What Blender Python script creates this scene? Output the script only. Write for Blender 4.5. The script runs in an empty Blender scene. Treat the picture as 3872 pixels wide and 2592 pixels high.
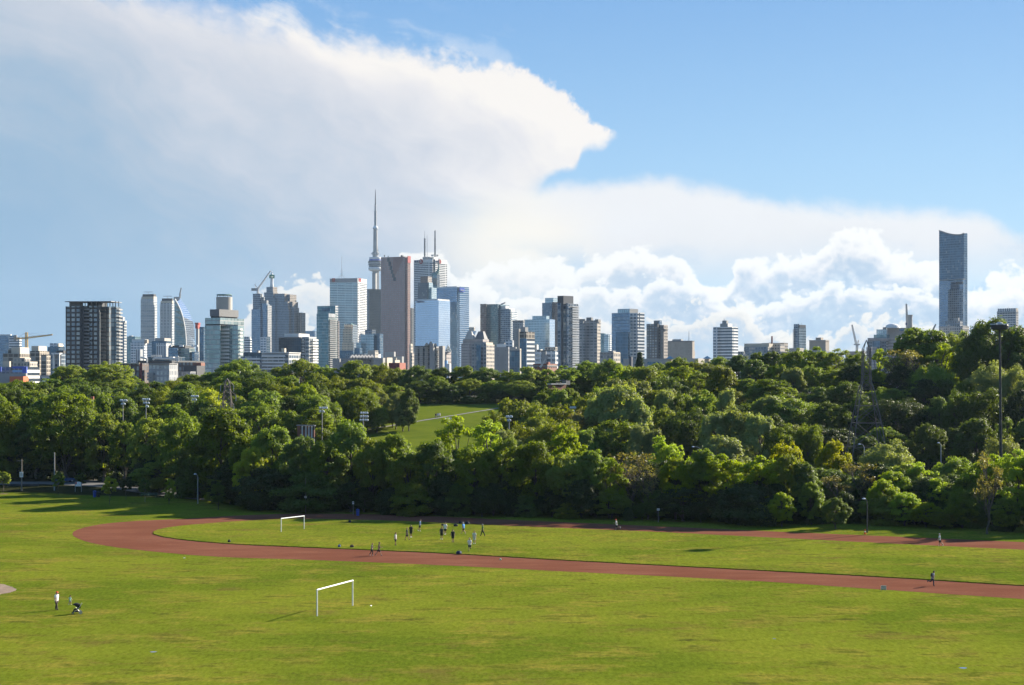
import bpy, bmesh, math, random
import numpy as np
from mathutils import Vector, Matrix

S = bpy.context.scene
COL = S.collection
R = math.radians
PI = math.pi

# ---------------------------------------------------------------- camera
# every position below was measured on the photograph (3872 px wide) and turned
# into metres: Wp(px, py, distance) ; the eye stands 24 m above the playing field
EYE = 24.0
FP = 3694.0 * 3872 / 2342          # focal length in photo pixels
CX, HY = 1936.0, 857.0 * 3872 / 2342   # principal column and horizon row
cam_d = bpy.data.cameras.new('camera')
cam_d.sensor_width = 36.0
cam_d.lens = 36.0 * FP / 3872
cam_d.shift_y = (HY - 1296.0) / 3872
cam_d.clip_start = 0.5
cam_d.clip_end = 30000
cam = bpy.data.objects.new('camera', cam_d)
COL.objects.link(cam)
cam.location = (0, 0, EYE)
cam.rotation_euler = (R(90), 0, 0)
S.camera = cam

def Wp(px, py, d):
    return Vector(((px - CX) / FP * d, d, EYE + (HY - py) / FP * d))
def gd(py, z=0.0):
    """distance at which photo row py meets level ground of height z"""
    return (EYE - z) * FP / (py - HY)
def G(px, py, z=0.0):
    d = gd(py, z)
    return Vector(((px - CX) / FP * d, d, z))
K = 3872 / 2342.0                  # overview pixels -> photo pixels

# ---------------------------------------------------------------- colour / exposure
S.view_settings.view_transform = 'Standard'
S.view_settings.look = 'None'
S.view_settings.gamma = 1.0
EXPO = 1.45
S.view_settings.exposure = EXPO
cy = S.cycles
cy.max_bounces = 6
cy.diffuse_bounces = 3
cy.glossy_bounces = 3
cy.transmission_bounces = 4
cy.volume_bounces = 0
cy.transparent_max_bounces = 4
cy.caustics_reflective = False
cy.caustics_refractive = False
cy.sample_clamp_indirect = 6.0
cy.use_denoising = True

def s2l(c):
    return tuple((v / 12.92 if v <= 0.04045 else ((v + 0.055) / 1.055) ** 2.4) for v in [k / 255.0 for k in c])

# ---------------------------------------------------------------- node expressions
class NT:
    """tiny expression builder over a node tree"""
    def __init__(s, nt): s.nt = nt
    def node(s, t, **kw):
        n = s.nt.nodes.new(t)
        for k, v in kw.items(): setattr(n, k, v)
        return n
    def put(s, sock, v):
        if isinstance(v, X): s.nt.links.new(v.s, sock)
        elif hasattr(v, 'is_output'): s.nt.links.new(v, sock)
        else: sock.default_value = v
    def m(s, op, a, b=None, c=None, clamp=False):
        n = s.node('ShaderNodeMath', operation=op); n.use_clamp = clamp
        s.put(n.inputs[0], a)
        if b is not None: s.put(n.inputs[1], b)
        if c is not None: s.put(n.inputs[2], c)
        return X(s, n.outputs[0])
    def vm(s, op, a, b=None, scale=None):
        n = s.node('ShaderNodeVectorMath', operation=op)
        s.put(n.inputs[0], a)
        if b is not None: s.put(n.inputs[1], b)
        if scale is not None: s.put(n.inputs['Scale'], scale)
        return n.outputs[0]
    def ss(s, v, lo, hi, a=0.0, b=1.0):
        n = s.node('ShaderNodeMapRange', interpolation_type='SMOOTHSTEP')
        s.put(n.inputs[0], v); s.put(n.inputs[1], lo); s.put(n.inputs[2], hi); s.put(n.inputs[3], a); s.put(n.inputs[4], b)
        return X(s, n.outputs[0])
    def lin(s, v, lo, hi, a=0.0, b=1.0):
        n = s.node('ShaderNodeMapRange'); n.clamp = True
        s.put(n.inputs[0], v); s.put(n.inputs[1], lo); s.put(n.inputs[2], hi); s.put(n.inputs[3], a); s.put(n.inputs[4], b)
        return X(s, n.outputs[0])
    def xyz(s, a, b, c):
        n = s.node('ShaderNodeCombineXYZ')
        for i, v in enumerate((a, b, c)): s.put(n.inputs[i], v)
        return n.outputs[0]
    def sep(s, v):
        n = s.node('ShaderNodeSeparateXYZ'); s.put(n.inputs[0], v)
        return [X(s, o) for o in n.outputs]
    def noise(s, vec, scale, detail=5, rough=0.55, dist=0.0, lac=2.0, dim='3D'):
        n = s.node('ShaderNodeTexNoise', noise_dimensions=dim)
        s.put(n.inputs['Vector'], vec); n.inputs['Scale'].default_value = scale
        n.inputs['Detail'].default_value = detail; n.inputs['Roughness'].default_value = rough
        n.inputs['Distortion'].default_value = dist; n.inputs['Lacunarity'].default_value = lac
        return X(s, n.outputs[0])
    def mix(s, f, a, b):
        n = s.node('ShaderNodeMix', data_type='RGBA')
        s.put(n.inputs['Factor'], f)
        ia, ib = [i for i in n.inputs if i.type == 'RGBA'][:2]
        for sk, v in ((ia, a), (ib, b)):
            if isinstance(v, (tuple, list)) and len(v) == 3: v = (*v, 1)
            s.put(sk, v)
        return [o for o in n.outputs if o.type == 'RGBA'][0]
    def ramp(s, f, stops):
        n = s.node('ShaderNodeValToRGB'); s.put(n.inputs[0], f)
        e = n.color_ramp.elements
        e[0].position, e[0].color = stops[0][0], (*stops[0][1], 1)
        e[1].position, e[1].color = stops[-1][0], (*stops[-1][1], 1)
        for p, c in stops[1:-1]:
            q = e.new(p); q.color = (*c, 1)
        return n.outputs[0]
    def curve(s, v, pts, x0, x1, y0, y1):
        """piecewise smooth function through pts, outside held level"""
        n = s.node('ShaderNodeFloatCurve')
        t = s.lin(v, x0, x1)
        s.put(n.inputs['Value'], t)
        c = n.mapping.curves[0]
        P = [((a - x0) / (x1 - x0), (b - y0) / (y1 - y0)) for a, b in pts]
        c.points[0].location = P[0]; c.points[1].location = P[-1]
        for p in P[1:-1]: c.points.new(*p)
        n.mapping.use_clip = False
        for p in c.points: p.handle_type = 'AUTO_CLAMPED'
        n.mapping.update()
        return X(s, n.outputs[0]) * (y1 - y0) + y0

class X:
    def __init__(s, t, sock): s.t = t; s.s = sock
    def __add__(s, o): return s.t.m('ADD', s, o)
    __radd__ = __add__
    def __sub__(s, o): return s.t.m('SUBTRACT', s, o)
    def __rsub__(s, o): return s.t.m('SUBTRACT', o, s)
    def __mul__(s, o): return s.t.m('MULTIPLY', s, o)
    __rmul__ = __mul__
    def __truediv__(s, o): return s.t.m('DIVIDE', s, o)
    def max(s, o): return s.t.m('MAXIMUM', s, o)
    def min(s, o): return s.t.m('MINIMUM', s, o)
    def clamp(s): return s.t.m('ADD', s, 0.0, clamp=True)
    def gt(s, o): return s.t.m('GREATER_THAN', s, o)
    def lt(s, o): return s.t.m('LESS_THAN', s, o)
    def fract(s): return s.t.m('FRACT', s)
    def floor(s): return s.t.m('FLOOR', s)
    def pow(s, o): return s.t.m('POWER', s, o)

# ---------------------------------------------------------------- sun + sky
SUN_EL, SUN_AZ = R(24.5), R(51.0)          # azimuth from +Y towards +X
to_sun = Vector((math.sin(SUN_AZ) * math.cos(SUN_EL), math.cos(SUN_AZ) * math.cos(SUN_EL), math.sin(SUN_EL)))
sun_d = bpy.data.lights.new('sun', 'SUN')
sun_d.energy = 5.0
sun_d.angle = R(0.55)
sun_d.color = (1.0, 0.90, 0.74)
sun = bpy.data.objects.new('sun', sun_d); COL.objects.link(sun)
sun.rotation_euler = (-to_sun).to_track_quat('-Z', 'Y').to_euler()
sun.location = (60, 60, 200)

SKY_STR = 0.05
world = bpy.data.worlds.new('World'); S.world = world
world.use_nodes = True
wt = world.node_tree; wt.nodes.clear()
N = NT(wt)
sky = N.node('ShaderNodeTexSky', sky_type='NISHITA')
sky.sun_disc = False
sky.sun_elevation = SUN_EL
sky.sun_rotation = SUN_AZ
sky.altitude = 100; sky.air_density = 1.0; sky.dust_density = 0.25; sky.ozone_density = 2.2
def build_sky():
    tc = N.node('ShaderNodeTexCoord')
    x, y, z = N.sep(tc.outputs['Generated'])
    az = N.m('ARCTAN2', x, y)
    hor = N.m('SQRT', x * x + y * y) + 1e-4
    # bearing A and elevation e, 3.694 units per radian
    A = az * 3.694 + 1.171
    e = (z / hor) * 3.694
    e = e.max(-1.0).min(6.0)
    p = N.xyz(A, e, 0.0)
    T = lambda c, k=1.0: tuple(v * k / (2 ** EXPO * SKY_STR) for v in s2l(c))
    ns = lambda off, sc, scale, det, ro: N.noise(N.vm('ADD', N.vm('MULTIPLY', p, (*sc, 1.0)), (*off, 0)), scale, det, ro, dim='2D')
    w1 = ns((0, 0), (1, 1.2), 3.0, 3, 0.55) - 0.5
    w2 = ns((7.3, 2.1), (1, 1.1), 10.0, 4, 0.62) - 0.5
    # long fibres combed along the anvil (falling to the right)
    rot = N.xyz(A * 0.9 + e * 0.45 + w1 * 0.25, e * 0.9 - A * -0.40 + w1 * 0.2, 0.0)
    fib = N.noise(N.vm('MULTIPLY', rot, (1.3, 3.2, 1.0)), 3.4, 5, 0.60, dim='2D') - 0.5
    # --- clear blue
    blue = N.ramp(e.max(0.0) / 1.2, [(0.0, T((166, 203, 230))), (0.18, T((160, 203, 236))), (0.40, T((146, 194, 236))), (0.72, T((116, 170, 226))), (1.0, T((104, 158, 220)))])
    base = N.mix(0.80, sky.outputs[0], blue)
    # --- the anvil
    top = N.curve(A, [(-1.2, 1.15), (-0.3, 0.97), (0.1, 0.895), (0.3, 0.862), (0.5, 0.828), (0.62, 0.812), (0.7, 0.79), (0.74, 0.758), (0.9, 0.748), (1.0, 0.735), (1.15, 0.706), (1.24, 0.672), (1.30, 0.640), (1.345, 0.600), (1.385, 0.575), (1.415, 0.54), (1.45, 0.1), (1.6, -0.4)], -1.2, 1.6, -0.4, 1.15)
    low = N.curve(A, [(1.0, 0.40), (1.19, 0.40), (1.205, 0.412), (1.23, 0.437), (1.28, 0.470), (1.315, 0.478), (1.335, 0.512), (1.375, 0.520), (1.40, 0.54), (1.5, 0.6)], 1.0, 1.5, 0.3, 0.6)
    soft = N.ss(A, 0.5, 1.25, 0.055, 0.016)
    edge = w1 * 0.07 + w2 * 0.055 + (ns((4.4, 9.2), (1, 1), 26.0, 4, 0.65) - 0.5) * N.ss(A, 0.8, 1.25, 0.03, 0.075) + fib * N.ss(A, 0.6, 1.2, 0.07, 0.02)
    dtop = top - e + edge
    under = N.ss(e - low + w2 * 0.045 + w1 * 0.03, N.ss(A, 1.26, 1.17, -0.010, -0.16), N.ss(A, 1.26, 1.17, 0.018, 0.06))
    keep = N.ss(A + w1 * 0.35 + w2 * 0.1, 1.24, 0.98)
    anv = N.ss(dtop, soft * -0.8, soft) * under.max(keep)
    wisp = N.ss(fib + w2 * 0.5, -0.02, 0.22) * N.ss(dtop, -0.12, 0.02) * N.ss(A, 0.0, 0.5) * N.ss(A, 1.34, 1.1)
    # --- the lower veil to the right
    vt = N.curve(A, [(1.05, 0.45), (1.2, 0.418), (1.3, 0.435), (1.4, 0.44), (1.5, 0.447), (1.7, 0.42), (1.85, 0.39), (2.0, 0.372), (2.2, 0.364), (2.25, 0.345), (2.30, 0.315), (2.342, 0.300), (2.8, 0.27), (3.2, 0.25)], 1.05, 3.2, 0.2, 0.5)
    dv = vt - e + w1 * 0.06 + w2 * 0.045 + fib * 0.03
    veil = N.ss(dv, -0.014, 0.034) * N.ss(A + w1 * 0.2, 1.08, 1.26)
    veil = veil * N.ss(e + w1 * 0.05, 0.15, 0.31, 0.22, 0.93)
    # --- tone of the high cloud
    tone = e * 0.94 + A * 0.50 - 0.25 + w1 * 0.36 + w2 * 0.12 + fib * 0.34
    tone = tone + N.ss(A, 0.85, 1.25) * N.ss(e, 0.62, 0.40) * 0.10
    rim = N.ss(dtop, 0.16, 0.02)
    tone = (tone + rim * N.ss(A, -0.2, 0.5) * 0.16).clamp()
    hi = N.ramp(tone, [(0.0, T((143, 178, 208))), (0.22, T((155, 184, 210))), (0.45, T((180, 196, 214))), (0.66, T((206, 212, 223))), (0.86, T((232, 231, 234))), (1.0, T((250, 245, 240)))])
    c = N.mix((wisp * 0.5).clamp(), base, T((222, 232, 244)))
    c = N.mix(anv, c, hi)
    vcol = N.ramp(N.ss(e + w1 * 0.14 + w2 * 0.04, 0.08, 0.38), [(0.0, T((190, 210, 230))), (0.5, T((224, 227, 232))), (0.85, T((238, 236, 236))), (1.0, T((243, 241, 241)))])
    c = N.mix(veil, c, vcol)
    # --- thick pale cloud behind the towers
    gl = N.ss(N.m('SQRT', (A - 1.17) * (A - 1.17) * 1.5 + (e - 0.31) * (e - 0.31) * 4.0) + w1 * 0.20 + w2 * 0.10, 0.36, 0.02)
    c = N.mix(gl * 0.88, c, T((254, 247, 234)))
    # --- blue gaps low over the roofs
    gapn = ns((11.0, 5.0), (1.0, 1.7), 4.6, 5, 0.58)
    gap = N.ss(gapn + N.ss(e, 0.02, 0.26, 0.16, -0.06), 0.46, 0.60) * N.ss(e, 0.33, 0.20) * N.ss(A, 0.98, 1.2)
    c = N.mix(gap * 0.85, c, N.ramp(e / 0.3, [(0.0, T((158, 200, 232))), (1.0, T((176, 204, 230)))]))
    # --- heaped cumulus: ranks of knobbly heads, each bright along its crest and blue-grey below
    def lumps(off, sc):
        v = N.vm('ADD', N.vm('MULTIPLY', p, (sc, sc * 1.15, 1.0)), off)
        a_ = N.noise(v, 5.0, 6, 0.58, dim='2D')
        vo = N.node('ShaderNodeTexVoronoi', feature='F1', voronoi_dimensions='2D')
        vo.inputs['Scale'].default_value = 20.0; vo.inputs['Detail'].default_value = 2.0; vo.inputs['Roughness'].default_value = 0.62
        N.put(vo.inputs['Vector'], N.vm('ADD', v, N.xyz(w2 * 0.05, w1 * 0.04, 0.0)))
        return (a_ - 0.5) * 0.30 - (X(N, vo.outputs['Distance']) - 0.30) * 0.085
    def rank(c, pts, off, sc, amp, fade, shade, rim, alpha, warm):
        H = N.curve(A, pts, pts[0][0], pts[-1][0], 0.0, 0.4)
        l0 = lumps(off, sc); l1 = lumps((off[0] + 0.010 * sc, off[1] + 0.016 * sc, 0.0), sc)
        s = H - e + l0 * amp
        al = N.ss(s, -0.003, 0.014) * N.ss(s + l0 * 0.25, fade, fade * 0.35) * alpha * N.ss(A, pts[0][0], pts[0][0] + 0.04) * N.ss(H, 0.03, 0.07)
        li = N.ss(N.ss(s, rim, 0.0) * 0.62 + (l0 - l1) * 3.9 + 0.32 + w1 * 0.25 + N.ss(A, 1.6, 1.15) * 0.12, 0.02, 0.92)
        if warm: col = N.ramp(li, [(0.0, T((172, 198, 221))), (0.35, T((196, 208, 221))), (0.7, T((234, 229, 222))), (1.0, T((253, 246, 234)))])
        else: col = N.ramp(li, [(0.0, T(shade)), (0.3, T((186, 204, 223))), (0.6, T((226, 229, 235))), (0.85, T((250, 248, 246))), (1.0, T((255, 254, 251)))])
        col = N.mix(N.ss(A, 1.62, 1.15) * 0.45, col, T((252, 247, 238)))
        return N.mix(al, c, col)
    c = rank(c, [(1.02, 0.0), (1.08, 0.27), (1.2, 0.295), (1.32, 0.28), (1.42, 0.315), (1.50, 0.318), (1.58, 0.29), (1.64, 0.255), (1.70, 0.298), (1.78, 0.282), (1.86, 0.285), (1.92, 0.33), (1.98, 0.322), (2.06, 0.30), (2.13, 0.292), (2.2, 0.225), (2.28, 0.255), (2.36, 0.25), (2.8, 0.25), (3.4, 0.2)], (5.35, 0.62, 0.0), 0.72, 0.52, 0.21, (166, 191, 217), 0.085, 0.95, False)
    c = rank(c, [(0.86, 0.0), (0.92, 0.27), (0.99, 0.29), (1.06, 0.24), (1.2, 0.225), (1.32, 0.235), (1.44, 0.215), (1.55, 0.24), (1.64, 0.225), (1.72, 0.20), (1.82, 0.215), (1.95, 0.225), (2.05, 0.235), (2.14, 0.19), (2.26, 0.205), (2.36, 0.21), (2.8, 0.2), (3.4, 0.16)], (1.25, 3.62, 0.0), 0.85, 0.50, 0.17, (168, 193, 218), 0.060, 0.90, False)
    c = rank(c, [(0.53, 0.0), (0.58, 0.205), (0.64, 0.235), (0.70, 0.24), (0.75, 0.225), (0.80, 0.14), (0.9, 0.10), (1.05, 0.15), (1.2, 0.16), (1.35, 0.145), (1.5, 0.15), (1.6, 0.175), (1.68, 0.178), (1.76, 0.15), (1.86, 0.135), (1.97, 0.15), (2.08, 0.14), (2.2, 0.13), (2.36, 0.14), (2.8, 0.13), (3.4, 0.1)], (8.1, 6.2, 0.0), 1.0, 0.50, 0.13, (170, 196, 220), 0.055, 0.82, True)
    c = rank(c, [(0.64, 0.0), (0.69, 0.135), (0.76, 0.11), (0.85, 0.04), (1.1, 0.08), (1.28, 0.09), (1.40, 0.115), (1.5, 0.125), (1.58, 0.05), (1.7, 0.095), (1.8, 0.10), (1.9, 0.07), (2.0, 0.085), (2.36, 0.06), (3.4, 0.05)], (12.1, 1.2, 0.0), 1.5, 0.50, 0.075, (174, 200, 224), 0.045, 0.70, True)
    c = N.mix(N.ss(e, -0.03, -0.10), c, T((105, 120, 100)))
    bg = N.node('ShaderNodeBackground'); bg.inputs[1].default_value = SKY_STR
    wt.links.new(c, bg.inputs[0])
    out = N.node('ShaderNodeOutputWorld')
    wt.links.new(bg.outputs[0], out.inputs[0])
build_sky()
world.cycles.sampling_method = 'MANUAL'
world.cycles.sample_map_resolution = 512
# ---------------------------------------------------------------- mesh helpers
class MB:
    """collects boxes, bars, tubes, prisms; build() links them as ONE mesh object"""
    def __init__(s): s.v = []; s.f = []; s.mi = []; s.uv = []
    def face(s, idx, m=0, uv=None):
        s.f.append(idx); s.mi.append(m); s.uv.append(uv)
    def prism(s, pts, z0, z1, m=0, top=True, mt=None, bottom=False, u0=0.0):
        """vertical prism over a footprint (counter-clockwise list of xy); walls carry metre UVs"""
        b = len(s.v); n = len(pts)
        zz0 = z0 if hasattr(z0, '__len__') else [z0] * n
        zz1 = z1 if hasattr(z1, '__len__') else [z1] * n
        for i, p in enumerate(pts): s.v.append((p[0], p[1], zz0[i]))
        for i, p in enumerate(pts): s.v.append((p[0], p[1], zz1[i]))
        u = u0
        for i in range(n):
            j = (i + 1) % n
            L = math.hypot(pts[j][0] - pts[i][0], pts[j][1] - pts[i][1])
            s.face((b + i, b + j, b + n + j, b + n + i), m, [(u, zz0[i]), (u + L, zz0[j]), (u + L, zz1[j]), (u, zz1[i])])
            u += L
        mt = m if mt is None else mt
        if top: s.face(tuple(b + n + i for i in range(n)), mt, [(p[0], p[1]) for p in pts])
        if bottom: s.face(tuple(b + i for i in reversed(range(n))), mt, [(p[0], p[1]) for p in reversed(pts)])
    def box(s, c, size, rz=0.0, m=0, rot=None):
        b = len(s.v); M = rot if rot is not None else Matrix.Rotation(rz, 3, 'Z')
        h = [q / 2 for q in size]
        for dz in (-1, 1):
            for dx, dy in ((-1, -1), (1, -1), (1, 1), (-1, 1)):
                p = M @ Vector((dx * h[0], dy * h[1], dz * h[2])); s.v.append((c[0] + p.x, c[1] + p.y, c[2] + p.z))
        for q in ((0, 1, 5, 4), (1, 2, 6, 5), (2, 3, 7, 6), (3, 0, 4, 7), (4, 5, 6, 7), (3, 2, 1, 0)):
            s.face(tuple(b + i for i in q), m)
    def tube(s, a, c, r0, r1=None, n=6, m=0, caps=True):
        r1 = r0 if r1 is None else r1
        a = Vector(a); c = Vector(c); d = (c - a)
        if d.length < 1e-9: return
        d.normalize()
        x = d.orthogonal().normalized(); y = d.cross(x)
        b = len(s.v)
        for P, r in ((a, r0), (c, r1)):
            for k in range(n):
                t = 2 * PI * k / n; q = P + x * (math.cos(t) * r) + y * (math.sin(t) * r); s.v.append(tuple(q))
        for k in range(n):
            j = (k + 1) % n; s.face((b + k, b + j, b + n + j, b + n + k), m)
        if caps:
            s.face(tuple(b + k for k in reversed(range(n))), m); s.face(tuple(b + n + k for k in range(n)), m)
    def lathe(s, prof, n=24, c=(0, 0, 0), m=0):
        b = len(s.v)
        for r, z in prof:
            for k in range(n):
                t = 2 * PI * k / n; s.v.append((c[0] + r * math.cos(t), c[1] + r * math.sin(t), c[2] + z))
        for i in range(len(prof) - 1):
            for k in range(n):
                j = (k + 1) % n
                s.face((b + i * n + k, b + i * n + j, b + (i + 1) * n + j, b + (i + 1) * n + k), m,
                       [(k * prof[i][0] * 2 * PI / n, prof[i][1]), ((k + 1) * prof[i][0] * 2 * PI / n, prof[i][1]), ((k + 1) * prof[i][0] * 2 * PI / n, prof[i + 1][1]), (k * prof[i][0] * 2 * PI / n, prof[i + 1][1])])
        s.face(tuple(b + k for k in reversed(range(n))), m); s.face(tuple(b + (len(prof) - 1) * n + k for k in range(n)), m)
    def mesh(s, name, mats, smooth=False):
        me = bpy.data.meshes.new(name)
        me.from_pydata([tuple(v) for v in s.v], [], s.f)
        for m in (mats if isinstance(mats, (list, tuple)) else [mats]): me.materials.append(m)
        me.polygons.foreach_set('material_index', s.mi)
        if any(u is not None for u in s.uv):
            lay = me.uv_layers.new(name='UVMap'); k = 0
            for f, u in zip(s.f, s.uv):
                for i in range(len(f)):
                    if u is not None: lay.data[k].uv = u[i]
                    k += 1
        if smooth: me.polygons.foreach_set('use_smooth', [True] * len(s.f))
        me.update(); return me
    def build(s, name, mats, parent=None, loc=None, smooth=False):
        """origin at loc: vertices are given in world metres"""
        me = s.mesh(name, mats, smooth)
        o = bpy.data.objects.new(name, me); COL.objects.link(o)
        if loc is not None:
            me.transform(Matrix.Translation(-Vector(loc)))
        if parent is not None:
            o.parent = parent
            if loc is not None: o.location = Vector(loc) - parent.location
            else: me.transform(Matrix.Translation(-parent.location))
        elif loc is not None: o.location = loc
        return o

def tag(o, label=None, cat=None, group=None, kind=None):
    if label: o['label'] = label
    if cat: o['category'] = cat
    if group: o['group'] = group
    if kind: o['kind'] = kind
    return o
def empty(name, loc, label=None, cat=None, group=None, rz=0.0):
    o = bpy.data.objects.new(name, None); COL.objects.link(o)
    o.location = loc; o.rotation_euler = (0, 0, rz); o.empty_display_size = 0.2
    return tag(o, label, cat, group)

# ---------------------------------------------------------------- materials
def mat(name):
    m = bpy.data.materials.new(name); m.use_nodes = True
    nt = m.node_tree; nt.nodes.clear(); t = NT(nt)
    out = t.node('ShaderNodeOutputMaterial')
    return m, t, out
def plain(name, col, rough=0.7, metal=0.0, var=0.12, scale=3.0, spec=0.4):
    """painted / bare surface with a faint uneven wear so it is never one flat tone"""
    m, t, out = mat(name)
    b = t.node('ShaderNodeBsdfPrincipled')
    co = t.node('ShaderNodeTexCoord').outputs['Object']
    n = t.noise(co, scale, 3, 0.6)
    k = t.lin(n, 0.3, 0.7, 1 - var, 1 + var)
    t.put(b.inputs['Base Color'], t.vm('SCALE', (*col, ), scale=k) if False else t.mix(t.lin(n, 0.3, 0.7), tuple(c * (1 - var) for c in col), tuple(min(1, c * (1 + var)) for c in col)))
    b.inputs['Roughness'].default_value = rough; b.inputs['Metallic'].default_value = metal
    b.inputs['Specular IOR Level'].default_value = spec
    t.put(out.inputs[0], b.outputs[0])
    return m
M = {}
M['white'] = plain('white_paint', (0.78, 0.78, 0.76), 0.45)
M['steel'] = plain('galvanised_steel', (0.42, 0.43, 0.44), 0.4, 0.5)
M['rust'] = plain('weathered_steel', (0.16, 0.135, 0.12), 0.6, 0.2)
M['dark'] = plain('dark_metal', (0.035, 0.036, 0.04), 0.5)
M['concrete'] = plain('pale_concrete', (0.42, 0.40, 0.37), 0.85)
M['wood'] = plain('weathered_wood', (0.22, 0.19, 0.16), 0.85)
M['greywood'] = plain('grey_pole', (0.32, 0.31, 0.29), 0.85)
M['lamp'] = plain('lamp_glass', (0.62, 0.65, 0.67), 0.2)
M['blue'] = plain('blue_plastic', (0.02, 0.06, 0.30), 0.45)
M['black'] = plain('black_plastic', (0.018, 0.018, 0.02), 0.5)
M['green'] = plain('green_paint', (0.02, 0.10, 0.07), 0.5)
M['orange'] = plain('orange_plastic', (0.75, 0.12, 0.02), 0.5)
M['red'] = plain('red_paint', (0.55, 0.03, 0.025), 0.5)
M['tar'] = plain('asphalt', (0.10, 0.098, 0.095), 0.9, 0, 0.2, 0.8)
M['gravel_path'] = plain('pale_path', (0.17, 0.165, 0.15), 0.95, 0, 0.2, 0.6)
M['sand'] = plain('dry_dirt', (0.21, 0.145, 0.10), 0.95, 0, 0.25, 0.7)

def grass_mat():
    m, t, out = mat('mown_grass')
    co = t.node('ShaderNodeTexCoord').outputs['Object']
    x, y, z = t.sep(co)
    nz = lambda off, sc, s, d, r: t.noise(t.vm('MULTIPLY', t.vm('ADD', co, off), sc), s, d, r)
    big = nz((0, 0, 0), (0.7, 1.0, 1), 0.04, 4, 0.6)
    mid = nz((31, 7, 0), (0.75, 1.0, 1), 0.16, 5, 0.64)
    st = nz((3, 90, 0), (0.42, 1.0, 1), 0.55, 5, 0.68)
    fine = nz((13, 5, 0), (1.0, 1.0, 1), 3.0, 5, 0.8)
    green = t.mix(t.ss(big, 0.38, 0.62), (0.088, 0.118, 0.011), (0.138, 0.158, 0.016))
    yellow = t.mix(t.ss(mid + (st - 0.5) * 0.6, 0.48, 0.68), green, (0.205, 0.172, 0.030))
    dark = t.mix(t.ss(st + (mid - 0.5) * 0.5, 0.52, 0.66) * 0.8, yellow, (0.062, 0.085, 0.010))
    brown = t.mix(t.ss(nz((70, 40, 0), (0.8, 1.0, 1), 0.11, 6, 0.68) + (fine - 0.5) * 0.3, 0.56, 0.68) * 0.6, dark, (0.120, 0.088, 0.026))
    worn = t.mix(t.ss(nz((170, 140, 0), (0.6, 1.2, 1), 0.20, 6, 0.70) + (fine - 0.5) * 0.35, 0.615, 0.70) * 0.75, brown, (0.046, 0.042, 0.014))
    tuft = nz((41, 15, 0), (1.0, 0.34, 1), 2.3, 4, 0.78)
    f2 = t.mix(t.lin(fine * 0.45 + tuft * 0.55, 0.30, 0.70), (0.46, 0.48, 0.42), (1.52, 1.50, 1.46))
    mul = t.node('ShaderNodeMix', data_type='RGBA', blend_type='MULTIPLY'); mul.inputs['Factor'].default_value = 1.0
    ia, ib = [i for i in mul.inputs if i.type == 'RGBA'][:2]
    t.put(ia, worn); t.put(ib, f2)
    grass = [o for o in mul.outputs if o.type == 'RGBA'][0]
    # woodland floor where the trees stand, earth and roofs' dust beyond
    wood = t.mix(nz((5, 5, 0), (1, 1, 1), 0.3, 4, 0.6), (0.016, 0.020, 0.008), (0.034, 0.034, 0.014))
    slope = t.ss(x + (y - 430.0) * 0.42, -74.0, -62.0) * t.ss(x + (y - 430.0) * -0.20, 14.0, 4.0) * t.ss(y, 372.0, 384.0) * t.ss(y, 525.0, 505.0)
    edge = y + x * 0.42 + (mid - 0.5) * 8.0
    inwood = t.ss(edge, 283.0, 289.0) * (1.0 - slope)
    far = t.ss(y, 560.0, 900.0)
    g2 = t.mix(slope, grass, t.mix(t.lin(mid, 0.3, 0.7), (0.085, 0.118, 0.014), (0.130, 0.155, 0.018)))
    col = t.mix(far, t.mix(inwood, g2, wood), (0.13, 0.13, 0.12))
    b = t.node('ShaderNodeBsdfPrincipled')
    t.put(b.inputs['Base Color'], col)
    b.inputs['Roughness'].default_value = 0.95; b.inputs['Specular IOR Level'].default_value = 0.0
    bp = t.node('ShaderNodeBump'); bp.inputs['Strength'].default_value = 0.55; bp.inputs['Distance'].default_value = 0.10
    t.put(bp.inputs['Height'], (fine * 0.7 + st * 1.2 + mid * 1.5))
    t.put(b.inputs['Normal'], bp.outputs[0])
    t.put(out.inputs[0], b.outputs[0])
    return m
M['grass'] = grass_mat()

def track_mat():
    m, t, out = mat('red_cinder')
    co = t.node('ShaderNodeTexCoord').outputs['Object']
    n1 = t.noise(t.vm('MULTIPLY', co, (0.4, 1.0, 1)), 0.16, 5, 0.65)
    n2 = t.noise(co, 2.5, 4, 0.75)
    n3 = t.noise(t.vm('MULTIPLY', t.vm('ADD', co, (50, 9, 0)), (0.25, 1.4, 1)), 0.30, 5, 0.7)
    c = t.mix(t.ss(n1, 0.35, 0.65), (0.148, 0.059, 0.037), (0.188, 0.081, 0.052))
    c = t.mix(t.ss(n3, 0.57, 0.70) * 0.6, c, (0.24, 0.115, 0.075))
    c = t.mix(t.ss(n3, 0.42, 0.28) * 0.6, c, (0.092, 0.033, 0.021))
    c = t.mix(t.lin(n2, 0.3, 0.7) * 0.45, c, (0.118, 0.041, 0.024))
    b = t.node('ShaderNodeBsdfPrincipled'); t.put(b.inputs['Base Color'], c)
    b.inputs['Roughness'].default_value = 0.95; b.inputs['Specular IOR Level'].default_value = 0.0
    bp = t.node('ShaderNodeBump'); bp.inputs['Strength'].default_value = 0.4; bp.inputs['Distance'].default_value = 0.04
    t.put(bp.inputs['Height'], n2); t.put(b.inputs['Normal'], bp.outputs[0])
    t.put(out.inputs[0], b.outputs[0])
    return m
M['track'] = track_mat()

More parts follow.
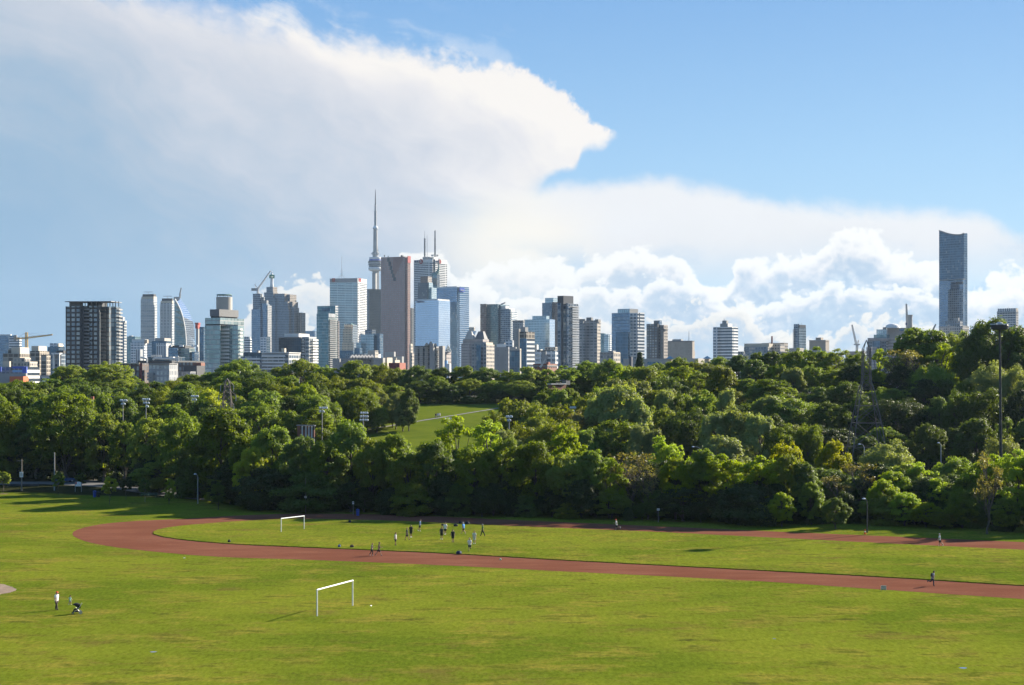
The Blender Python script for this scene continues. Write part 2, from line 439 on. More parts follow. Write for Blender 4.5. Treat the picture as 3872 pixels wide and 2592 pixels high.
# ---------------------------------------------------------------- terrain
def sst(v, a, b):
    t = min(1.0, max(0.0, (v - a) / (b - a))); return t * t * (3 - 2 * t)
def lerp(a, b, t): return a + (b - a) * t
def terr(x, y):
    if y < 118: return 22.4 * (1 - max(y, -40) / 118.0) ** 1.45 if y > 0 else 22.4 + 0.004 * -y
    u = x / max(y, 1.0)
    k = sst(u, 0.02, 0.22)
    y0 = lerp(383, 322, k); y1 = lerp(520, 442, k); zt = lerp(15.0, 17.0, k)
    dp = sst(u, -0.16, -0.05)
    z = -dp * sst(y, 300 - 0.3 * x, 330 - 0.3 * x) if y > 296 else 0.0
    if y > y0: z = -dp
    if y > y0:
        t = min(1.0, (y - y0) / (y1 - y0))
        z = -dp + (zt + dp) * (t * 0.72 + 0.28 * t * t * (3 - 2 * t))
    if y > y1 + 60: z = lerp(zt, 3.0, sst(y, y1 + 60, 1900))
    return z
def build_ground():
    xs = np.unique(np.concatenate([np.arange(-230, 231, 7.0), np.linspace(230, 1500, 18), -np.linspace(230, 1500, 18), np.linspace(1500, 9000, 8), -np.linspace(1500, 9000, 8)]))
    ys = np.unique(np.concatenate([np.linspace(-1500, -40, 8), np.arange(-40, 118, 8.0), np.arange(118, 300, 14), np.arange(300, 620, 7.0), np.linspace(620, 2000, 24), np.linspace(2000, 10000, 14)]))
    V = [(x, y, terr(x, y)) for y in ys for x in xs]
    nx = len(xs)
    F = [(j * nx + i, j * nx + i + 1, (j + 1) * nx + i + 1, (j + 1) * nx + i) for j in range(len(ys) - 1) for i in range(nx - 1)]
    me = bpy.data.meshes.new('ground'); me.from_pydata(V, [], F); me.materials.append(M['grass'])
    me.polygons.foreach_set('use_smooth', [True] * len(F))
    o = bpy.data.objects.new('ground', me); COL.objects.link(o)
    tag(o, kind='structure')
build_ground()

def spline(pts, n=10, closed=False):
    out = []; P = [Vector((p[0], p[1], 0)) for p in pts]; m = len(P)
    for i in range(m if closed else m - 1):
        p0 = P[(i - 1) % m] if closed or i > 0 else P[0]; p1 = P[i]; p2 = P[(i + 1) % m]; p3 = P[(i + 2) % m] if closed or i + 2 < m else P[-1]
        for k in range(n):
            t = k / n
            out.append(0.5 * ((2 * p1) + (p2 - p0) * t + (2 * p0 - 5 * p1 + 4 * p2 - p3) * t * t + (3 * p1 - p0 - 3 * p2 + p3) * t ** 3))
    if not closed: out.append(P[-1])
    return out
def sheet(name, loop, z, m, side=None, label=None):
    """flat sheet with an optional turned-down edge"""
    b = MB(); n = len(loop)
    b.v = [(p[0], p[1], z) for p in loop]
    b.face(tuple(range(n)), 0)
    if side:
        k = len(b.v); b.v += [(p[0], p[1], z - side) for p in loop]
        for i in range(n): b.face((k + i, k + (i + 1) % n, (i + 1) % n, i), 0)
    me = b.mesh(name, m)
    bm = bmesh.new(); bm.from_mesh(me); bmesh.ops.triangulate(bm, faces=bm.faces[:]); bmesh.ops.recalc_face_normals(bm, faces=bm.faces[:])
    if bm.faces[0].normal.z < 0: bmesh.ops.reverse_faces(bm, faces=bm.faces[:])
    bm.to_mesh(me); bm.free()
    o = bpy.data.objects.new(name, me); COL.objects.link(o)
    tag(o, kind='structure'); return o
def loopD(pts): return [G(x * K, y * K) for x, y in pts]
rg = random.Random(5)
def rough_edge(loop, a):
    return [p + Vector((rg.uniform(-a, a), rg.uniform(-a, a), 0)) for p in loop]
# outline of the cinder oval, photo overview pixels (the oval closes beyond the right edge of the frame)
OUT = [(2700, 1393), (2342, 1371), (2000, 1348), (1700, 1328), (1300, 1308), (1000, 1293), (700, 1281), (500, 1274), (350, 1262), (250, 1250), (190, 1237), (166, 1223), (180, 1211), (230, 1200), (300, 1193), (420, 1187), (560, 1179), (700, 1175.5), (900, 1178), (1200, 1191), (1500, 1204), (1800, 1217.5), (2100, 1230), (2342, 1241), (2800, 1266), (3060, 1297), (3080, 1345), (2950, 1390)]
INN = [(2650, 1356), (2342, 1341), (2000, 1320), (1700, 1304), (1300, 1283), (1000, 1266), (700, 1253), (560, 1247), (450, 1239), (380, 1230), (352, 1222), (362, 1213), (410, 1205), (500, 1197), (600, 1191), (700, 1188.5), (900, 1193), (1200, 1206), (1500, 1218.5), (1800, 1233.5), (2100, 1248.5), (2342, 1260), (2700, 1280), (2860, 1305), (2840, 1340), (2760, 1356)]
sheet('running_track', rough_edge(spline(loopD(OUT), 14, True), 0.07), 0.012, M['track'])
inf = sheet('infield_lawn', rough_edge(spline(loopD(INN), 26, True), 0.12), 0.115, M['grass'], side=0.16)
# worn dirt corner of a ball diamond at the left edge
sheet('dirt_patch', rough_edge(spline(loopD([(-160, 1325), (-40, 1330), (10, 1338), (33, 1346), (36, 1352), (10, 1358), (-40, 1368), (-160, 1380)]), 8, True), 0.15), 0.016, M['sand'])
# parking apron and path on the far left, behind the field
sheet('parking_road', loopD([(-420, 1104), (110, 1102), (160, 1100), (290, 1096), (330, 1100), (420, 1118), (560, 1142), (650, 1160), (600, 1163), (480, 1146), (330, 1130), (260, 1118), (190, 1112), (100, 1108), (-420, 1112)]), 0.02, M['tar'])
# gravel path climbing the mown slope of the far bank
def path_up():
    b = MB(); pts = []
    for i in range(41):
        t = i / 40.0
        px, py, = lerp(820, 1200, t) * K, 0
        # walk along the slope, find the distance at which the slope meets the photo row
        row = (987 - 62 * t - 0 * t) * K
        best = None; pd = 384.0
        while pd < 530:
            z = terr((px - CX) / FP * pd, pd)
            if EYE - (row - HY) / FP * pd < z: best = pd; break
            pd += 0.5
        if best: pts.append(((px - CX) / FP * best, best))
    for i, (x, y) in enumerate(pts):
        for s_ in (-0.9, 0.9): b.v.append((x, y + s_, terr(x, y + s_) + 0.10))
    for i in range(len(pts) - 1): b.face((2 * i, 2 * i + 2, 2 * i + 3, 2 * i + 1), 0)
    o = b.build('path', M['gravel_path']); tag(o, kind='structure')
path_up()
# ---------------------------------------------------------------- foliage
def leaf_mat(name, lo, hi, tr, young=None):
    m, t, out = mat(name)
    co = t.node('ShaderNodeTexCoord').outputs['Object']
    oi = t.node('ShaderNodeObjectInfo')
    rnd = X(t, oi.outputs['Random'])
    n = t.noise(co, 0.45, 3, 0.6)
    n2 = t.noise(co, 2.2, 2, 0.6)
    c = t.mix((t.ss(n, 0.32, 0.68) * 0.7 + t.ss(n2, 0.3, 0.7) * 0.3), lo, hi)
    if young: c = t.mix(t.ss(n2 + (n - 0.5) * 0.6, 0.60, 0.74) * 0.7, c, young)
    hs = t.node('ShaderNodeHueSaturation')
    t.put(hs.inputs['Hue'], rnd * 0.018 + 0.492); t.put(hs.inputs['Value'], rnd * 0.5 + 0.92); t.put(hs.inputs['Saturation'], 1.08 - rnd * 0.16)
    t.put(hs.inputs['Color'], c)
    d = t.node('ShaderNodeBsdfPrincipled'); t.put(d.inputs['Base Color'], hs.outputs[0]); d.inputs['Roughness'].default_value = 0.55
    d.inputs['Specular IOR Level'].default_value = 0.22
    tl = t.node('ShaderNodeBsdfTranslucent')
    mu = t.node('ShaderNodeMix', data_type='RGBA', blend_type='MULTIPLY'); mu.inputs['Factor'].default_value = 1
    ia, ib = [i for i in mu.inputs if i.type == 'RGBA'][:2]
    t.put(ia, hs.outputs[0]); ib.default_value = (2.7, 2.45, 0.7, 1)
    t.put(tl.inputs[0], [o for o in mu.outputs if o.type == 'RGBA'][0])
    mx = t.node('ShaderNodeMixShader'); mx.inputs[0].default_value = tr
    t.put(mx.inputs[1], d.outputs[0]); t.put(mx.inputs[2], tl.outputs[0])
    t.put(out.inputs[0], mx.outputs[0])
    return m
LEAF = {
 'mid': leaf_mat('foliage_mid_green', (0.070, 0.108, 0.012), (0.115, 0.162, 0.017), 0.42),
 'dark': leaf_mat('foliage_dark_green', (0.046, 0.074, 0.012), (0.075, 0.111, 0.016), 0.36),
 'olive': leaf_mat('foliage_olive', (0.085, 0.116, 0.014), (0.132, 0.162, 0.018), 0.42),
 'bright': leaf_mat('foliage_bright_green', (0.106, 0.160, 0.009), (0.165, 0.220, 0.012), 0.47, (0.20, 0.26, 0.012)),
 'pale': leaf_mat('foliage_pale_poplar', (0.125, 0.165, 0.055), (0.200, 0.245, 0.092), 0.36, (0.28, 0.31, 0.14)),
 'yellow': leaf_mat('foliage_yellow_green', (0.145, 0.180, 0.011), (0.220, 0.240, 0.014), 0.47),
 'grey': leaf_mat('foliage_grey_green', (0.098, 0.126, 0.042), (0.148, 0.175, 0.064), 0.36),
 'brown': leaf_mat('foliage_brownish', (0.090, 0.088, 0.036), (0.135, 0.128, 0.048), 0.30),
 'under': leaf_mat('foliage_undergrowth_shade', (0.020, 0.034, 0.007), (0.036, 0.054, 0.009), 0.30),  # darkened leaf colour, the wood's deep shade put into it
 'spruce': leaf_mat('foliage_spruce', (0.024, 0.050, 0.018), (0.044, 0.076, 0.024), 0.15),
}
def bark_mat(name, a, b_):
    m, t, out = mat(name)
    co = t.node('ShaderNodeTexCoord').outputs['Object']
    n = t.noise(t.vm('MULTIPLY', co, (1, 1, 0.25)), 3.0, 4, 0.6)
    b = t.node('ShaderNodeBsdfPrincipled'); t.put(b.inputs['Base Color'], t.mix(t.ss(n, 0.35, 0.65), a, b_)); b.inputs['Roughness'].default_value = 0.9
    t.put(out.inputs[0], b.outputs[0]); return m
M['bark'] = bark_mat('bark', (0.055, 0.045, 0.035), (0.12, 0.10, 0.08))
M['palebark'] = bark_mat('pale_bark', (0.20, 0.185, 0.16), (0.30, 0.285, 0.25))

H0 = 10.0      # every prototype is ten metres tall; copies are scaled
def leaf_quads(P, Nrm, size, rng, asp=1.5):
    """one quad per leaf spray, oriented by Nrm"""
    n = len(P)
    Nrm = Nrm / (np.linalg.norm(Nrm, axis=1, keepdims=True) + 1e-9)
    a = rng.normal(size=(n, 3)); t = np.cross(Nrm, a); t /= (np.linalg.norm(t, axis=1, keepdims=True) + 1e-9)
    bt = np.cross(Nrm, t)
    s = size * rng.uniform(0.6, 1.35, size=(n, 1))
    t = t * s * 0.5 * asp ** 0.5; bt = bt * s * 0.5 / asp ** 0.5
    bend = Nrm * s * 0.16
    V = np.stack([P - t - bend, P - bt * 1.0 + bend * 0.4, P + t - bend, P + bt * 1.0 + bend * 0.4], axis=1)   # rhombus
    return V.reshape(-1, 3)
def quad_mesh(name, V, m):
    n = len(V) // 4
    me = bpy.data.meshes.new(name)
    me.vertices.add(len(V)); me.vertices.foreach_set('co', V.astype(np.float32).ravel())
    me.loops.add(n * 4); me.loops.foreach_set('vertex_index', np.arange(n * 4, dtype=np.int32))
    me.polygons.add(n); me.polygons.foreach_set('loop_start', np.arange(0, n * 4, 4, dtype=np.int32))
    try: me.polygons.foreach_set('loop_total', np.full(n, 4, dtype=np.int32))
    except Exception: pass
    me.materials.append(m); me.update(calc_edges=True); me.validate()
    return me

def clump(rng, c, r, n, size, flat=1.0, tall=1.0, out=None):
    """leaves on the upper shell of one leafy clump"""
    d = rng.normal(size=(n, 3)); d /= np.linalg.norm(d, axis=1, keepdims=True)
    d[:, 2] = np.where(d[:, 2] < -0.35, -d[:, 2] * 0.6, d[:, 2])
    rr = rng.uniform(0.45, 1.08, size=(n, 1)) ** 0.55
    lump = 1 + 0.22 * np.sin(d[:, :1] * 7 + c[0] * 3) * np.cos(d[:, 1:2] * 6 + c[1] * 5)
    off = d * rr * lump * r
    off[:, 2] *= flat * tall
    nr = d * 0.8 + rng.normal(size=(n, 3)) * 0.5 + np.array([0, 0, 0.35])
    if out is not None: nr = nr + out * 0.3
    return leaf_quads(np.array(c) + off, nr, size, rng)

def make_proto(kind, seed):
    """returns crown vertex array and a trunk MB, ten metres tall, foot at the origin"""
    rng = np.random.default_rng(seed); rr = random.Random(seed)
    h = H0; Q = []; tr = MB(); tips = []
    def trunk(top, r0, r1, lean=0.25, n=5, z0=-0.8):
        p = Vector((0, 0, z0)); pts = [p]
        for i in range(n):
            q = Vector((rr.uniform(-lean, lean), rr.uniform(-lean, lean), z0 + (top - z0) * (i + 1) / n)) if i < n - 1 else Vector((rr.uniform(-lean, lean), rr.uniform(-lean, lean), top))
            tr.tube(pts[-1], q, lerp(r0, r1, i / n), lerp(r0, r1, (i + 1) / n), 7); pts.append(q)
        return pts
    if kind in ('round', 'broad', 'oval', 'willow', 'shrub', 'sapling', 'bush'):
        rx, cz, rz, nc, cr, nl, ls = {
            'round': (3.9, 5.6, 4.2, 96, 0.92, 215, 0.235), 'broad': (5.2, 5.5, 4.3, 125, 0.98, 215, 0.25),
            'oval': (2.7, 5.3, 4.6, 86, 0.80, 205, 0.23), 'willow': (4.6, 5.4, 4.3, 105, 0.90, 230, 0.21),
            'shrub': (5.2, 3.6, 6.2, 90, 1.4, 330, 0.36), 'sapling': (2.5, 6.2, 3.5, 34, 0.75, 200, 0.34), 'bush': (4.2, 4.9, 5.0, 84, 1.0, 280, 0.26)}[kind]
        pts = trunk(cz + rz * 0.35, 0.30 if kind != 'sapling' else 0.10, 0.08 if kind != 'sapling' else 0.04, 0.3)
        lob = [(rng.uniform(0, 2 * PI), rng.uniform(-0.5, 1.0), rng.uniform(0.16, 0.34)) for _ in range(5)]
        k = 0
        while k < nc:
            d = rng.normal(size=3); d /= np.linalg.norm(d)
            if kind != 'shrub' and d[2] < -0.75: continue
            f = rng.uniform(0.52, 1.0) ** 0.6
            th = math.atan2(d[1], d[0]); g = 1.0
            for a, zz, w in lob: g += w * max(0, math.cos(th - a)) ** 3 * (1 - abs(d[2] - zz)) * 0.8 - 0.035
            c = np.array([d[0] * rx * f * g, d[1] * rx * f * g, cz + d[2] * rz * f * (0.8 + 0.2 * g)])
            if kind in ('shrub', 'bush') and c[2] < 0.2: c[2] = abs(c[2]) * 0.4
            r = cr * rng.uniform(0.65, 1.25)
            out = d * 1.0
            if kind == 'willow':
                Q.append(clump(rng, c, r, nl // 2, ls, 0.8, out=out))
                # hanging curtains
                m = nl // 2; a = rng.uniform(0, 2 * PI, m); ra = r * rng.uniform(0.5, 1.0, m); dz = -rng.uniform(0, 1, m) ** 1.3 * r * 2.3
                P = np.stack([c[0] + np.cos(a) * ra, c[1] + np.sin(a) * ra, np.maximum(c[2] + dz, 0.5)], 1)
                nr = np.stack([np.cos(a), np.sin(a), np.full(m, 0.1)], 1) + rng.normal(size=(m, 3)) * 0.4
                Q.append(leaf_quads(P, nr, ls, rng, 2.4))
            else:
                Q.append(clump(rng, c, r, int(nl * (r / cr) ** 1.6), ls, 0.85, out=out))
            tips.append(c); k += 1
        if kind in ('round', 'broad', 'oval', 'bush'):
            # stray sprigs that break up the outline
            for _ in range(26):
                d = rng.normal(size=3); d /= np.linalg.norm(d)
                if d[2] < -0.1: d[2] *= -1
                c = np.array([d[0] * rx * 1.02, d[1] * rx * 1.02, cz + d[2] * rz * 1.0])
                Q.append(clump(rng, c, cr * 0.6, 70, ls * 0.9, 1.0, out=d))
    elif kind == 'poplar':
        pts = trunk(7.0, 0.28, 0.08, 0.2)
        for k in range(70):
            z = rng.uniform(1.8, 9.0); w = 2.9 * math.sin(min(1, (z - 0.6) / 4.2) * PI / 2) * (1 - max(0, (z - 5.2)) / 5.6) ** 0.7
            a = rng.uniform(0, 2 * PI); f = rng.uniform(0.35, 1.0) ** 0.5
            c = np.array([math.cos(a) * w * f, math.sin(a) * w * f, z])
            r = rng.uniform(0.55, 0.95)
            Q.append(clump(rng, c, r * 0.9, 290, 0.20, 1.0, 1.45, out=np.array([math.cos(a), math.sin(a), 0.6])))
            tips.append(c)
        for k in range(24):
            a = rng.uniform(0, 2 * PI); f = rng.uniform(0.1, 1.0); z = rng.uniform(7.2, 9.6) - f * 1.8
            c = np.array([math.cos(a) * 2.3 * f, math.sin(a) * 2.3 * f, z])
            Q.append(clump(rng, c, 0.42, 130, 0.18, 1.0, 2.1))
    elif kind == 'locust':
        pts = trunk(7.6, 0.26, 0.07, 0.5)
        for k in range(44):
            z = rng.uniform(2.0, 9.5); w = 4.0 * (1 - abs(z - 5.6) / 6.2)
            a = rng.uniform(0, 2 * PI); f = rng.uniform(0.25, 1.0) ** 0.6
            c0 = np.array([math.cos(a) * w * f, math.sin(a) * w * f, z])
            for j in range(4):
                c = c0 + rng.normal(size=3) * np.array([0.6, 0.6, 0.28])
                Q.append(clump(rng, c, rng.uniform(0.45, 0.85), 115, 0.20, 0.75))
            tips.append(c0)
    elif kind == 'conifer':
        pts = trunk(9.7, 0.24, 0.03, 0.05)
        z = 1.0
        while z < 9.8:
            w = 2.5 * (1 - (z - 0.6) / 9.4) ** 0.85 + 0.12
            nb = int(7 + w * 4)
            for b in range(nb):
                a = rng.uniform(0, 2 * PI); L = w * rng.uniform(0.7, 1.12)
                m = int(50 * L + 14); s_ = rng.uniform(0.1, 1.0, m) ** 0.7
                P = np.stack([np.cos(a) * L * s_ + rng.normal(size=m) * 0.14, np.sin(a) * L * s_ + rng.normal(size=m) * 0.14, z - 0.35 * L * s_ ** 1.6 + rng.normal(size=m) * 0.10 + 0.2], 1)
                nr = np.stack([np.cos(a) * 0.5 + rng.normal(size=m) * 0.5, np.sin(a) * 0.5 + rng.normal(size=m) * 0.5, np.full(m, 0.9)], 1)
                Q.append(leaf_quads(P, nr, 0.24, rng, 2.2))
            z += 0.42
    elif kind == 'bare':
        pts = trunk(5.4, 0.22, 0.10, 0.35)
        def grow(p, d, L, r, dep):
            q = p + d * L; tr.tube(p, q, r, r * 0.62, 5, caps=False)
            if dep == 0:
                tips.append(np.array(q)); return
            for _ in range(rr.choice((2, 3, 3))):
                nd = (d + Vector((rr.uniform(-0.75, 0.75), rr.uniform(-0.75, 0.75), rr.uniform(-0.1, 0.5)))).normalized()
                grow(q, nd, L * rr.uniform(0.62, 0.82), r * 0.6, dep - 1)
        for p_ in pts[2:]:
            for _ in range(3):
                a = rr.uniform(0, 2 * PI); grow(p_, Vector((math.cos(a) * 0.55, math.sin(a) * 0.55, 0.9)).normalized(), 1.5, 0.085, 3)
        P = np.array(tips); keep = rng.uniform(size=len(P)) < 0.85; P = P[keep]
        for _ in range(5):
            Q.append(leaf_quads(P + rng.normal(size=P.shape) * 0.22, rng.normal(size=P.shape), 0.22, rng))
        tips = []
    if kind not in ('conifer', 'bare'):
        step = max(1, len(tips) // 14)
        for c in tips[::step]:
            st = pts[min(len(pts) - 1, 1 + rr.randrange(len(pts) - 1))]
            mid = st.lerp(Vector(c), 0.55) + Vector((0, 0, 0.4))
            if st.z > c[2]: continue
            k_ = 0.45 if kind == 'sapling' else 1.0
            tr.tube(st, mid, 0.10 * k_, 0.065 * k_, 5, caps=False); tr.tube(mid, Vector(c), 0.065 * k_, 0.02, 5, caps=False)
    V = np.concatenate(Q)
    top = np.percentile(V[:, 2], 99.7)
    V[:, 2] *= h / top
    return V, tr
PROTO = {}
def protos(kind, n):
    for i in range(n):
        V, tr = make_proto(kind, {'round': 11, 'broad': 23, 'oval': 37, 'poplar': 41, 'willow': 59, 'locust': 67, 'conifer': 71, 'bare': 83, 'shrub': 97, 'bush': 101, 'sapling': 113}[kind] + i)
        cm = quad_mesh(kind + '_crown', V, LEAF['mid']); tm = tr.mesh(kind + '_trunk', M['bark'], True)
        w = np.percentile(np.hypot(V[:, 0], V[:, 1]), 97)
        PROTO.setdefault(kind, []).append((cm, tm, w))
for k_, n_ in (('round', 3), ('broad', 2), ('oval', 3), ('poplar', 3), ('willow', 2), ('locust', 2), ('conifer', 1), ('bare', 2), ('shrub', 2), ('bush', 2), ('sapling', 2)):
    protos(k_, n_)

TREES = []       # every tree's record, labels are written at the end when all neighbours are known
tr_rng = random.Random(42)
KINDNAME = {'round': 'maple_tree', 'broad': 'maple_tree', 'oval': 'ash_tree', 'poplar': 'poplar_tree', 'willow': 'willow_tree', 'locust': 'locust_tree',
            'conifer': 'spruce_tree', 'bare': 'bare_tree', 'shrub': 'shrub', 'bush': 'bush', 'sapling': 'young_tree'}
def tree(xd, topd, wd, d, kind, col, row, bark='bark', z=None, x=None):
    """a tree whose crown centre, top and width are given in overview pixels, at distance d"""
    xw = (xd * K - CX) / FP * d if x is None else x
    zt = EYE + (HY - topd * K) / FP * d
    zb = terr(xw, d) if z is None else z
    hgt = zt - zb
    if hgt < 0.8: return None
    i = tr_rng.randrange(len(PROTO[kind])); cm, tm, w = PROTO[kind][i]
    sz = hgt / H0
    half = wd * K / FP * d / 2
    sx = half / w
    sx = min(max(sx, sz * 0.55), sz * 1.9)
    rz = tr_rng.uniform(0, 2 * PI)
    root = empty(KINDNAME[kind], (xw, d, zb), rz=rz)
    root.scale = (sx, sx, sz)
    for nm, me, mt in (('crown', cm, LEAF[col]), ('trunk', tm, M[bark])):
        if nm == 'trunk' and kind in ('shrub',): continue
        o = bpy.data.objects.new(nm, me); COL.objects.link(o); o.parent = root
        o.material_slots[0].link = 'OBJECT'; o.material_slots[0].material = mt
    TREES.append(dict(o=root, xd=xd, top=topd, w=wd, d=d, kind=kind, col=col, row=row, h=hgt))
    return root

def base_d(xd):
    """distance of the wood's front edge along the field"""
    return float(np.interp(xd, [-60, 100, 220, 330, 450, 600, 1000, 1500, 1800, 1880, 2000, 2200, 2342, 2500], [372, 368, 360, 334, 310, 289, 275, 265, 257, 261, 260, 253, 246, 244]))

FRONT = [(-25, 945, 110, 'oval', 'dark', 22), (20, 925, 110, 'broad', 'mid', 12), (88, 935, 110, 'oval', 'dark', 8), (152, 902, 175, 'broad', 'mid', 4), (236, 948, 90, 'oval', 'olive', 6), (285, 968, 90, 'round', 'mid', 4),
 (345, 958, 110, 'broad', 'olive', 6), (415, 948, 110, 'round', 'mid', 8), (455, 985, 90, 'round', 'dark', 2), (508, 938, 140, 'poplar', 'mid', 10), (560, 1000, 80, 'oval', 'mid', 4),
 (578, 1026, 88, 'bush', 'yellow', -1), (625, 978, 110, 'round', 'mid', 12), (690, 1000, 110, 'round', 'dark', 5), (745, 1010, 100, 'oval', 'mid', 3), (800, 966, 105, 'poplar', 'mid', 14), (850, 1005, 90, 'round', 'olive', 8),
 (905, 995, 110, 'round', 'mid', 12), (935, 1040, 90, 'oval', 'olive', 2), (990, 1010, 105, 'round', 'dark', 8), (1050, 955, 120, 'locust', 'bright', 26), (1118, 965, 120, 'locust', 'bright', 24), (1085, 1020, 110, 'round', 'mid', 6),
 (1160, 1005, 110, 'broad', 'mid', 10), (1225, 1012, 105, 'poplar', 'mid', 8), (1292, 976, 88, 'locust', 'bright', 34), (1295, 1040, 105, 'round', 'olive', 6), (1360, 1032, 95, 'oval', 'mid', 8), (1395, 1050, 80, 'locust', 'bright', 4),
 (1450, 1035, 120, 'bare', 'brown', 7), (1480, 1060, 80, 'bare', 'brown', 3), (1525, 1000, 95, 'locust', 'bright', 20), (1545, 1050, 100, 'round', 'bright', 6), (1610, 1030, 90, 'oval', 'mid', 10), (1660, 1040, 110, 'locust', 'bright', 6), (1735, 1045, 105, 'locust', 'bright', 5),
 (1800, 1042, 90, 'round', 'olive', 8), (1838, 1060, 80, 'oval', 'dark', 4), (1905, 1010, 90, 'round', 'yellow', 22), (1800, 1012, 85, 'round', 'yellow', 30), (1965, 1060, 90, 'bare', 'brown', 12), (1915, 1090, 80, 'bare', 'brown', 6), (2030, 1012, 130, 'willow', 'grey', 28),
 (2042, 1080, 105, 'round', 'bright', 10), (2108, 1060, 95, 'locust', 'bright', 18), (2140, 1095, 70, 'round', 'bright', 10), (2185, 1048, 110, 'round', 'mid', 22), (2215, 1085, 80, 'oval', 'mid', 10), (2292, 1003, 95, 'willow', 'grey', 60), (2262, 1042, 100, 'locust', 'bright', 14), (2325, 1030, 100, 'locust', 'bright', 12), (2385, 1020, 100, 'round', 'mid', 12), (2440, 1010, 110, 'oval', 'dark', 10)]
for xd, tp, wd, kd, cl, dd in FRONT:
    tree(xd, tp, wd, base_d(xd) + (dd * 0.6 if dd < 20 else dd), kd, cl, 'front')
# a second rank straight behind keeps the wall of trees closed
for i in range(34):
    xd = -40 + i * 74 + tr_rng.uniform(-18, 18)
    tp = float(np.interp(xd, [0, 150, 300, 500, 700, 900, 1100, 1300, 1700, 2000, 2342], [960, 940, 985, 975, 1022, 1035, 1020, 1052, 1068, 1085, 1065])) + tr_rng.uniform(-6, 16)
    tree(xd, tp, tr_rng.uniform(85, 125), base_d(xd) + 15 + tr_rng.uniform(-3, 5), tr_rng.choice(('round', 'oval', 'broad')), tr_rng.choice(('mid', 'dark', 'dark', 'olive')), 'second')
# undergrowth along the edge of the wood, two uneven ranks
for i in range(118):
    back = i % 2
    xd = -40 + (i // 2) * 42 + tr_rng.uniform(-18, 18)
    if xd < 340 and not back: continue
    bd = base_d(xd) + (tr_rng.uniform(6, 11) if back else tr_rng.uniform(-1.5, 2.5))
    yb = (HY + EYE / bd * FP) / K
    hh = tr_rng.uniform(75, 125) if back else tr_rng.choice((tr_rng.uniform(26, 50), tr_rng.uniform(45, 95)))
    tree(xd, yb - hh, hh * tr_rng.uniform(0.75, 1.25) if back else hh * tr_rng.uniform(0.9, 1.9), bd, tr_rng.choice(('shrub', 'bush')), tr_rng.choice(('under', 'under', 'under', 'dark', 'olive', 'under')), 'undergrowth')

MID = [(1412, 884, 140, 'poplar', 'pale', 372), (1375, 905, 90, 'poplar', 'pale', 376), (1455, 912, 80, 'poplar', 'pale', 370), (1415, 965, 170, 'broad', 'mid', 345), (1465, 975, 70, 'poplar', 'grey', 335), (1495, 985, 60, 'poplar', 'grey', 333),
 (1522, 895, 80, 'poplar', 'pale', 392), (1510, 930, 90, 'round', 'olive', 378), (1572, 938, 135, 'willow', 'dark', 372), (1662, 893, 52, 'poplar', 'pale', 388), (1640, 945, 90, 'poplar', 'pale', 358), (1690, 940, 95, 'poplar', 'pale', 356), (1738, 950, 90, 'poplar', 'pale', 350), (1655, 1000, 110, 'poplar', 'grey', 332),
 (1760, 908, 90, 'poplar', 'pale', 386), (1810, 918, 70, 'poplar', 'pale', 384), (1790, 975, 90, 'willow', 'mid', 348), (1850, 972, 70, 'willow', 'mid', 350), (1172, 915, 120, 'round', 'olive', 398), (1235, 925, 110, 'willow', 'olive', 392), (1130, 945, 80, 'round', 'olive', 390), (1290, 928, 90, 'round', 'olive', 384), (1330, 942, 90, 'round', 'brown', 378), (1200, 975, 140, 'willow', 'olive', 360), (1275, 962, 120, 'willow', 'olive', 352), (1150, 985, 100, 'round', 'grey', 346), (1340, 985, 90, 'round', 'mid', 340),
 (1560, 905, 80, 'round', 'mid', 400), (1610, 930, 90, 'round', 'mid', 396), (1230, 955, 90, 'round', 'olive', 375)]
for xd, tp, wd, kd, cl, dd in MID: tree(xd, tp, wd, dd, kd, cl, 'valley')
# left of the slope the wood climbs the bank straight from the valley
for row, (d0, tops) in enumerate(((402, [(-40, 905), (100, 910), (200, 905), (330, 920), (420, 915), (560, 930), (700, 935), (820, 945), (900, 950)]), (428, [(-40, 890), (60, 885), (200, 890), (330, 900), (500, 895), (640, 900), (760, 910), (880, 935)]), (452, [(-40, 880), (60, 872), (200, 880), (330, 888), (430, 880), (520, 870), (640, 872), (760, 880), (880, 905), (930, 900)]), (478, [(-40, 876), (40, 862), (130, 870), (250, 870), (350, 882), (440, 868), (520, 850), (620, 858), (700, 855), (800, 862), (900, 870), (1000, 868)]))):
    xd = -50 + row * 17
    while xd < (785, 795, 850, 930)[row]:
        wd = tr_rng.uniform(72, 118)
        tp = float(np.interp(xd, [a for a, b in tops], [b for a, b in tops])) + tr_rng.uniform(-9, 12)
        tree(xd, tp, wd, d0 + tr_rng.uniform(-7, 7), tr_rng.choice(('round', 'round', 'broad', 'oval', 'willow')), tr_rng.choice(('mid', 'dark', 'dark', 'olive', 'mid')), 'left bank %d' % row)
        xd += wd * 0.62
tree(478, 893, 100, 418, 'round', 'yellow', 'left bank 1')
tree(755, 870, 110, 470, 'locust', 'olive', 'left bank 1'); tree(715, 905, 90, 425, 'round', 'mid', 'left bank 0')
tree(700, 880, 80, 440, 'round', 'bright', 'left bank 1')
for xd, tp, wd in ((838, 905, 60), (872, 900, 60), (905, 900, 50), (935, 892, 50), (862, 925, 56), (898, 928, 45), (922, 922, 45)):
    tree(xd, tp, wd, 462 + tr_rng.uniform(-8, 6), 'bush', tr_rng.choice(('dark', 'olive', 'grey')), 'slope foot')
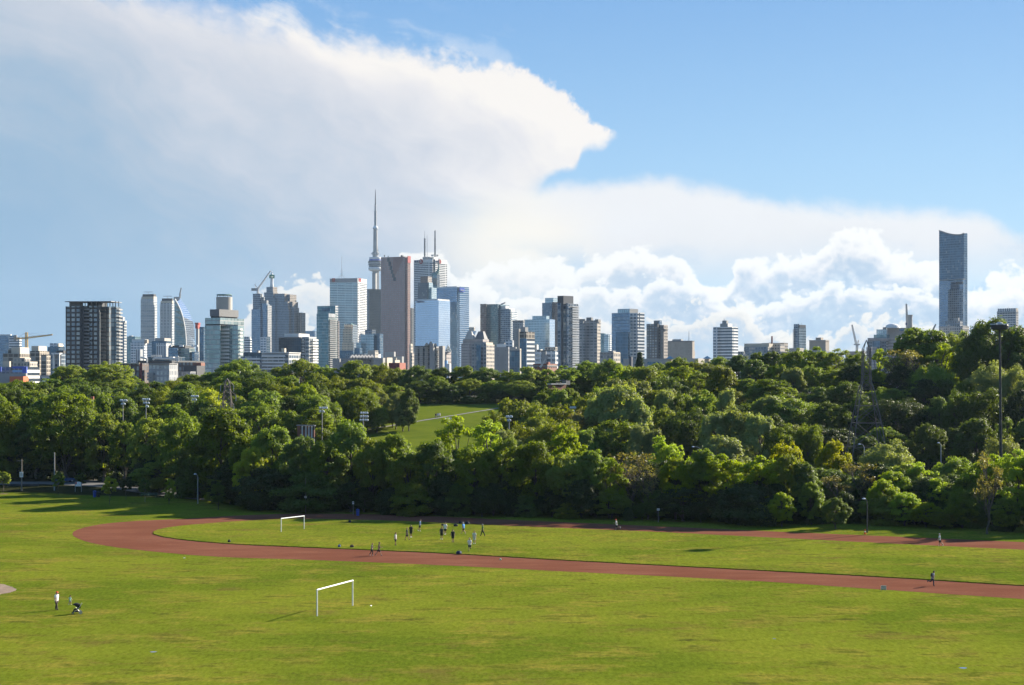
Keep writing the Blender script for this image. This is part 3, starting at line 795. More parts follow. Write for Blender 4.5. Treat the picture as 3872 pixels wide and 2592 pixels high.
# crest of the bank: the skyline of the wood, left to right
CREST = [(-40, 880, 90, 'round', 'mid'), (18, 876, 90, 'round', 'mid'), (70, 884, 70, 'round', 'dark'), (158, 837, 96, 'broad', 'olive'), (118, 880, 60, 'oval', 'mid'), (248, 830, 124, 'round', 'olive'), (208, 872, 60, 'round', 'dark'), (300, 862, 70, 'oval', 'mid'), (345, 880, 60, 'round', 'dark'), (395, 872, 70, 'round', 'mid'), (440, 858, 90, 'broad', 'mid'), (492, 848, 70, 'round', 'mid'), (548, 824, 110, 'broad', 'mid'), (600, 848, 60, 'round', 'dark'),
 (640, 842, 66, 'round', 'olive'), (690, 824, 110, 'broad', 'olive'), (742, 838, 70, 'round', 'mid'), (785, 842, 60, 'locust', 'olive'), (812, 826, 84, 'round', 'olive'), (868, 834, 90, 'willow', 'olive'), (915, 846, 66, 'round', 'mid'), (955, 838, 88, 'broad', 'dark'), (1008, 842, 60, 'oval', 'dark'), (1062, 838, 74, 'round', 'mid'), (1112, 842, 84, 'broad', 'dark'), (1165, 848, 70, 'round', 'mid'), (1208, 840, 74, 'round', 'olive'), (1252, 846, 70, 'round', 'mid'), (1296, 838, 80, 'locust', 'mid'),
 (1345, 828, 90, 'broad', 'mid'), (1396, 824, 90, 'broad', 'mid'), (1436, 838, 60, 'round', 'olive'), (1463, 808, 44, 'conifer', 'spruce'), (1502, 832, 70, 'round', 'mid'), (1552, 820, 90, 'broad', 'mid'), (1602, 826, 74, 'round', 'olive'), (1645, 818, 80, 'round', 'mid'), (1690, 814, 76, 'oval', 'dark'), (1735, 808, 56, 'oval', 'dark'), (1770, 806, 66, 'oval', 'dark')]
for xd, tp, wd, kd, cl in CREST:
    tree(xd, tp, wd, float(np.interp(xd, [0, 1000, 1500, 1800], [528, 540, 512, 478])) + tr_rng.uniform(-5, 8), kd, cl, 'crest')
for xd, tp, wd in ((960, 872, 80), (1030, 880, 74), (1000, 862, 60), (1075, 868, 80), (1130, 872, 90), (1190, 872, 84), (1150, 890, 70), (1235, 884, 80), (1285, 872, 80), (1330, 862, 80), (1265, 895, 70), (1215, 900, 70)):
    tree(xd, tp, wd, 524 + tr_rng.uniform(-8, 4), tr_rng.choice(('round', 'broad')), tr_rng.choice(('dark', 'mid', 'dark', 'olive')), 'slope head')
# right bank: three ranks up the hill, then its crest
for row, (d0, dx, off, span, cols) in enumerate(((376, 80, -118, (1700, 2420), ('dark', 'mid', 'dark')), (398, 84, -78, (1330, 2420), ('mid', 'dark', 'olive', 'dark', 'mid')), (424, 80, -52, (1320, 2420), ('mid', 'olive', 'dark', 'mid')), (450, 76, -28, (1340, 2420), ('mid', 'dark', 'olive', 'mid')), (474, 72, -12, (1330, 1960), ('mid', 'olive', 'dark')))):
    xd = span[0] + row * 23
    while xd < span[1]:
        crest = float(np.interp(xd, [1330, 1500, 1700, 1800, 1900, 2000, 2100, 2200, 2342, 2420], [835, 830, 822, 812, 806, 815, 790, 800, 790, 790]))
        k_ = float(np.interp(xd, [1500, 2000, 2342], [1.0, 1.5, 1.5]))
        wd = tr_rng.choice((tr_rng.uniform(58, 90), tr_rng.uniform(90, 165)))
        tree(xd, crest - off * k_ + tr_rng.uniform(-20, 14), wd, d0 - float(np.interp(xd, [1500, 1800, 2342], [0, 14, 34])) + tr_rng.uniform(-6, 6), tr_rng.choice(('round', 'broad', 'willow', 'oval', 'locust', 'poplar')), tr_rng.choice(('dark', 'under', 'dark', 'mid', 'dark') if xd > 1880 and row < 4 else cols + ('grey', 'bright', 'olive')), 'right bank %d' % row)  # far right trees take darker leaf colours, hillside shade put into them
        xd += wd * 0.66
HILL = [(1815, 800, 80, 'round', 'mid', 466), (1868, 795, 84, 'locust', 'mid', 458), (1915, 800, 80, 'locust', 'olive', 452), (1960, 806, 70, 'round', 'mid', 448), (2010, 800, 70, 'locust', 'bright', 442), (2098, 752, 120, 'oval', 'mid', 440), (2140, 758, 100, 'oval', 'mid', 436), (2060, 800, 90, 'bare', 'brown', 428), (2100, 805, 90, 'bare', 'brown', 424), (2155, 790, 110, 'locust', 'bright', 420), (2195, 762, 90, 'willow', 'olive', 440),
 (2268, 732, 165, 'broad', 'dark', 416), (2232, 768, 100, 'round', 'dark', 412), (2330, 752, 110, 'broad', 'dark', 414), (2262, 832, 110, 'willow', 'grey', 392), (2330, 840, 100, 'willow', 'grey', 390), (2400, 760, 120, 'round', 'dark', 420), (2130, 836, 100, 'willow', 'mid', 404), (1985, 840, 70, 'round', 'mid', 426)]
for xd, tp, wd, kd, cl, dd in HILL: tree(xd, tp, wd, dd, kd, cl, 'hill crest')

# low growth that closes the ground of the right bank
for i in range(44):
    d_ = tr_rng.uniform(338, 420); xd = tr_rng.uniform(1560, 2400)
    xw = (xd * K - CX) / FP * d_; zz = terr(xw, d_) + tr_rng.uniform(3, 5.5)
    tree(xd, (HY + (EYE - zz) / d_ * FP) / K, tr_rng.uniform(60, 95), d_, 'shrub', tr_rng.choice(('dark', 'dark', 'mid')), 'bank undergrowth')

for i in range(16):
    xd = 905 + i * 28 + tr_rng.uniform(-8, 8); d_ = 519 + tr_rng.uniform(-3, 5)
    xw = (xd * K - CX) / FP * d_; zz = terr(xw, d_) + tr_rng.uniform(2.0, 4.0)
    tree(xd, (HY + (EYE - zz) / d_ * FP) / K, tr_rng.uniform(30, 52), d_, 'shrub', tr_rng.choice(('dark', 'mid')), 'slope head hedge')

for xd, tp, wd, d_ in ((1258, 886, 64, 470), (1300, 889, 62, 468), (1282, 893, 60, 462), (1240, 900, 60, 466)): tree(xd, tp, wd, d_, 'round', 'mid', 'slope head')

# sunlit bushes stepping down to the lawn at the right
for xd, tp, wd, dd, cl in ((1788, 1128, 62, 254.5, 'bright'), (1750, 1150, 60, 256, 'olive'), (2070, 1128, 80, 256, 'bright'), (2118, 1150, 80, 254, 'bright'), (2150, 1172, 100, 251.5, 'olive'), (2022, 1098, 80, 259, 'bright'), (2200, 1120, 80, 252.5, 'mid'), (2300, 1140, 80, 247, 'mid'), (1855, 1105, 60, 258, 'mid')):
    tree(xd, tp, wd, dd, 'bush', cl, 'undergrowth', z=0.0)
# ---------------------------------------------------------------- facades
FAC = {}
def facade(name, wall, glass, fh=3.4, bw=3.0, win=(0.22, 0.92), wid=(0.08, 0.92), metal=0.55, gr=0.16, var=0.6, wallrough=0.75, blinds=0.25, big=0.0, tone=None):
    """curtain wall or punched wall, drawn in metres along each wall: storeys fh high, bays bw wide,
    glass between the fractions win (height) and wid (width); single panes differ a little"""
    if name in FAC: return FAC[name]
    m, t, out = mat('facade_' + name)
    uv = t.node('ShaderNodeUVMap').outputs[0]
    u, v, _ = t.sep(uv)
    a = u / bw; b = v / fh
    fa, fb = a.fract(), b.fract()
    mask = fa.gt(wid[0]) * fa.lt(wid[1]) * fb.gt(win[0]) * fb.lt(win[1])
    wn = t.node('ShaderNodeTexWhiteNoise', noise_dimensions='2D')
    t.put(wn.inputs['Vector'], t.xyz(a.floor(), b.floor(), 0.0))
    r = X(t, wn.outputs['Value'])
    nb = t.noise(t.xyz(u * 0.035, v * 0.022, 0.0), 1.0, 3, 0.6)
    g0 = tuple(c * (1 - var * 0.55) for c in glass); g1 = tuple(min(1, c * (1 + var)) for c in glass)
    gc = t.mix((r * 0.6 + t.ss(nb, 0.3, 0.7) * 0.4).clamp(), g0, g1)
    gc = t.mix(r.gt(1 - blinds) * 0.55, gc, (0.42, 0.41, 0.38))
    wv = t.noise(t.xyz(u * 0.2, v * 0.05, 0.0), 1.0, 4, 0.6)
    wc = t.mix(t.ss(wv, 0.25, 0.75), tuple(c * 0.86 for c in wall), tuple(min(1, c * 1.10) for c in wall))
    p = t.node('ShaderNodeBsdfPrincipled')
    t.put(p.inputs['Base Color'], t.mix(mask, wc, gc))
    t.put(p.inputs['Metallic'], mask * metal)
    t.put(p.inputs['Roughness'], t.lin(mask, 0, 1, wallrough, gr))
    t.put(out.inputs[0], p.outputs[0])
    FAC[name] = m
    return m
def fc(*a, **k): return facade(*a, **k)
G_BLUE, G_TEAL, G_DARK, G_PALE = (0.16, 0.24, 0.33), (0.13, 0.24, 0.27), (0.06, 0.085, 0.115), (0.34, 0.43, 0.50)
fc('dark_brick_tower', (0.060, 0.052, 0.050), (0.22, 0.25, 0.28), 3.1, 3.4, (0.25, 0.88), (0.22, 0.86), 0.5, 0.2, 1.0, blinds=0.4)
fc('dark_balcony', (0.050, 0.052, 0.056), (0.15, 0.19, 0.22), 3.1, 2.4, (0.12, 0.92), (0.08, 0.92), 0.5, 0.2, 0.9, blinds=0.35)
fc('white_balcony', (0.66, 0.66, 0.64), (0.17, 0.23, 0.29), 3.0, 4.0, (0.40, 1.0), (0.03, 0.97), 0.5, 0.2, 0.6)
fc('grey_balcony', (0.44, 0.44, 0.43), (0.13, 0.17, 0.21), 3.0, 3.6, (0.36, 0.96), (0.06, 0.94), 0.5, 0.2, 0.7)
fc('pale_green_glass', (0.36, 0.38, 0.37), (0.30, 0.40, 0.40), 3.1, 1.6, (0.16, 0.96), (0.08, 0.92), 0.55, 0.15, 0.7, blinds=0.3)
fc('teal_glass', (0.13, 0.19, 0.22), G_TEAL, 3.4, 1.8, (0.12, 0.98), (0.05, 0.95), 0.7, 0.12, 0.6)
fc('blue_glass', (0.15, 0.19, 0.24), G_BLUE, 3.6, 1.6, (0.10, 0.98), (0.04, 0.96), 0.75, 0.10, 0.5, blinds=0.1)
fc('banded_blue_glass', (0.40, 0.47, 0.54), (0.14, 0.24, 0.36), 4.0, 6.0, (0.30, 0.98), (0.0, 1.0), 0.75, 0.10, 0.4, blinds=0.0)
fc('mirror_glass', (0.30, 0.37, 0.44), (0.52, 0.62, 0.74), 4.0, 1.5, (0.09, 1.0), (0.03, 0.97), 0.88, 0.06, 0.16, blinds=0.0)
fc('pale_glass', (0.40, 0.45, 0.47), (0.34, 0.44, 0.48), 3.8, 2.6, (0.10, 0.96), (0.04, 0.96), 0.7, 0.12, 0.4, blinds=0.05)
fc('dark_glass', (0.045, 0.055, 0.065), G_DARK, 3.8, 1.8, (0.08, 0.95), (0.05, 0.95), 0.6, 0.12, 0.6, blinds=0.05)
fc('gold_dark_glass', (0.022, 0.028, 0.036), (0.085, 0.090, 0.088), 3.8, 1.7, (0.30, 0.80), (0.10, 0.90), 0.7, 0.15, 0.6, blinds=0.0)
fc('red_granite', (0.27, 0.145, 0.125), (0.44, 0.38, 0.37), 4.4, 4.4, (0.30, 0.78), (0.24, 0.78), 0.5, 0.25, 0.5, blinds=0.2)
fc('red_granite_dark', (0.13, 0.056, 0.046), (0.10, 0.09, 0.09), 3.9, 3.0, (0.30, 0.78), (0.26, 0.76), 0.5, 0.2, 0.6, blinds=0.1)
fc('white_marble_bands', (0.62, 0.62, 0.61), (0.055, 0.065, 0.080), 3.9, 40.0, (0.50, 1.0), (0.02, 0.98), 0.4, 0.15, 0.4, blinds=0.0)
fc('steel_bands', (0.54, 0.60, 0.58), (0.30, 0.40, 0.41), 3.9, 19.0, (0.42, 1.0), (0.015, 0.985), 0.65, 0.15, 0.5, blinds=0.1)
fc('brown_granite_grid', (0.25, 0.215, 0.185), (0.085, 0.085, 0.09), 3.7, 3.0, (0.34, 0.80), (0.22, 0.80), 0.4, 0.2, 0.6, blinds=0.1)
fc('blue_granite_shade_grid', (0.16, 0.20, 0.24), (0.10, 0.15, 0.20), 3.7, 3.0, (0.30, 0.85), (0.15, 0.85), 0.6, 0.2, 0.6, blinds=0.1)  # blue walls; also the painted shade side of paler stone towers
fc('limestone', (0.62, 0.50, 0.35), (0.10, 0.10, 0.10), 3.8, 2.6, (0.30, 0.80), (0.30, 0.72), 0.3, 0.2, 0.5, blinds=0.1)
fc('beige_grid', (0.42, 0.37, 0.31), (0.12, 0.13, 0.145), 3.3, 3.0, (0.34, 0.86), (0.18, 0.82), 0.4, 0.2, 0.6)
fc('grey_grid', (0.30, 0.30, 0.30), (0.11, 0.13, 0.155), 3.2, 2.8, (0.30, 0.88), (0.16, 0.84), 0.45, 0.2, 0.7)
fc('grey_apartment', (0.25, 0.25, 0.255), (0.17, 0.19, 0.21), 2.9, 4.2, (0.36, 0.90), (0.10, 0.88), 0.45, 0.2, 0.7, blinds=0.35)
fc('blank_concrete', (0.31, 0.30, 0.285), (0.18, 0.18, 0.18), 3.2, 5.5, (0.42, 0.60), (0.46, 0.56), 0.2, 0.4, 0.4, blinds=0.0)
fc('white_ribs', (0.56, 0.56, 0.55), (0.13, 0.15, 0.18), 30.0, 3.0, (0.02, 0.97), (0.35, 0.80), 0.4, 0.2, 0.5, blinds=0.0)
fc('brick', (0.22, 0.085, 0.055), (0.11, 0.12, 0.13), 3.3, 3.2, (0.34, 0.84), (0.28, 0.74), 0.4, 0.2, 0.6)
fc('dark_brick', (0.10, 0.070, 0.060), (0.22, 0.24, 0.26), 3.2, 2.4, (0.22, 0.90), (0.25, 0.80), 0.45, 0.2, 0.8, blinds=0.35)
fc('punched_grey', (0.34, 0.34, 0.34), (0.42, 0.45, 0.47), 3.3, 2.2, (0.20, 0.84), (0.20, 0.80), 0.45, 0.2, 1.0, blinds=0.35)
fc('white_bands', (0.74, 0.73, 0.70), (0.09, 0.115, 0.145), 3.6, 26.0, (0.46, 1.0), (0.02, 0.98), 0.5, 0.15, 0.5, blinds=0.05)
fc('white_bands_windows', (0.66, 0.66, 0.65), (0.14, 0.19, 0.25), 3.6, 4.6, (0.44, 1.0), (0.12, 0.88), 0.5, 0.15, 0.6, blinds=0.05)
fc('open_floors', (0.40, 0.345, 0.275), (0.075, 0.066, 0.056), 3.6, 5.0, (0.20, 0.97), (0.07, 0.93), 0.0, 0.8, 0.6, blinds=0.08)
fc('pink_stone', (0.34, 0.30, 0.285), (0.15, 0.14, 0.14), 3.6, 9.0, (0.74, 1.0), (0.03, 0.97), 0.3, 0.3, 0.4, blinds=0.0)
fc('brown_teal_glass', (0.10, 0.12, 0.125), (0.11, 0.185, 0.195), 3.1, 2.0, (0.26, 0.98), (0.04, 0.96), 0.6, 0.15, 0.8, blinds=0.12)
fc('rust_glass', (0.12, 0.085, 0.075), (0.15, 0.10, 0.085), 3.1, 2.0, (0.26, 0.98), (0.04, 0.96), 0.5, 0.2, 0.7, blinds=0.1)
fc('navy_glass', (0.055, 0.085, 0.12), (0.070, 0.135, 0.20), 3.6, 2.2, (0.10, 0.97), (0.05, 0.95), 0.7, 0.12, 0.7, blinds=0.04)
fc('navy_balcony', (0.19, 0.225, 0.26), (0.085, 0.13, 0.18), 3.3, 3.2, (0.28, 0.96), (0.10, 0.90), 0.55, 0.15, 0.9, blinds=0.25)
fc('green_balcony', (0.22, 0.26, 0.26), (0.14, 0.20, 0.21), 3.0, 3.4, (0.32, 0.97), (0.05, 0.95), 0.55, 0.15, 0.8, blinds=0.25)
fc('tan_blank', (0.36, 0.305, 0.245), (0.33, 0.28, 0.225), 4.0, 2.4, (0.1, 0.9), (0.1, 0.9), 0.0, 0.8, 0.2, blinds=0.0)
fc('chequer_balcony', (0.62, 0.63, 0.63), (0.20, 0.25, 0.31), 3.0, 6.4, (0.34, 1.0), (0.30, 0.80), 0.5, 0.2, 0.5)
def flat(name, col, rough=0.7, metal=0.0): 
    if name not in FAC: FAC[name] = plain('clad_' + name, col, rough, metal, 0.10, 0.08)
    return FAC[name]
flat('dark_cap', (0.055, 0.058, 0.064)); flat('grey_cap', (0.17, 0.17, 0.172)); flat('mid_cap', (0.28, 0.28, 0.275)); flat('white_cap', (0.66, 0.65, 0.62)); flat('cream', (0.52, 0.45, 0.35)); flat('stone', (0.38, 0.35, 0.31))
flat('blue_panel', (0.05, 0.10, 0.42)); flat('sky_panel', (0.22, 0.42, 0.66)); flat('orange_panel', (0.50, 0.13, 0.05)); flat('red_brick', (0.30, 0.085, 0.055)); flat('dark_red', (0.17, 0.035, 0.032)); flat('copper', (0.11, 0.20, 0.17)); flat('copper_blue', (0.14, 0.28, 0.36)); flat('slate', (0.105, 0.105, 0.115))
flat('tower_concrete', (0.33, 0.325, 0.31)); flat('tower_white', (0.62, 0.62, 0.61)); flat('tower_dark', (0.075, 0.08, 0.09)); flat('crane_yellow', (0.50, 0.33, 0.09)); flat('crane_white', (0.55, 0.53, 0.50)); flat('crane_red', (0.42, 0.06, 0.04)); flat('tan', (0.36, 0.30, 0.24))
flat('navy', (0.02, 0.035, 0.12)); flat('sign_red', (0.30, 0.025, 0.025)); flat('sign_orange', (0.50, 0.12, 0.03)); flat('sign_green', (0.02, 0.20, 0.10)); flat('sign_blue', (0.03, 0.08, 0.45))

# ---------------------------------------------------------------- building blocks
CITY = []
def corner(x0, xc, x1, d, rel=24.0):
    """footprint of a rectangular block whose near corner stands at photo column xc, distance d,
    left wall ending at column x0 and right wall at column x1"""
    uc = (xc - CX) / FP; u0 = (x0 - CX) / FP; u1 = (x1 - CX) / FP
    if xc >= x1 - 0.01: th = math.atan(uc) + R(3.0); x1 = xc
    else: th = math.atan(uc) + R(rel)
    C = Vector((uc * d, d))
    wl = (C.x - u0 * d) / (math.cos(th) + u0 * math.sin(th))
    L = C + Vector((-math.cos(th), math.sin(th))) * wl
    if x1 > xc:
        wr = (u1 * d - C.x) / (math.sin(th) - u1 * math.cos(th))
    else: wr = max(14.0, wl * 0.7)
    D = Vector((math.sin(th), math.cos(th))) * wr
    return [tuple(L), tuple(C), tuple(C + D), tuple(L + D)]
def zof(py, d): return EYE + (HY - py) / FP * d
def block(mb, x0, xc, x1, ytop, d, ybot=None, m=0, mt=None, rel=24.0):
    fp = corner(x0, xc, x1, d, rel)
    z1 = zof(ytop, d)
    z0 = zof(ybot, d) if ybot is not None else min(terr(p[0], p[1]) for p in fp) - 2
    # counter-clockwise seen from above: left corner, near corner, right corner, far corner
    mb.prism(fp, z0, z1, m, True, m if mt is None else mt)
    return fp, z0, z1
def building(name, label, d, parts, cat='building', group=None, rel=24.0):
    """parts: (part name, x0, xc, x1, ytop, ybot, facade or (left facade, right facade), extra distance)"""
    x = [p[1] for p in parts] + [p[3] for p in parts]
    cxp = (min(x) + max(x)) / 2
    P = ((cxp - CX) / FP * d, d + 8)
    root = empty(name, (P[0], P[1], terr(*P)), label, cat, group)
    for p in parts:
        nm, x0, xc, x1, yt, yb, f = p[:7]; ex = p[7] if len(p) > 7 else 0.0
        mb = MB()
        fs = f if isinstance(f, tuple) else (f, f)  # some left and right pairs paint shade and sun on the walls
        fp = corner(x0, xc, x1, d + ex, rel)
        z1 = zof(yt, d + ex); z0 = zof(yb, d + ex) if yb is not None else min(terr(q[0], q[1]) for q in fp) - 2
        mb.prism(fp, z0, z1, 0, True, 2)
        # wall order: 0 left/front, 1 right, 2 back, 3 far left
        mb.mi[1] = 1; mb.mi[2] = 0; mb.mi[3] = 1
        mb.build(nm, [FAC[fs[0]], FAC[fs[1]], FAC['grey_cap']], root)
    root['_px'] = cxp
    CITY.append(root)
    return root
def part(root, nm, x0, xc, x1, yt, yb, f, d, rel=24.0):
    mb = MB(); block(mb, x0, xc, x1, yt, d, yb, rel=rel); return mb.build(nm, FAC[f], root)
def stick(root, nm, a, b, r0, r1, f, n=6):
    mb = MB(); mb.tube(a, b, r0, r1, n); return mb.build(nm, FAC[f] if f in FAC else M[f], root)
def lattice(mb, a, b, w0, w1, n, r, m=0):
    """square lattice boom from a to b"""
    a = Vector(a); b = Vector(b); dr = (b - a).normalized()
    x = dr.cross(Vector((0, 1, 0)))
    x = x.normalized() if x.length > 0.1 else Vector((1, 0, 0))
    y = dr.cross(x).normalized()
    ring = lambda t: [a.lerp(b, t) + (x * sx + y * sy) * (lerp(w0, w1, t) / 2) for sx, sy in ((-1, -1), (1, -1), (1, 1), (-1, 1))]
    prev = ring(0)
    for i in range(1, n + 1):
        cur = ring(i / n)
        for k in range(4):
            mb.tube(prev[k], cur[k], r, r, 4, m, False)
            mb.tube(prev[k], cur[(k + 1) % 4], r * 0.7, r * 0.7, 4, m, False)
            mb.tube(cur[k], cur[(k + 1) % 4], r * 0.7, r * 0.7, 4, m, False)
        prev = cur
def text_sign(root, nm, s, px, py, w, d, f, rel=24.0, side='left', ex=-0.8, xa=None):
    """lettering lying on a wall: w photo pixels wide, centred on px, py"""
    cu = bpy.data.curves.new(nm, 'FONT'); cu.body = s; cu.align_x = 'CENTER'; cu.align_y = 'CENTER'; cu.extrude = 0.15; cu.size = 1.0
    cu.materials.append(FAC[f])
    o = bpy.data.objects.new(nm, cu); COL.objects.link(o)
    bpy.context.view_layer.update()
    k = (w / FP * d) / max(o.dimensions.x, 0.1)
    me = bpy.data.meshes.new_from_object(o.evaluated_get(bpy.context.evaluated_depsgraph_get()))
    bpy.data.objects.remove(o); bpy.data.curves.remove(cu)
    o = bpy.data.objects.new(nm, me); COL.objects.link(o)
    u = ((px if xa is None else xa) - CX) / FP; th = math.atan(u) + R(rel)
    P = Wp(px, py, d) 
    if side == 'left': rz = -th; nrm = Vector((-math.sin(th), -math.cos(th), 0))
    else: rz = math.pi / 2 - th; nrm = Vector((math.cos(th), -math.sin(th), 0)); k /= max(0.2, math.sin(R(rel)))
    if side == 'left': k /= math.cos(R(rel))
    me.transform(Matrix.Translation(P + nrm * -ex) @ Matrix.Rotation(rz, 4, 'Z') @ Matrix.Rotation(R(90), 4, 'X') @ Matrix.Scale(k, 4))
    me.transform(Matrix.Translation(-root.location)); o.parent = root
    return o
def on_wall(x0, xc, x1, d, px, side, rel=24.0):
    """distance of the wall of block (x0, xc, x1) at photo column px"""
    fp = corner(x0, xc, x1, d, rel); u = (px - CX) / FP
    A, B = (fp[0], fp[1]) if side == 'left' else (fp[1], fp[2])
    # solve x = u*y along A..B
    dx, dy = B[0] - A[0], B[1] - A[1]
    t = (u * A[1] - A[0]) / (dx - u * dy)
    return A[1] + t * dy
def balconies(root, x0, xc, x1, d, side, a, b, ytop, ybot, n, f, depth=1.6, rel=24.0, rail=1.0, nm='balcony'):
    """one balcony (slab + parapet) per storey on a wall between fractions a and b of its length"""
    fp = corner(x0, xc, x1, d, rel)
    A, B = (Vector(fp[0]), Vector(fp[1])) if side == 'left' else (Vector(fp[1]), Vector(fp[2]))
    t = (B - A).normalized(); nr = Vector((t.y, -t.x))
    P, Q = A.lerp(B, a), A.lerp(B, b)
    z1, z0 = zof(ytop, d), zof(ybot, d)
    for i in range(n):
        z = lerp(z1, z0, (i + 0.75) / n)
        mb = MB()
        q = [P + nr * 0.02, P + nr * depth, Q + nr * depth, Q + nr * 0.02]
        q = [q[0], q[1], q[2], q[3]]
        mb.prism([tuple(v) for v in q], z - 0.28, z, 0, True, 0, True)
        e0, e1 = P + nr * (depth - 0.12), Q + nr * (depth - 0.12)
        mb.prism([tuple(e0), tuple(P + nr * depth), tuple(Q + nr * depth), tuple(e1)], z + 0.004, z + rail, 0)
        mb.build(nm, FAC[f], root)
# ================================================================ the skyline, left to right
# ---- far left
b = building('office_block', 'blue glass office block behind the yellow tower crane', 2300, [
    ('glass_body', 0 - 40, 60, 66, 1269.5, None, 'blue_glass'), ('stair_tower', 33, 74, 82, 1277, None, 'white_bands', -10), ('rooftop_unit', -10, 40, 44, 1265, 1270, 'white_cap', 12)])
b = building('concrete_building', 'unfinished cream concrete building under the yellow tower crane', 1500, [
    ('floors', 11, 75, 117, 1338, None, 'open_floors'), ('lift_core', 43, 76, 110, 1314, 1338, 'cream', 4), ('upper_floor', 30, 74, 100, 1322, 1338, 'open_floors', 6)])
b = building('brick_block', 'tan brick block behind the white and blue low building', 1250, [
    ('upper_block', 51, 94, 117, 1354, None, 'beige_grid'), ('lower_block', 88, 112, 142, 1368, None, 'beige_grid', -8)])
b = building('clinic_building', 'low white building with bright blue panels and an orange ground floor', 1000, [
    ('white_wing', -60, 102, 150, 1388, None, ('grey_grid', 'white_bands')), ('blue_strip', 46, 92, 96, 1386, 1394, 'blue_panel', -4), ('pale_blue_strip', 47, 84, 86, 1400, 1409, 'sky_panel', -4), ('blue_corner', 84, 100, 104, 1387, 1420, 'blue_panel', -5), ('blue_end', -40, 4, 6, 1388, 1406, 'blue_panel', -4),
    ('drum_roof', 10, 36, 41, 1367, 1390, 'cream', 12), ('orange_podium', 36, 88, 108, 1424, None, 'orange_panel', -14), ('terrace', -60, 98, 104, 1412, None, 'mid_cap', -9)])
b = building('concrete_tower', 'unfinished tan concrete tower, open floors, left of the dark apartment tower', 1450, [
    ('core', 119, 146, 176, 1309, None, 'cream', 10), ('floors', 113, 150, 186, 1328, None, 'open_floors'), ('front_frame', 155, 176, 194, 1343, None, 'open_floors', -10)])
b = building('glass_block', 'glass block with white frames beside the dark apartment tower', 1350, [
    ('glazed_wing', 191, 232, 247, 1338, None, 'navy_balcony'), ('dark_penthouse', 213, 240, 248, 1326, 1338, 'dark_cap', 4), ('white_frame', 199, 203, 207, 1338, None, 'white_cap', -3), ('white_parapet', 194, 226, 236, 1335, 1341, 'white_cap', -3), ('white_pier', 222, 225, 227, 1338, None, 'white_cap', -5)])
b = building('sloped_roof_block', 'glass block with slanted roofs peeking over the white framed block', 1900, [
    ('body', 180, 222, 246, 1312, None, 'navy_glass'), ('upper_tier', 188, 218, 240, 1299, 1312, 'white_bands_windows', 3), ('sunlit_roof', 216, 222, 238, 1300, 1311, 'cream', -6)])
b = building('low_shed', 'low white shed among treetops in front of the unfinished tan tower', 900, [('shed', 160, 205, 214, 1428, None, 'white_cap'), ('grey_annex', 150, 190, 196, 1420, None, 'grey_grid', 20)])

# ---- the dark apartment tower
d = 1080
b = building('dark_apartment_tower', 'dark brick apartment tower with many balconies and a flat roof canopy on posts', d, [
    ('brick_wing', 248, 311, 314, 1159, None, ('dark_brick_tower', 'dark_cap'), 0), ('middle_wing', 314, 372, 380, 1157, None, ('dark_brick_tower', 'dark_balcony'), 3), ('recess', 376, 412, 430, 1160, None, 'dark_balcony', 14), ('balcony_wing', 420, 440, 456, 1160, None, ('dark_balcony', 'dark_balcony'), 4),
    ('penthouse', 262, 308, 312, 1141, 1160, 'grey_cap', 4), ('plant_room', 330, 372, 404, 1142, 1160, 'dark_cap', 10), ('roof_canopy', 245, 420, 461, 1139.0, 1141.4, 'mid_cap', -3)], rel=20)
for px in (313, 322, 345, 365, 384, 398, 405, 416, 427, 437, 449):
    stick(b, 'canopy_post', Wp(px, 1160, d + 2), Wp(px, 1140, d + 2), 0.32, 0.32, 'grey_cap', 5)
for i, px in enumerate((309, 313, 372.5)): stick(b, 'dark_pier', Wp(px, 1159, d - 1), Wp(px, 1450, d - 1), 0.9, 0.9, 'dark_cap', 4)
balconies(b, 314, 372, 380, d + 3, 'left', 0.05, 0.46, 1162, 1425, 20, 'mid_cap', 1.5, 20, 0.7)
balconies(b, 420, 440, 456, d + 4, 'right', 0.05, 0.90, 1162, 1425, 20, 'mid_cap', 1.7, 20, 0.7)
balconies(b, 376, 412, 430, d + 14, 'left', 0.1, 0.72, 1164, 1425, 20, 'grey_cap', 2.0, 20, 0.7)
b = building('slender_tower', 'slender grey striped tower half hidden behind the dark apartment tower', 1700, [
    ('shaft', 440, 470, 479, 1217, None, 'grey_balcony'), ('crown', 440, 464, 472, 1199, 1217, 'white_ribs', 2), ('cap', 444, 474, 479.5, 1214, 1218, 'white_cap', -1)])
b = building('teal_block', 'teal glass block right of the slender grey striped tower', 2600, [('glass_body', 478, 510, 532, 1273, None, 'teal_glass'), ('rooftop_unit', 488, 498, 504, 1270, 1273, 'mid_cap', 4)])
# ---- white twin towers and the curved tower
for x0, xc, x1, yt, lab, f in ((532, 581, 594, 1113, 'taller white balconied tower with a dark roof cap, left of its twin', 'white_balcony'), (605, 651, 659, 1129, 'shorter white balconied twin tower with a chequered face beside the curved tower', 'chequer_balcony')):
    b = building('white_twin_tower', lab, 3000, [('shaft', x0, xc, x1, yt + 19, None, (f, 'white_balcony')), ('cream_band', x0 + 2.5, xc, x1 - 1, yt + 9, yt + 19.1, 'cream', 1), ('dark_cap', x0 + 7, xc, x1 - 4, yt, yt + 9.1, 'dark_cap', 3)], group='white twin towers')
    a = Wp((x0 + xc) / 2 + 5, yt, 3010); mbx = MB(); mbx.tube(a, a + Vector((0, 0, 4)), 0.4, 0.4, 5); mbx.box((a.x, a.y, a.z + 4), (17, 0.8, 0.8)); mbx.build('window_cradle', FAC['mid_cap'], b)
    n_ = 34
    balconies(b, x0, xc, x1, 3000, 'left', 0.02, 0.98, yt + 20, 1290, n_, 'white_cap', 1.8, 24, 0.5)
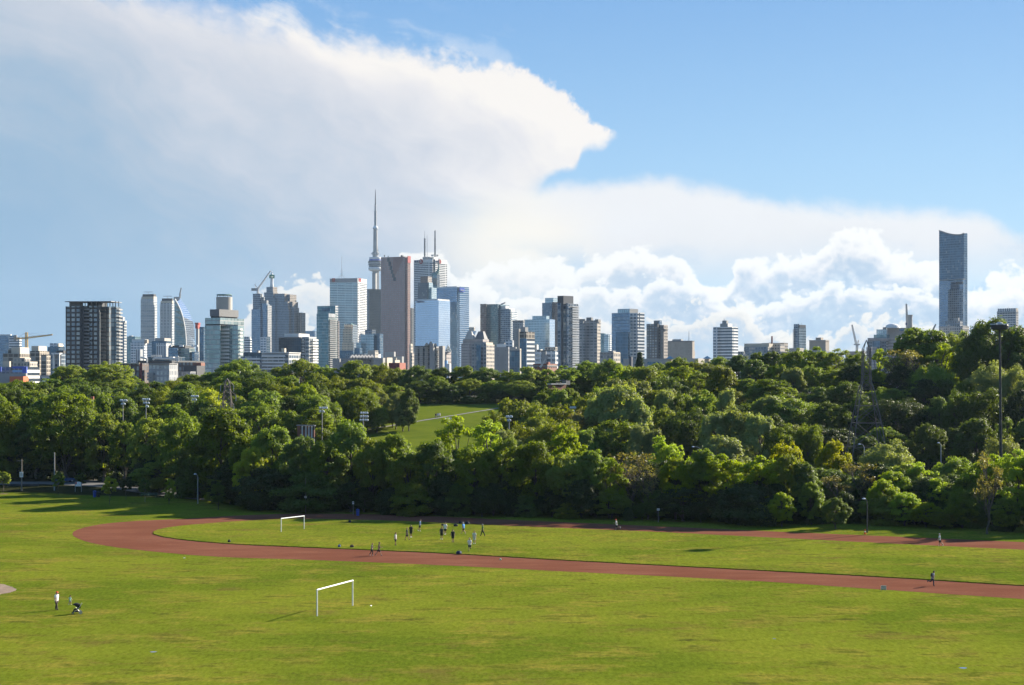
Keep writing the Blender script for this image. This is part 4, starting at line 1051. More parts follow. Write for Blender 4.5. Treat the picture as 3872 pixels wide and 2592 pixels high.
b = building('low_block', 'white low block with a brown roof box below the taller white twin tower', 2200, [('body', 494, 545, 556, 1296, None, 'white_bands_windows'), ('roof_storey', 499, 548, 560, 1284, 1296, 'white_cap', 4), ('roof_box', 546, 556, 562, 1285, 1299, 'tan', 0), ('lower_wing', 512, 530, 540, 1322, None, 'white_ribs', -20)])
b = building('drum_building', 'grey building with a round drum roof below the shorter white twin tower', 2000, [('body', 574, 630, 650, 1290, None, 'navy_glass'), ('ribbed_wing', 590, 628, 648, 1298, None, 'white_ribs', -15), ('drum_roof', 586, 622, 646, 1279, 1291, 'stone', 6)])
b = building('glass_midrise', 'blue glass mid-rise with a dark roof cap below the curved tower', 1500, [('blue_wing', 636, 672, 674, 1316, None, 'blue_glass'), ('balcony_wing', 672, 716, 737, 1318, None, 'green_balcony', 2), ('dark_cap', 638, 700, 732, 1307, 1318, 'dark_cap', 6), ('end_bay', 724, 736, 752, 1330, None, 'blue_glass', 4)])
for px in (646, 682, 690, 728, 738, 744): stick(b, 'roof_tank', Wp(px, 1312, 1500), Wp(px, 1305, 1500), 1.3, 1.0, 'white_cap', 8)
# curved sail-like tower: side profile swept through its depth
def curved_tower():
    d = 3100
    L = [(660, 1124), (668, 1121.5), (676, 1124), (686, 1134), (700, 1151), (711, 1170), (722, 1192), (731, 1215), (736, 1245), (738, 1290)]
    root = empty('curved_glass_tower', Wp(698, 1400, d + 10), 'curved glass tower shaped like a sail with a crane at its tip', 'building'); CITY.append(root); root['_px'] = 698
    # flat left face, bright curving roof-wall, right side
    arc = [(661, 1131), (668, 1143), (676, 1158), (684, 1176), (691, 1198), (696, 1222), (701, 1250), (704, 1290), (705, 1330)]
    mb = MB(); n = len(arc)
    left = [(659, 1131), (659, 1143), (659, 1158), (659, 1176), (659, 1198), (659, 1222), (659, 1250), (659, 1290), (659, 1330)]
    for a, c in zip(left, arc): mb.v += [tuple(Wp(*a, d + 16)), tuple(Wp(*c, d))]
    for i in range(n - 1): mb.face((2 * i, 2 * i + 2, 2 * i + 3, 2 * i + 1), 0, [((0 if k % 2 == 0 else (arc[i + (k > 1)][0] - 659) * 0.5), mb.v[2 * i + k][2]) for k in (0, 2, 3, 1)])
    k = len(mb.v); mb.v += [tuple(Wp(659, 1131, d + 16)), tuple(Wp(659, 1330, d + 16)), tuple(Wp(670, 1131, d + 60)), tuple(Wp(670, 1330, d + 60))]
    mb.face((k, k + 2, k + 3, k + 1), 0, [(0, 0), (30, 0), (30, 100), (0, 100)])
    mb.build('left_face', FAC['teal_glass'], root)
    mb = MB(); out = [(672, 1121.5), (684, 1134), (698, 1152), (710, 1172), (721, 1194), (730, 1217), (735, 1248), (737, 1290), (738, 1330)]
    for a, c in zip(arc, out): mb.v += [tuple(Wp(*a, d)), tuple(Wp(*c, d + 40))]
    for i in range(n - 1): mb.face((2 * i, 2 * i + 2, 2 * i + 3, 2 * i + 1), 0, [(x, mb.v[q][2]) for x, q in ((0, 2 * i), (0, 2 * i + 2), (24, 2 * i + 3), (24, 2 * i + 1))])
    mb.build('curved_face', FAC['mirror_glass'], root)
    mb = MB()
    for a, c in zip(arc[:-1], arc[1:]): mb.tube(Wp(*a, d - 1), Wp(*c, d - 1), 1.1, 1.1, 5)
    mb.build('pale_edge', FAC['white_cap'], root)
    mb = MB(); tip = [(660, 1130), (664, 1124), (672, 1121), (678, 1128), (670, 1136)]
    mb.box(Wp(668, 1130, d + 18), (9, 12, 6), 0.4); mb.build('unfinished_tip', FAC['mid_cap'], root)
    cr = empty('luffing_crane', Wp(680, 1124, d + 20), 'small grey crane standing on the tip of the curved tower', 'crane')
    mb = MB(); lattice(mb, Wp(680, 1130, d + 20), Wp(681, 1112, d + 20), 2.2, 2.2, 4, 0.45); mb.build('mast', FAC['mid_cap'], cr)
    mb = MB(); lattice(mb, Wp(680, 1114, d + 20), Wp(685.5, 1089, d + 20), 1.8, 1.0, 6, 0.45); mb.build('jib', FAC['mid_cap'], cr)
curved_tower()
b = building('construction_core', 'thin concrete lift core with a red top right of the curved tower', 2500, [('core', 741, 749, 756, 1243, None, 'mid_cap'), ('red_climbing_form', 738, 748, 757, 1221, 1243, 'crane_red', -2), ('red_deck', 736, 750, 758, 1221, 1225, 'crane_red', -4)])
b = building('teal_slab', 'narrow dark teal slab left of the pale green apartment tower', 2100, [('slab', 754, 770, 790, 1237, None, 'navy_glass')])
# ---- low red and grey row at the left
b = building('red_brick_row', 'long row house block of dark glass and deep red brick', 900, [('window_wing', 452, 526, 528, 1375, None, 'dark_brick'), ('red_block', 527, 538, 562, 1374, None, ('dark_red', 'dark_brick'), -4), ('ochre_parapet', 452, 526, 530, 1373, 1376.2, 'cream', -1)])
b = building('punched_window_block', 'pale grey block with rows of punched windows right of the red brick row', 890, [('body', 562, 640, 673, 1376, None, ('punched_grey', 'punched_grey')), ('parapet', 561, 641, 674, 1374.5, 1377, 'mid_cap', -1)])
balconies(b, 562, 640, 673, 890, 'left', 0.0, 0.30, 1408, 1440, 3, 'mid_cap', 2.0, 24, 1.0)
b = building('brown_block', 'brown brick block behind the punched window block', 960, [('body', 660, 740, 775, 1371, None, ('dark_brick', 'brick')), ('dark_box', 695, 744, 775, 1384, None, 'dark_cap', -30), ('glazed_floor', 655, 720, 740, 1406, None, 'grey_grid', -44)])
b = building('plant_building', 'long dark industrial roof with white pipes behind the punched window block', 1120, [('hall', 520, 650, 772, 1364, None, 'dark_cap'), ('upper_hall', 560, 640, 700, 1350, 1366, 'navy_glass', 6), ('white_box', 648, 655, 662, 1350, 1358, 'white_cap', -10)])
for a, c in (((532, 1352), (556, 1358)), ((556, 1358), (556, 1372)), ((584, 1356), (676, 1358)), ((584, 1356), (578, 1361)), ((662, 1350), (675, 1350)), ((675, 1350), (675, 1366)), ((662, 1362), (675, 1366)), ((737, 1352), (742, 1362)), ((744, 1349), (752, 1356))):
    stick(b, 'roof_pipe', Wp(*a, 1105), Wp(*c, 1105), 0.7, 0.7, 'white_cap', 6)
for px in (572, 578, 584, 590, 597, 603, 609): stick(b, 'roof_vent', Wp(px, 1352, 1112), Wp(px, 1343, 1112), 0.5, 0.5, 'white_cap', 6)
b = building('orange_end_house', 'small brick house with an orange lit gable beside the pale green tower', 940, [('body', 728, 760, 766, 1372, None, 'brick')])
# ---- pale green apartment tower
d = 1050
b = building('pale_apartment_tower', 'pale green glass apartment tower with a dark roof box and a round drum on top', d, [
    ('glass_wing', 775, 832, 834, 1230, None, ('pale_green_glass', 'pale_green_glass')), ('balcony_wing', 833, 900, 922.5, 1230, None, ('pale_green_glass', 'pale_green_glass'), 2), ('crown', 775, 832, 922.5, 1202, 1226, 'pale_green_glass', -0.5), ('dark_ring', 776, 832, 921, 1225, 1231, 'dark_cap', 0.5),
    ('roof_box', 793.6, 829, 902, 1170, 1197, 'grey_cap', 8), ('roof_gap', 797, 830, 898, 1196, 1203, 'dark_cap', 10)], rel=36)
mb = MB(); c0 = Wp(848, 1170, d + 30); r_ = 30 / FP * (d + 30)
mb.lathe([(r_, -4), (r_, 0.0), (r_ * 1.005, 0.3), (r_, 0.6), (r_, 3.2), (r_ * 1.005, 3.5), (r_, 3.8), (r_, 8.0)], 28, c0); mb.build('roof_drum', FAC['stone'], b, smooth=False)
mb = MB(); mb.lathe([(r_ * 0.94, 9.2), (r_ * 0.98, 9.5), (r_ * 0.9, 9.9)], 28, c0); mb.build('drum_lid', FAC['copper'], b)
for k in range(10):
    t = 2 * PI * k / 10; q = c0 + Vector((math.cos(t) * r_ * 0.9, math.sin(t) * r_ * 0.9, 8.0)); stick(b, 'lid_post', q, q + Vector((0, 0, 1.4)), 0.16, 0.16, 'mid_cap', 5)
balconies(b, 833, 900, 922.5, d + 2, 'left', 0.03, 0.60, 1238, 1425, 14, 'white_cap', 1.8, 36, 0.9)
balconies(b, 833, 900, 922.5, d + 2, 'right', 0.05, 0.5, 1238, 1425, 14, 'white_cap', 1.5, 36, 0.9)
b = building('striped_office', 'white striped office block right of the pale green apartment tower', 2400, [('body', 915, 946, 952, 1282, None, 'white_bands'), ('blue_top', 918, 944, 950, 1274, 1283, 'white_ribs', 5)])
# ---- stepped glass tower with crane, brown stepped tower
d = 3000
b = building('stepped_glass_tower', 'blue glass tower under construction with a stepped top and a luffing crane', d, [
    ('left_shaft', 951, 984, 986, 1170, None, 'blue_glass'), ('left_upper', 956, 984, 986, 1111, 1171, 'blue_granite_shade_grid', 2), ('middle_shaft', 984, 1008, 1012, 1148, None, 'blue_glass', 3), ('step', 984, 998, 1001, 1124, 1149, 'grey_grid', 5), ('upper_step', 976, 990, 993, 1112, 1125, 'mid_cap', 6), ('lower_step', 996, 1008, 1015, 1136, 1160, 'grey_grid', 4), ('right_bay', 1008, 1012, 1027, 1155, None, ('navy_glass', 'grey_grid'), 2)])
cr = empty('luffing_crane', Wp(974.7, 1105, d + 12), 'large white crane with a raised jib on the stepped glass tower', 'crane')
mb = MB(); lattice(mb, Wp(974.7, 1124, d + 12), Wp(974.7, 1095, d + 12), 3, 3, 6, 0.55); mb.build('mast', FAC['crane_white'], cr)
mb = MB(); lattice(mb, Wp(975, 1093, d + 12), Wp(1023.5, 1025, d + 12), 2.6, 1.4, 16, 0.42); mb.build('jib', FAC['crane_white'], cr)
mb = MB(); mb.tube(Wp(976, 1093, d + 12), Wp(963.5, 1075, d + 12), 0.6, 0.6, 5); mb.tube(Wp(963.5, 1075, d + 12), Wp(968, 1093, d + 12), 0.5, 0.5, 5); mb.tube(Wp(963.5, 1075, d + 12), Wp(1018, 1031, d + 12), 0.14, 0.14, 4); mb.build('frame_and_cable', FAC['crane_white'], cr)
mb = MB(); mb.box(Wp(963, 1095.5, d + 12), (12, 3, 5)); mb.build('counterweight', FAC['mid_cap'], cr)
d = 3600
b = building('stepped_stone_tower', 'tall brown stone tower stepping down to the right with a green sign on its spire', d, [
    ('upper_block', 1007.5, 1032, 1048, 1085.5, 1120, ('blue_granite_shade_grid', 'brown_granite_grid'), 14), ('shoulder', 998.6, 1034, 1052, 1106, 1150, ('blue_granite_shade_grid', 'brown_granite_grid'), 10), ('left_shaft', 1020, 1041, 1046, 1128, None, 'blue_granite_shade_grid', 8),
    ('second_step', 1036, 1076, 1091, 1111, None, ('blue_granite_shade_grid', 'brown_granite_grid'), 4), ('third_step', 1060, 1088, 1098, 1141, None, ('blue_granite_shade_grid', 'brown_granite_grid'), 2), ('fourth_step', 1074, 1092, 1106, 1167, None, ('blue_granite_shade_grid', 'brown_granite_grid'), 0),
    ('right_shaft', 1086, 1096, 1121, 1114, None, ('blue_granite_shade_grid', 'brown_granite_grid'), 12), ('fifth_step', 1096, 1106, 1127, 1141.5, None, ('blue_granite_shade_grid', 'brown_granite_grid'), 9), ('sixth_step', 1104, 1112, 1131, 1164, None, ('blue_granite_shade_grid', 'brown_granite_grid'), 7), ('end_block', 1128, 1136, 1155, 1183, None, ('brown_granite_grid', 'brown_granite_grid'), 14), ('dark_slot', 1132, 1137, 1140, 1183, None, 'dark_cap', 4)], rel=30)  # blue left and brown right walls put shade and sun into the colour
mb = MB(); c0 = Wp(1028, 1086, d + 34); mb.lathe([(4.6, 0), (4.2, 4), (3.4, 9), (3.2, 18), (2.9, 20)], 12, c0); mb.build('spire', FAC['tower_white'], b)
mb = MB(); mb.box(c0 + Vector((0, 0, 23.5)), (9.5, 9.5, 7.5), 0.5); mb.build('green_sign', FAC['sign_green'], b)
mb = MB(); mb.lathe([(3.0, 27.2), (2.4, 30), (1.1, 31), (0.9, 34.5), (0.2, 36)], 10, c0); mb.build('finial', FAC['tower_white'], b)
text_sign(b, 'sign_letters', 'TD', 1028, 1048, 9, d + 27, 'white_cap')
b = building('blue_podium', 'small pale blue office block below the stepped glass tower', 2300, [('body', 984, 1008, 1022, 1275, None, ('white_bands_windows', 'navy_glass'))])
# ---- mid-rises in front of them
d = 1200
b = building('dark_midrise', 'dark glass mid-rise with white stepped balconies and a folded white roof', d, [('dark_wing', 1054, 1138, 1140, 1277, None, ('dark_glass', 'dark_glass')), ('balcony_wing', 1139, 1168, 1197, 1274, None, 'grey_balcony', 2), ('white_roof', 1075, 1130, 1170, 1262, 1275, 'white_cap', 6), ('roof_edge', 1052, 1138, 1142, 1276, 1279, 'grey_cap', -1)])
balconies(b, 1139, 1168, 1197, d + 2, 'left', 0.05, 0.5, 1280, 1375, 9, 'white_cap', 1.8, 24, 0.9)
balconies(b, 1139, 1168, 1197, d + 2, 'right', 0.25, 0.95, 1280, 1375, 9, 'white_cap', 1.8, 24, 0.9)
b = building('far_glass_office', 'distant pale glass office over the folded white roof', 3900, [('body', 1145, 1190, 1198, 1252, None, 'blue_glass')])
d = 1000
b = building('low_apartments', 'long low apartment block with white terraces in front of the dark mid-rise', d, [('left_wing', 909, 990, 994, 1348, None, ('grey_balcony', 'grey_balcony'), 0), ('left_top', 920, 990, 994, 1334, 1349, 'dark_glass', 6), ('right_wing', 992, 1092, 1136, 1336, None, 'grey_balcony', -4), ('roof_box', 1064, 1076, 1082, 1318, 1334, 'cream', 6), ('small_box', 970, 978, 984, 1327, 1336, 'stone', 6), ('roof_edge', 990, 1093, 1138, 1333, 1336, 'white_cap', -5)])
balconies(b, 992, 1092, 1136, d - 4, 'left', 0.02, 0.9, 1340, 1400, 5, 'white_cap', 1.8, 24, 0.8)
balconies(b, 909, 990, 994, d, 'left', 0.02, 0.97, 1350, 1400, 4, 'white_cap', 1.8, 24, 0.8)
# ---- pale condominiums left of the bank tower
d = 1900
b = building('teal_condominium', 'tall teal glass condominium in front of the wide steel banded tower', d, [('rear_slab', 1199.5, 1268, 1279, 1157, None, ('teal_glass', 'grey_balcony'), 30), ('rear_window', 1216, 1249, 1250, 1165, 1178, 'navy_glass', 16), ('front_slab', 1197, 1242, 1273, 1186, None, ('teal_glass', 'green_balcony'), 0), ('white_top', 1241, 1243, 1268, 1186, 1200, 'white_ribs', -1), ('end_slab', 1272, 1280, 1283, 1215, None, 'pink_stone', 24)], rel=30)
balconies(b, 1197, 1242, 1273, d, 'right', 0.03, 0.95, 1206, 1400, 26, 'mid_cap', 1.8, 30, 0.8)
# ---- the financial district
d = 3700
b = building('steel_banded_tower', 'wide silver green banded tower with a thin mast and red corner emblems', d, [('shaft', 1247, 1352.5, 1387, 1067, None, ('steel_bands', 'white_marble_bands')), ('top_band', 1247, 1352.5, 1387, 1052.4, 1067.2, ('mid_cap', 'white_cap'), -0.4)], rel=22)
for px, sd in ((1261, 'left'), (1361, 'right')):
    dw = on_wall(1247, 1352.5, 1387, d, px, sd, 22) - 2; q = Wp(px, 1059.5, dw); th = math.atan((px - CX) / FP) + R(22)
    mb = MB(); mb.box(q, (8, 0.8, 8) if sd == 'left' else (15, 0.8, 8), -th if sd == 'left' else PI / 2 - th); mb.build('red_emblem', FAC['sign_red'], b)
    mb = MB(); mb.tube(q + Vector((-2.6, -0.9, -2.6)), q + Vector((2.6, -0.9, 2.6)), 0.7, 0.7, 5); mb.tube(q + Vector((-0.2, -0.9, 2.8)), q + Vector((-2.8, -0.9, 0.2)), 0.6, 0.6, 5); mb.build('emblem_mark', FAC['sign_orange'], b)
a = Wp(1292.5, 1052.4, d + 20); mb = MB()
for s_ in (-8, 8): mb.tube(a + Vector((s_, 0, 0)), a + Vector((0, 0, 9)), 0.5, 0.4, 5)
mb.tube(a, Wp(1292.5, 969.5, d + 20), 0.65, 0.3, 6)
for z_ in (12, 15, 18): mb.box(a + Vector((0, 0, z_)), (7, 0.4, 0.4))
mb.build('mast', FAC['crane_white'], b)
# needle tower
def needle():
    d = 4600; ax = 1419.5; u = d / FP
    base = Wp(ax, 1420, d); base.z = 0
    root = empty('broadcast_tower', base, 'very tall concrete needle tower with a round pod and a thin antenna', 'tower'); CITY.append(root); root['_px'] = ax
    Z = lambda py: zof(py, d)
    c = (base.x, base.y, 0)
    mb = MB()
    # three-winged shaft
    def ring(r, n=3):
        pts = []
        for k in range(n):
            t = 2 * PI * k / n + 0.45
            for s_, q in ((-0.20, 1.0), (0.20, 1.0)): pts.append((r * math.cos(t + s_), r * math.sin(t + s_)))
            t2 = t + PI / n; pts.append((r * 0.52 * math.cos(t2), r * 0.52 * math.sin(t2)))
        return pts
    lv = [(0, 26), (60, 19.5), (140, 14.5), (230, 11.2), (Z(1026), 10.0)]
    for i, (z, r) in enumerate(lv): mb.v += [(c[0] + p[0], c[1] + p[1], z) for p in ring(r)]
    for i in range(len(lv) - 1):
        for k in range(9): mb.face((i * 9 + k, i * 9 + (k + 1) % 9, (i + 1) * 9 + (k + 1) % 9, (i + 1) * 9 + k))
    mb.build('shaft', FAC['tower_concrete'], root)
    def part_(nm, prof, f, n=36, sm=True):
        m_ = MB(); m_.lathe([(r * u, Z(py)) for r, py in prof], n, (c[0], c[1], 0)); m_.build(nm, FAC[f], root, smooth=False)
    part_('pod_ring', [(12, 1027), (20, 1025.5), (25, 1022.5), (26.5, 1018), (26, 1013), (23, 1011), (12, 1010.5)], 'tower_white')
    part_('lower_deck', [(20, 1011), (24.5, 1009), (26, 1006), (24, 1005.8)], 'tower_dark')
    part_('deck_band', [(24, 1006), (26.6, 1005.2), (26.8, 1003.6), (25, 1003.4)], 'tower_white')
    part_('middle_deck', [(24.6, 1003.6), (26.9, 1000.5), (26.9, 998.6), (25, 998.4)], 'tower_dark')
    part_('upper_band', [(24.6, 998.6), (27.6, 998.0), (27.8, 995.4), (26, 995.2)], 'tower_white')
    part_('upper_deck', [(26, 995.4), (27.9, 993.6), (27.4, 990.0), (24, 986)], 'tower_dark')
    part_('roof_deck', [(24.4, 986.4), (24.2, 983.0), (20, 981.6)], 'sign_blue')
    part_('pod_roof', [(23.6, 982.6), (23.6, 975.8), (22.4, 973.8), (10, 973.0)], 'tower_white')
    part_('collar', [(10.5, 973.4), (10.5, 963), (12.2, 962.8), (12.2, 954.2), (9, 954)], 'tower_concrete', 12)
    part_('upper_shaft', [(8.6, 955), (8.2, 930), (7.6, 868)], 'tower_concrete', 12)
    part_('small_pod', [(7.6, 869), (10.2, 866.5), (10.6, 863.5), (9.0, 861), (6.6, 856), (5.4, 855)], 'tower_white', 24)
    part_('antenna_base', [(4.8, 857), (4.5, 802), (5.4, 801.8), (5.4, 799)], 'tower_concrete', 10)
    part_('antenna_middle', [(3.5, 800), (3.2, 778.6), (4.0, 778.4), (4.0, 776)], 'tower_concrete', 10)
    part_('antenna_tip', [(2.4, 777), (1.9, 750), (2.2, 749.6), (1.7, 748), (1.3, 728), (0.5, 716)], 'tower_dark', 8)
    for k in range(8):
        t = 2 * PI * k / 8; p = Vector((c[0] + math.cos(t) * 12.6 * u, c[1] + math.sin(t) * 12.6 * u, Z(960)))
        m_ = MB(); m_.box(p, (3.4, 2.0, 5.5), t); m_.build('microwave_box', FAC['tower_white'], root)
    m_ = MB(); p = Vector((c[0] + 9.6 * u, c[1] - 3, Z(955))); m_.tube(p, p + Vector((0, 0, 17)), 0.5, 0.3, 5); m_.box(p + Vector((0, 0, 6)), (2.4, 1, 2)); m_.build('side_aerial', FAC['tower_dark'], root)
needle()
d = 3800
b = building('black_gold_tower', 'black office tower with faint gold bands between the steel banded and red towers', d, [('shaft', 1387.5, 1395, 1450, 1095, None, ('dark_glass', 'gold_dark_glass')), ('roof_edge', 1387.5, 1395, 1450, 1093.5, 1097, 'dark_cap', -0.5)], rel=60)
b = building('black_low_tower', 'black banded tower peeking left of the reflective glass office tower', d, [('shaft', 1545, 1556, 1570, 1167, None, 'gold_dark_glass'), ('roof_edge', 1545, 1556, 1570, 1165.5, 1168, 'dark_cap', -0.5)])
d = 3550
# red granite tower with the stepped notch near its top
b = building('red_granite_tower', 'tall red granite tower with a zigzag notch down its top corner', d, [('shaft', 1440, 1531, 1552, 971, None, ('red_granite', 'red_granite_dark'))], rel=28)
fp = corner(1440, 1531, 1552, d, 28)
for i, (px, y0, y1) in enumerate(((1468.5, 974, 990), (1473.5, 990, 1007), (1478, 1007, 1022), (1482.5, 1022, 1036), (1487, 1036, 1050), (1492, 1050, 1063))):
    dw = on_wall(1440, 1531, 1552, d, px, 'left', 28); q = Wp(px, (y0 + y1) / 2, dw - 0.4); th = math.atan((px - CX) / FP) + R(28)
    mb = MB(); mb.box(q, (5.6, 1.2, (y1 - y0) / FP * d), -th); mb.build('notch_step', FAC['dark_cap'], b)
for i in range(8):
    px = 1489 + i * 4.6; y1 = 1052 - i * 9.2; dw = on_wall(1440, 1531, 1552, d, px, 'left', 28); q = Wp(px, (974 + y1) / 2, dw - 0.25); th = math.atan((px - CX) / FP) + R(28)
    mb = MB(); mb.box(q, (3.0, 0.6, (y1 - 974) / FP * d), -th); mb.build('plain_pier', FAC['tan_red'] if 'tan_red' in FAC else flat('tan_red', (0.235, 0.124, 0.106)), b)
dw = on_wall(1440, 1531, 1552, d, 1547, 'right', 28) - 1.5
mb = MB(); mb.box(Wp(1547, 982, dw), (14, 0.8, 15), PI / 2 - math.atan(-0.06) - R(28)); mb.build('red_emblem', FAC['sign_red'], b)
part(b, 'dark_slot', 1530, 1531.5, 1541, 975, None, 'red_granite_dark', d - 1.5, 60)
for x0_, x1_, yt in ((1452, 1456, 965), (1466, 1470, 968), (1515, 1526, 966)): part(b, 'rooftop_unit', x0_, (x0_ + x1_) / 2 + 1, x1_, yt, 972, 'dark_cap', d + 20)
d = 3500
b = building('white_marble_tower', 'tall white marble tower with dark window bands, red dot emblems and roof antennas', d, [('left_face', 1564.6, 1636, 1637.5, 991, None, ('white_marble_bands', 'white_marble_bands')), ('dark_corner', 1637, 1640, 1647, 981, None, 'dark_glass', 3), ('right_face', 1645, 1646, 1690.5, 996, None, ('white_marble_bands', 'white_marble_bands'), 6),
    ('left_top', 1564.6, 1636, 1637.5, 981.5, 991.2, 'white_cap', -0.4), ('right_top', 1645, 1646, 1690.5, 981.5, 996.2, 'white_cap', 5.6), ('penthouse', 1598, 1620, 1633, 972, 982, 'mid_cap', 18), ('roof_plant', 1631, 1640, 1655, 973, 982, 'white_cap', 26)], rel=34)
dw = on_wall(1564.6, 1636, 1637.5, d, 1578, 'left', 34); text_sign(b, 'letters', 'BMO', 1577, 989.5, 17, dw - 1, 'navy', 34, xa=1636)
dw = on_wall(1564.6, 1636, 1637.5, d, 1592, 'left', 34)
q = Wp(1592.5, 989.5, dw - 1); mb = MB(); mb.tube(q, q + Vector((-0.7, -1.0, 0)), 5.2, 5.2, 20); mb.build('red_emblem', FAC['sign_red'], b)
q = q + Vector((-0.7, -1.2, 0)); mb = MB(); mb.box(q + Vector((0, 0, -1.6)), (5.4, 0.5, 1.0), -0.55); mb.tube(q + Vector((-2.4, 0, 0)), q + Vector((-1.2, 0, 2.4)), 0.5, 0.5, 5); mb.tube(q + Vector((-1.2, 0, 2.4)), q + Vector((0, 0, 0.3)), 0.5, 0.5, 5); mb.tube(q + Vector((0, 0, 0.3)), q + Vector((1.2, 0, 2.4)), 0.5, 0.5, 5); mb.tube(q + Vector((1.2, 0, 2.4)), q + Vector((2.4, 0, 0)), 0.5, 0.5, 5); mb.build('emblem_mark', FAC['white_cap'], b)
dw = on_wall(1645, 1646, 1690.5, d + 6, 1662, 'right', 34); q = Wp(1662, 990, dw - 1.5); mb = MB(); mb.tube(q, q + Vector((0.8, -0.6, 0)), 5.0, 5.0, 20); mb.build('red_emblem', FAC['sign_red'], b)
text_sign(b, 'letters', 'BMO', 1653, 989.5, 9, on_wall(1645, 1646, 1690.5, d + 6, 1653, 'right', 34) - 1, 'navy', 34, 'right', xa=1646)
for px, yb, yt, r in ((1606, 972, 875, 1.3), (1615, 972, 889, 0.6), (1645, 972, 870.5, 1.3)):
    mb = MB(); p0, p1 = Wp(px, yb, d + 30), Wp(px, yt, d + 30); n_ = 14
    if r > 1:
        lattice(mb, p0, p0.lerp(p1, 0.72 if px < 1640 else 0.97), 2.6, 2.2, n_, 0.5)
        mb.tube(p0, p1, 0.8, 0.35, 6)
        for i in range(9): mb.box(p0.lerp(p1, 0.1 + i * 0.07), (5.0, 0.5, 0.9), i * 0.8)
    else: mb.tube(p0, p1, 0.55, 0.3, 5)
    mb.build('antenna', FAC['mid_cap'], b)
mb = MB()
for px in (1633, 1637, 1651, 1655): mb.tube(Wp(px, 973, d + 24), Wp(px, 966, d + 24), 0.5, 0.5, 5); mb.box(Wp(px, 966, d + 24), (3.5, 1.4, 2.6), px)
mb.build('dish_cluster', FAC['crane_white'], b)
d = 3300
b = building('hook_spire_tower', 'green glass tower whose curved roof sweeps up into a thin spire', d, [('shaft', 1636, 1652, 1662.5, 1040, None, ('teal_glass', 'dark_glass'), 0), ('lower_shaft', 1634, 1652, 1663, 1085, None, 'teal_glass', -2)])
mb = MB(); prof = [(1634, 1046), (1640, 1044), (1646, 1041), (1652, 1036), (1656, 1028), (1659, 1012), (1660, 977)]; wid = [10, 10, 9, 7.5, 5, 2.2, 0.5]
for (a, c, w0, w1) in zip(prof[:-1], prof[1:], wid[:-1], wid[1:]): mb.tube(Wp(*a, d + 14), Wp(*c, d + 14), w0 * 0.62, w1 * 0.62, 8)
mb.build('hooked_roof', FAC['copper'], b)
b = building('dark_teal_tower', 'dark teal stepped tower with a brown top behind the reflective glass office tower', 3250, [('brown_top', 1589.5, 1618, 1633, 1046, 1072, ('rust_glass', 'brown_granite_grid'), 14), ('shaft', 1580.5, 1616, 1620, 1070, None, ('dark_glass', 'dark_glass'), 4), ('glass_step', 1617, 1622, 1637, 1068.5, None, ('teal_glass', 'pale_glass'), 6), ('lower_step', 1624, 1632, 1651, 1087.5, None, ('teal_glass', 'pale_glass'), 0)])
d = 3150
b = building('blue_banded_tower', 'pale blue banded glass tower with a dark corner slot and a blue corner sign', d, [('left_face', 1651, 1727, 1728, 1087, None, 'banded_blue_glass'), ('dark_slot', 1726, 1732, 1738, 1086, None, 'navy_glass', 3), ('right_face', 1736, 1738, 1773.5, 1085, None, ('banded_blue_glass', 'banded_blue_glass'), 6), ('roof_edge', 1655, 1727, 1729, 1083, 1088, 'white_cap', 4), ('dark_podium', 1700, 1727, 1737, 1142, None, 'navy_glass', -24)], rel=40)
dw = on_wall(1736, 1738, 1773.5, d + 6, 1747, 'right', 40)
th = math.atan(-0.03) + R(40); mb = MB(); mb.box(Wp(1747, 1097, dw - 1.2), (15, 0.8, 8), PI / 2 - th); mb.build('blue_sign', FAC['sign_blue'], b)
text_sign(b, 'letters', 'KPMG', 1747.5, 1099, 11, dw - 2.4, 'white_cap', 40, 'right', xa=1738)
d = 2950
b = building('reflective_tower', 'mirror bright glass office tower with dark lettering on its top edge', d, [('left_face', 1571, 1657, 1659, 1136, None, ('mirror_glass', 'mirror_glass')), ('right_face', 1657, 1658.5, 1702, 1137, None, ('mirror_glass', 'mirror_glass'), -0.8), ('roof_edge', 1578, 1655, 1700, 1131, 1138, ('white_cap', 'white_cap'), 6)], rel=32)
text_sign(b, 'letters', 'Deloitte.', 1590, 1141.5, 28, on_wall(1571, 1657, 1659, d, 1590, 'left', 32) - 1, 'navy', 32, xa=1657)
# ---- in front of the bank towers
d = 2500
b = building('art_deco_tower', 'cream stone tower with set-backs and a green pyramid roof', d, [('shaft', 1296, 1333, 1353, 1246, None, ('limestone', 'blue_granite_shade_grid')), ('crown', 1301, 1334, 1350, 1229, 1247, ('limestone', 'blue_granite_shade_grid'), 4), ('lower_block', 1293, 1337, 1356, 1295, None, ('limestone', 'blue_granite_shade_grid'), -8), ('side_wing', 1336, 1340, 1362, 1330, None, 'navy_glass', -14)], rel=30)  # blue right walls paint the shaded side of the cream stone
mb = MB(); q = corner(1304, 1333, 1347, d + 8, 30); z_ = zof(1230, d + 8); cx_ = sum(p[0] for p in q) / 4; cy_ = sum(p[1] for p in q) / 4
mb.v = [(p[0], p[1], z_) for p in q] + [(cx_, cy_, z_ + 8.5 / FP * d)]
for i in range(4): mb.face((i, (i + 1) % 4, 4))
mb.build('pyramid_roof', FAC['copper'], b)
for px in (1303, 1311, 1319, 1327): stick(b, 'crown_pinnacle', Wp(px, 1236, d), Wp(px, 1226, d), 1.4, 0.5, 'limestone', 4)
d = 2300
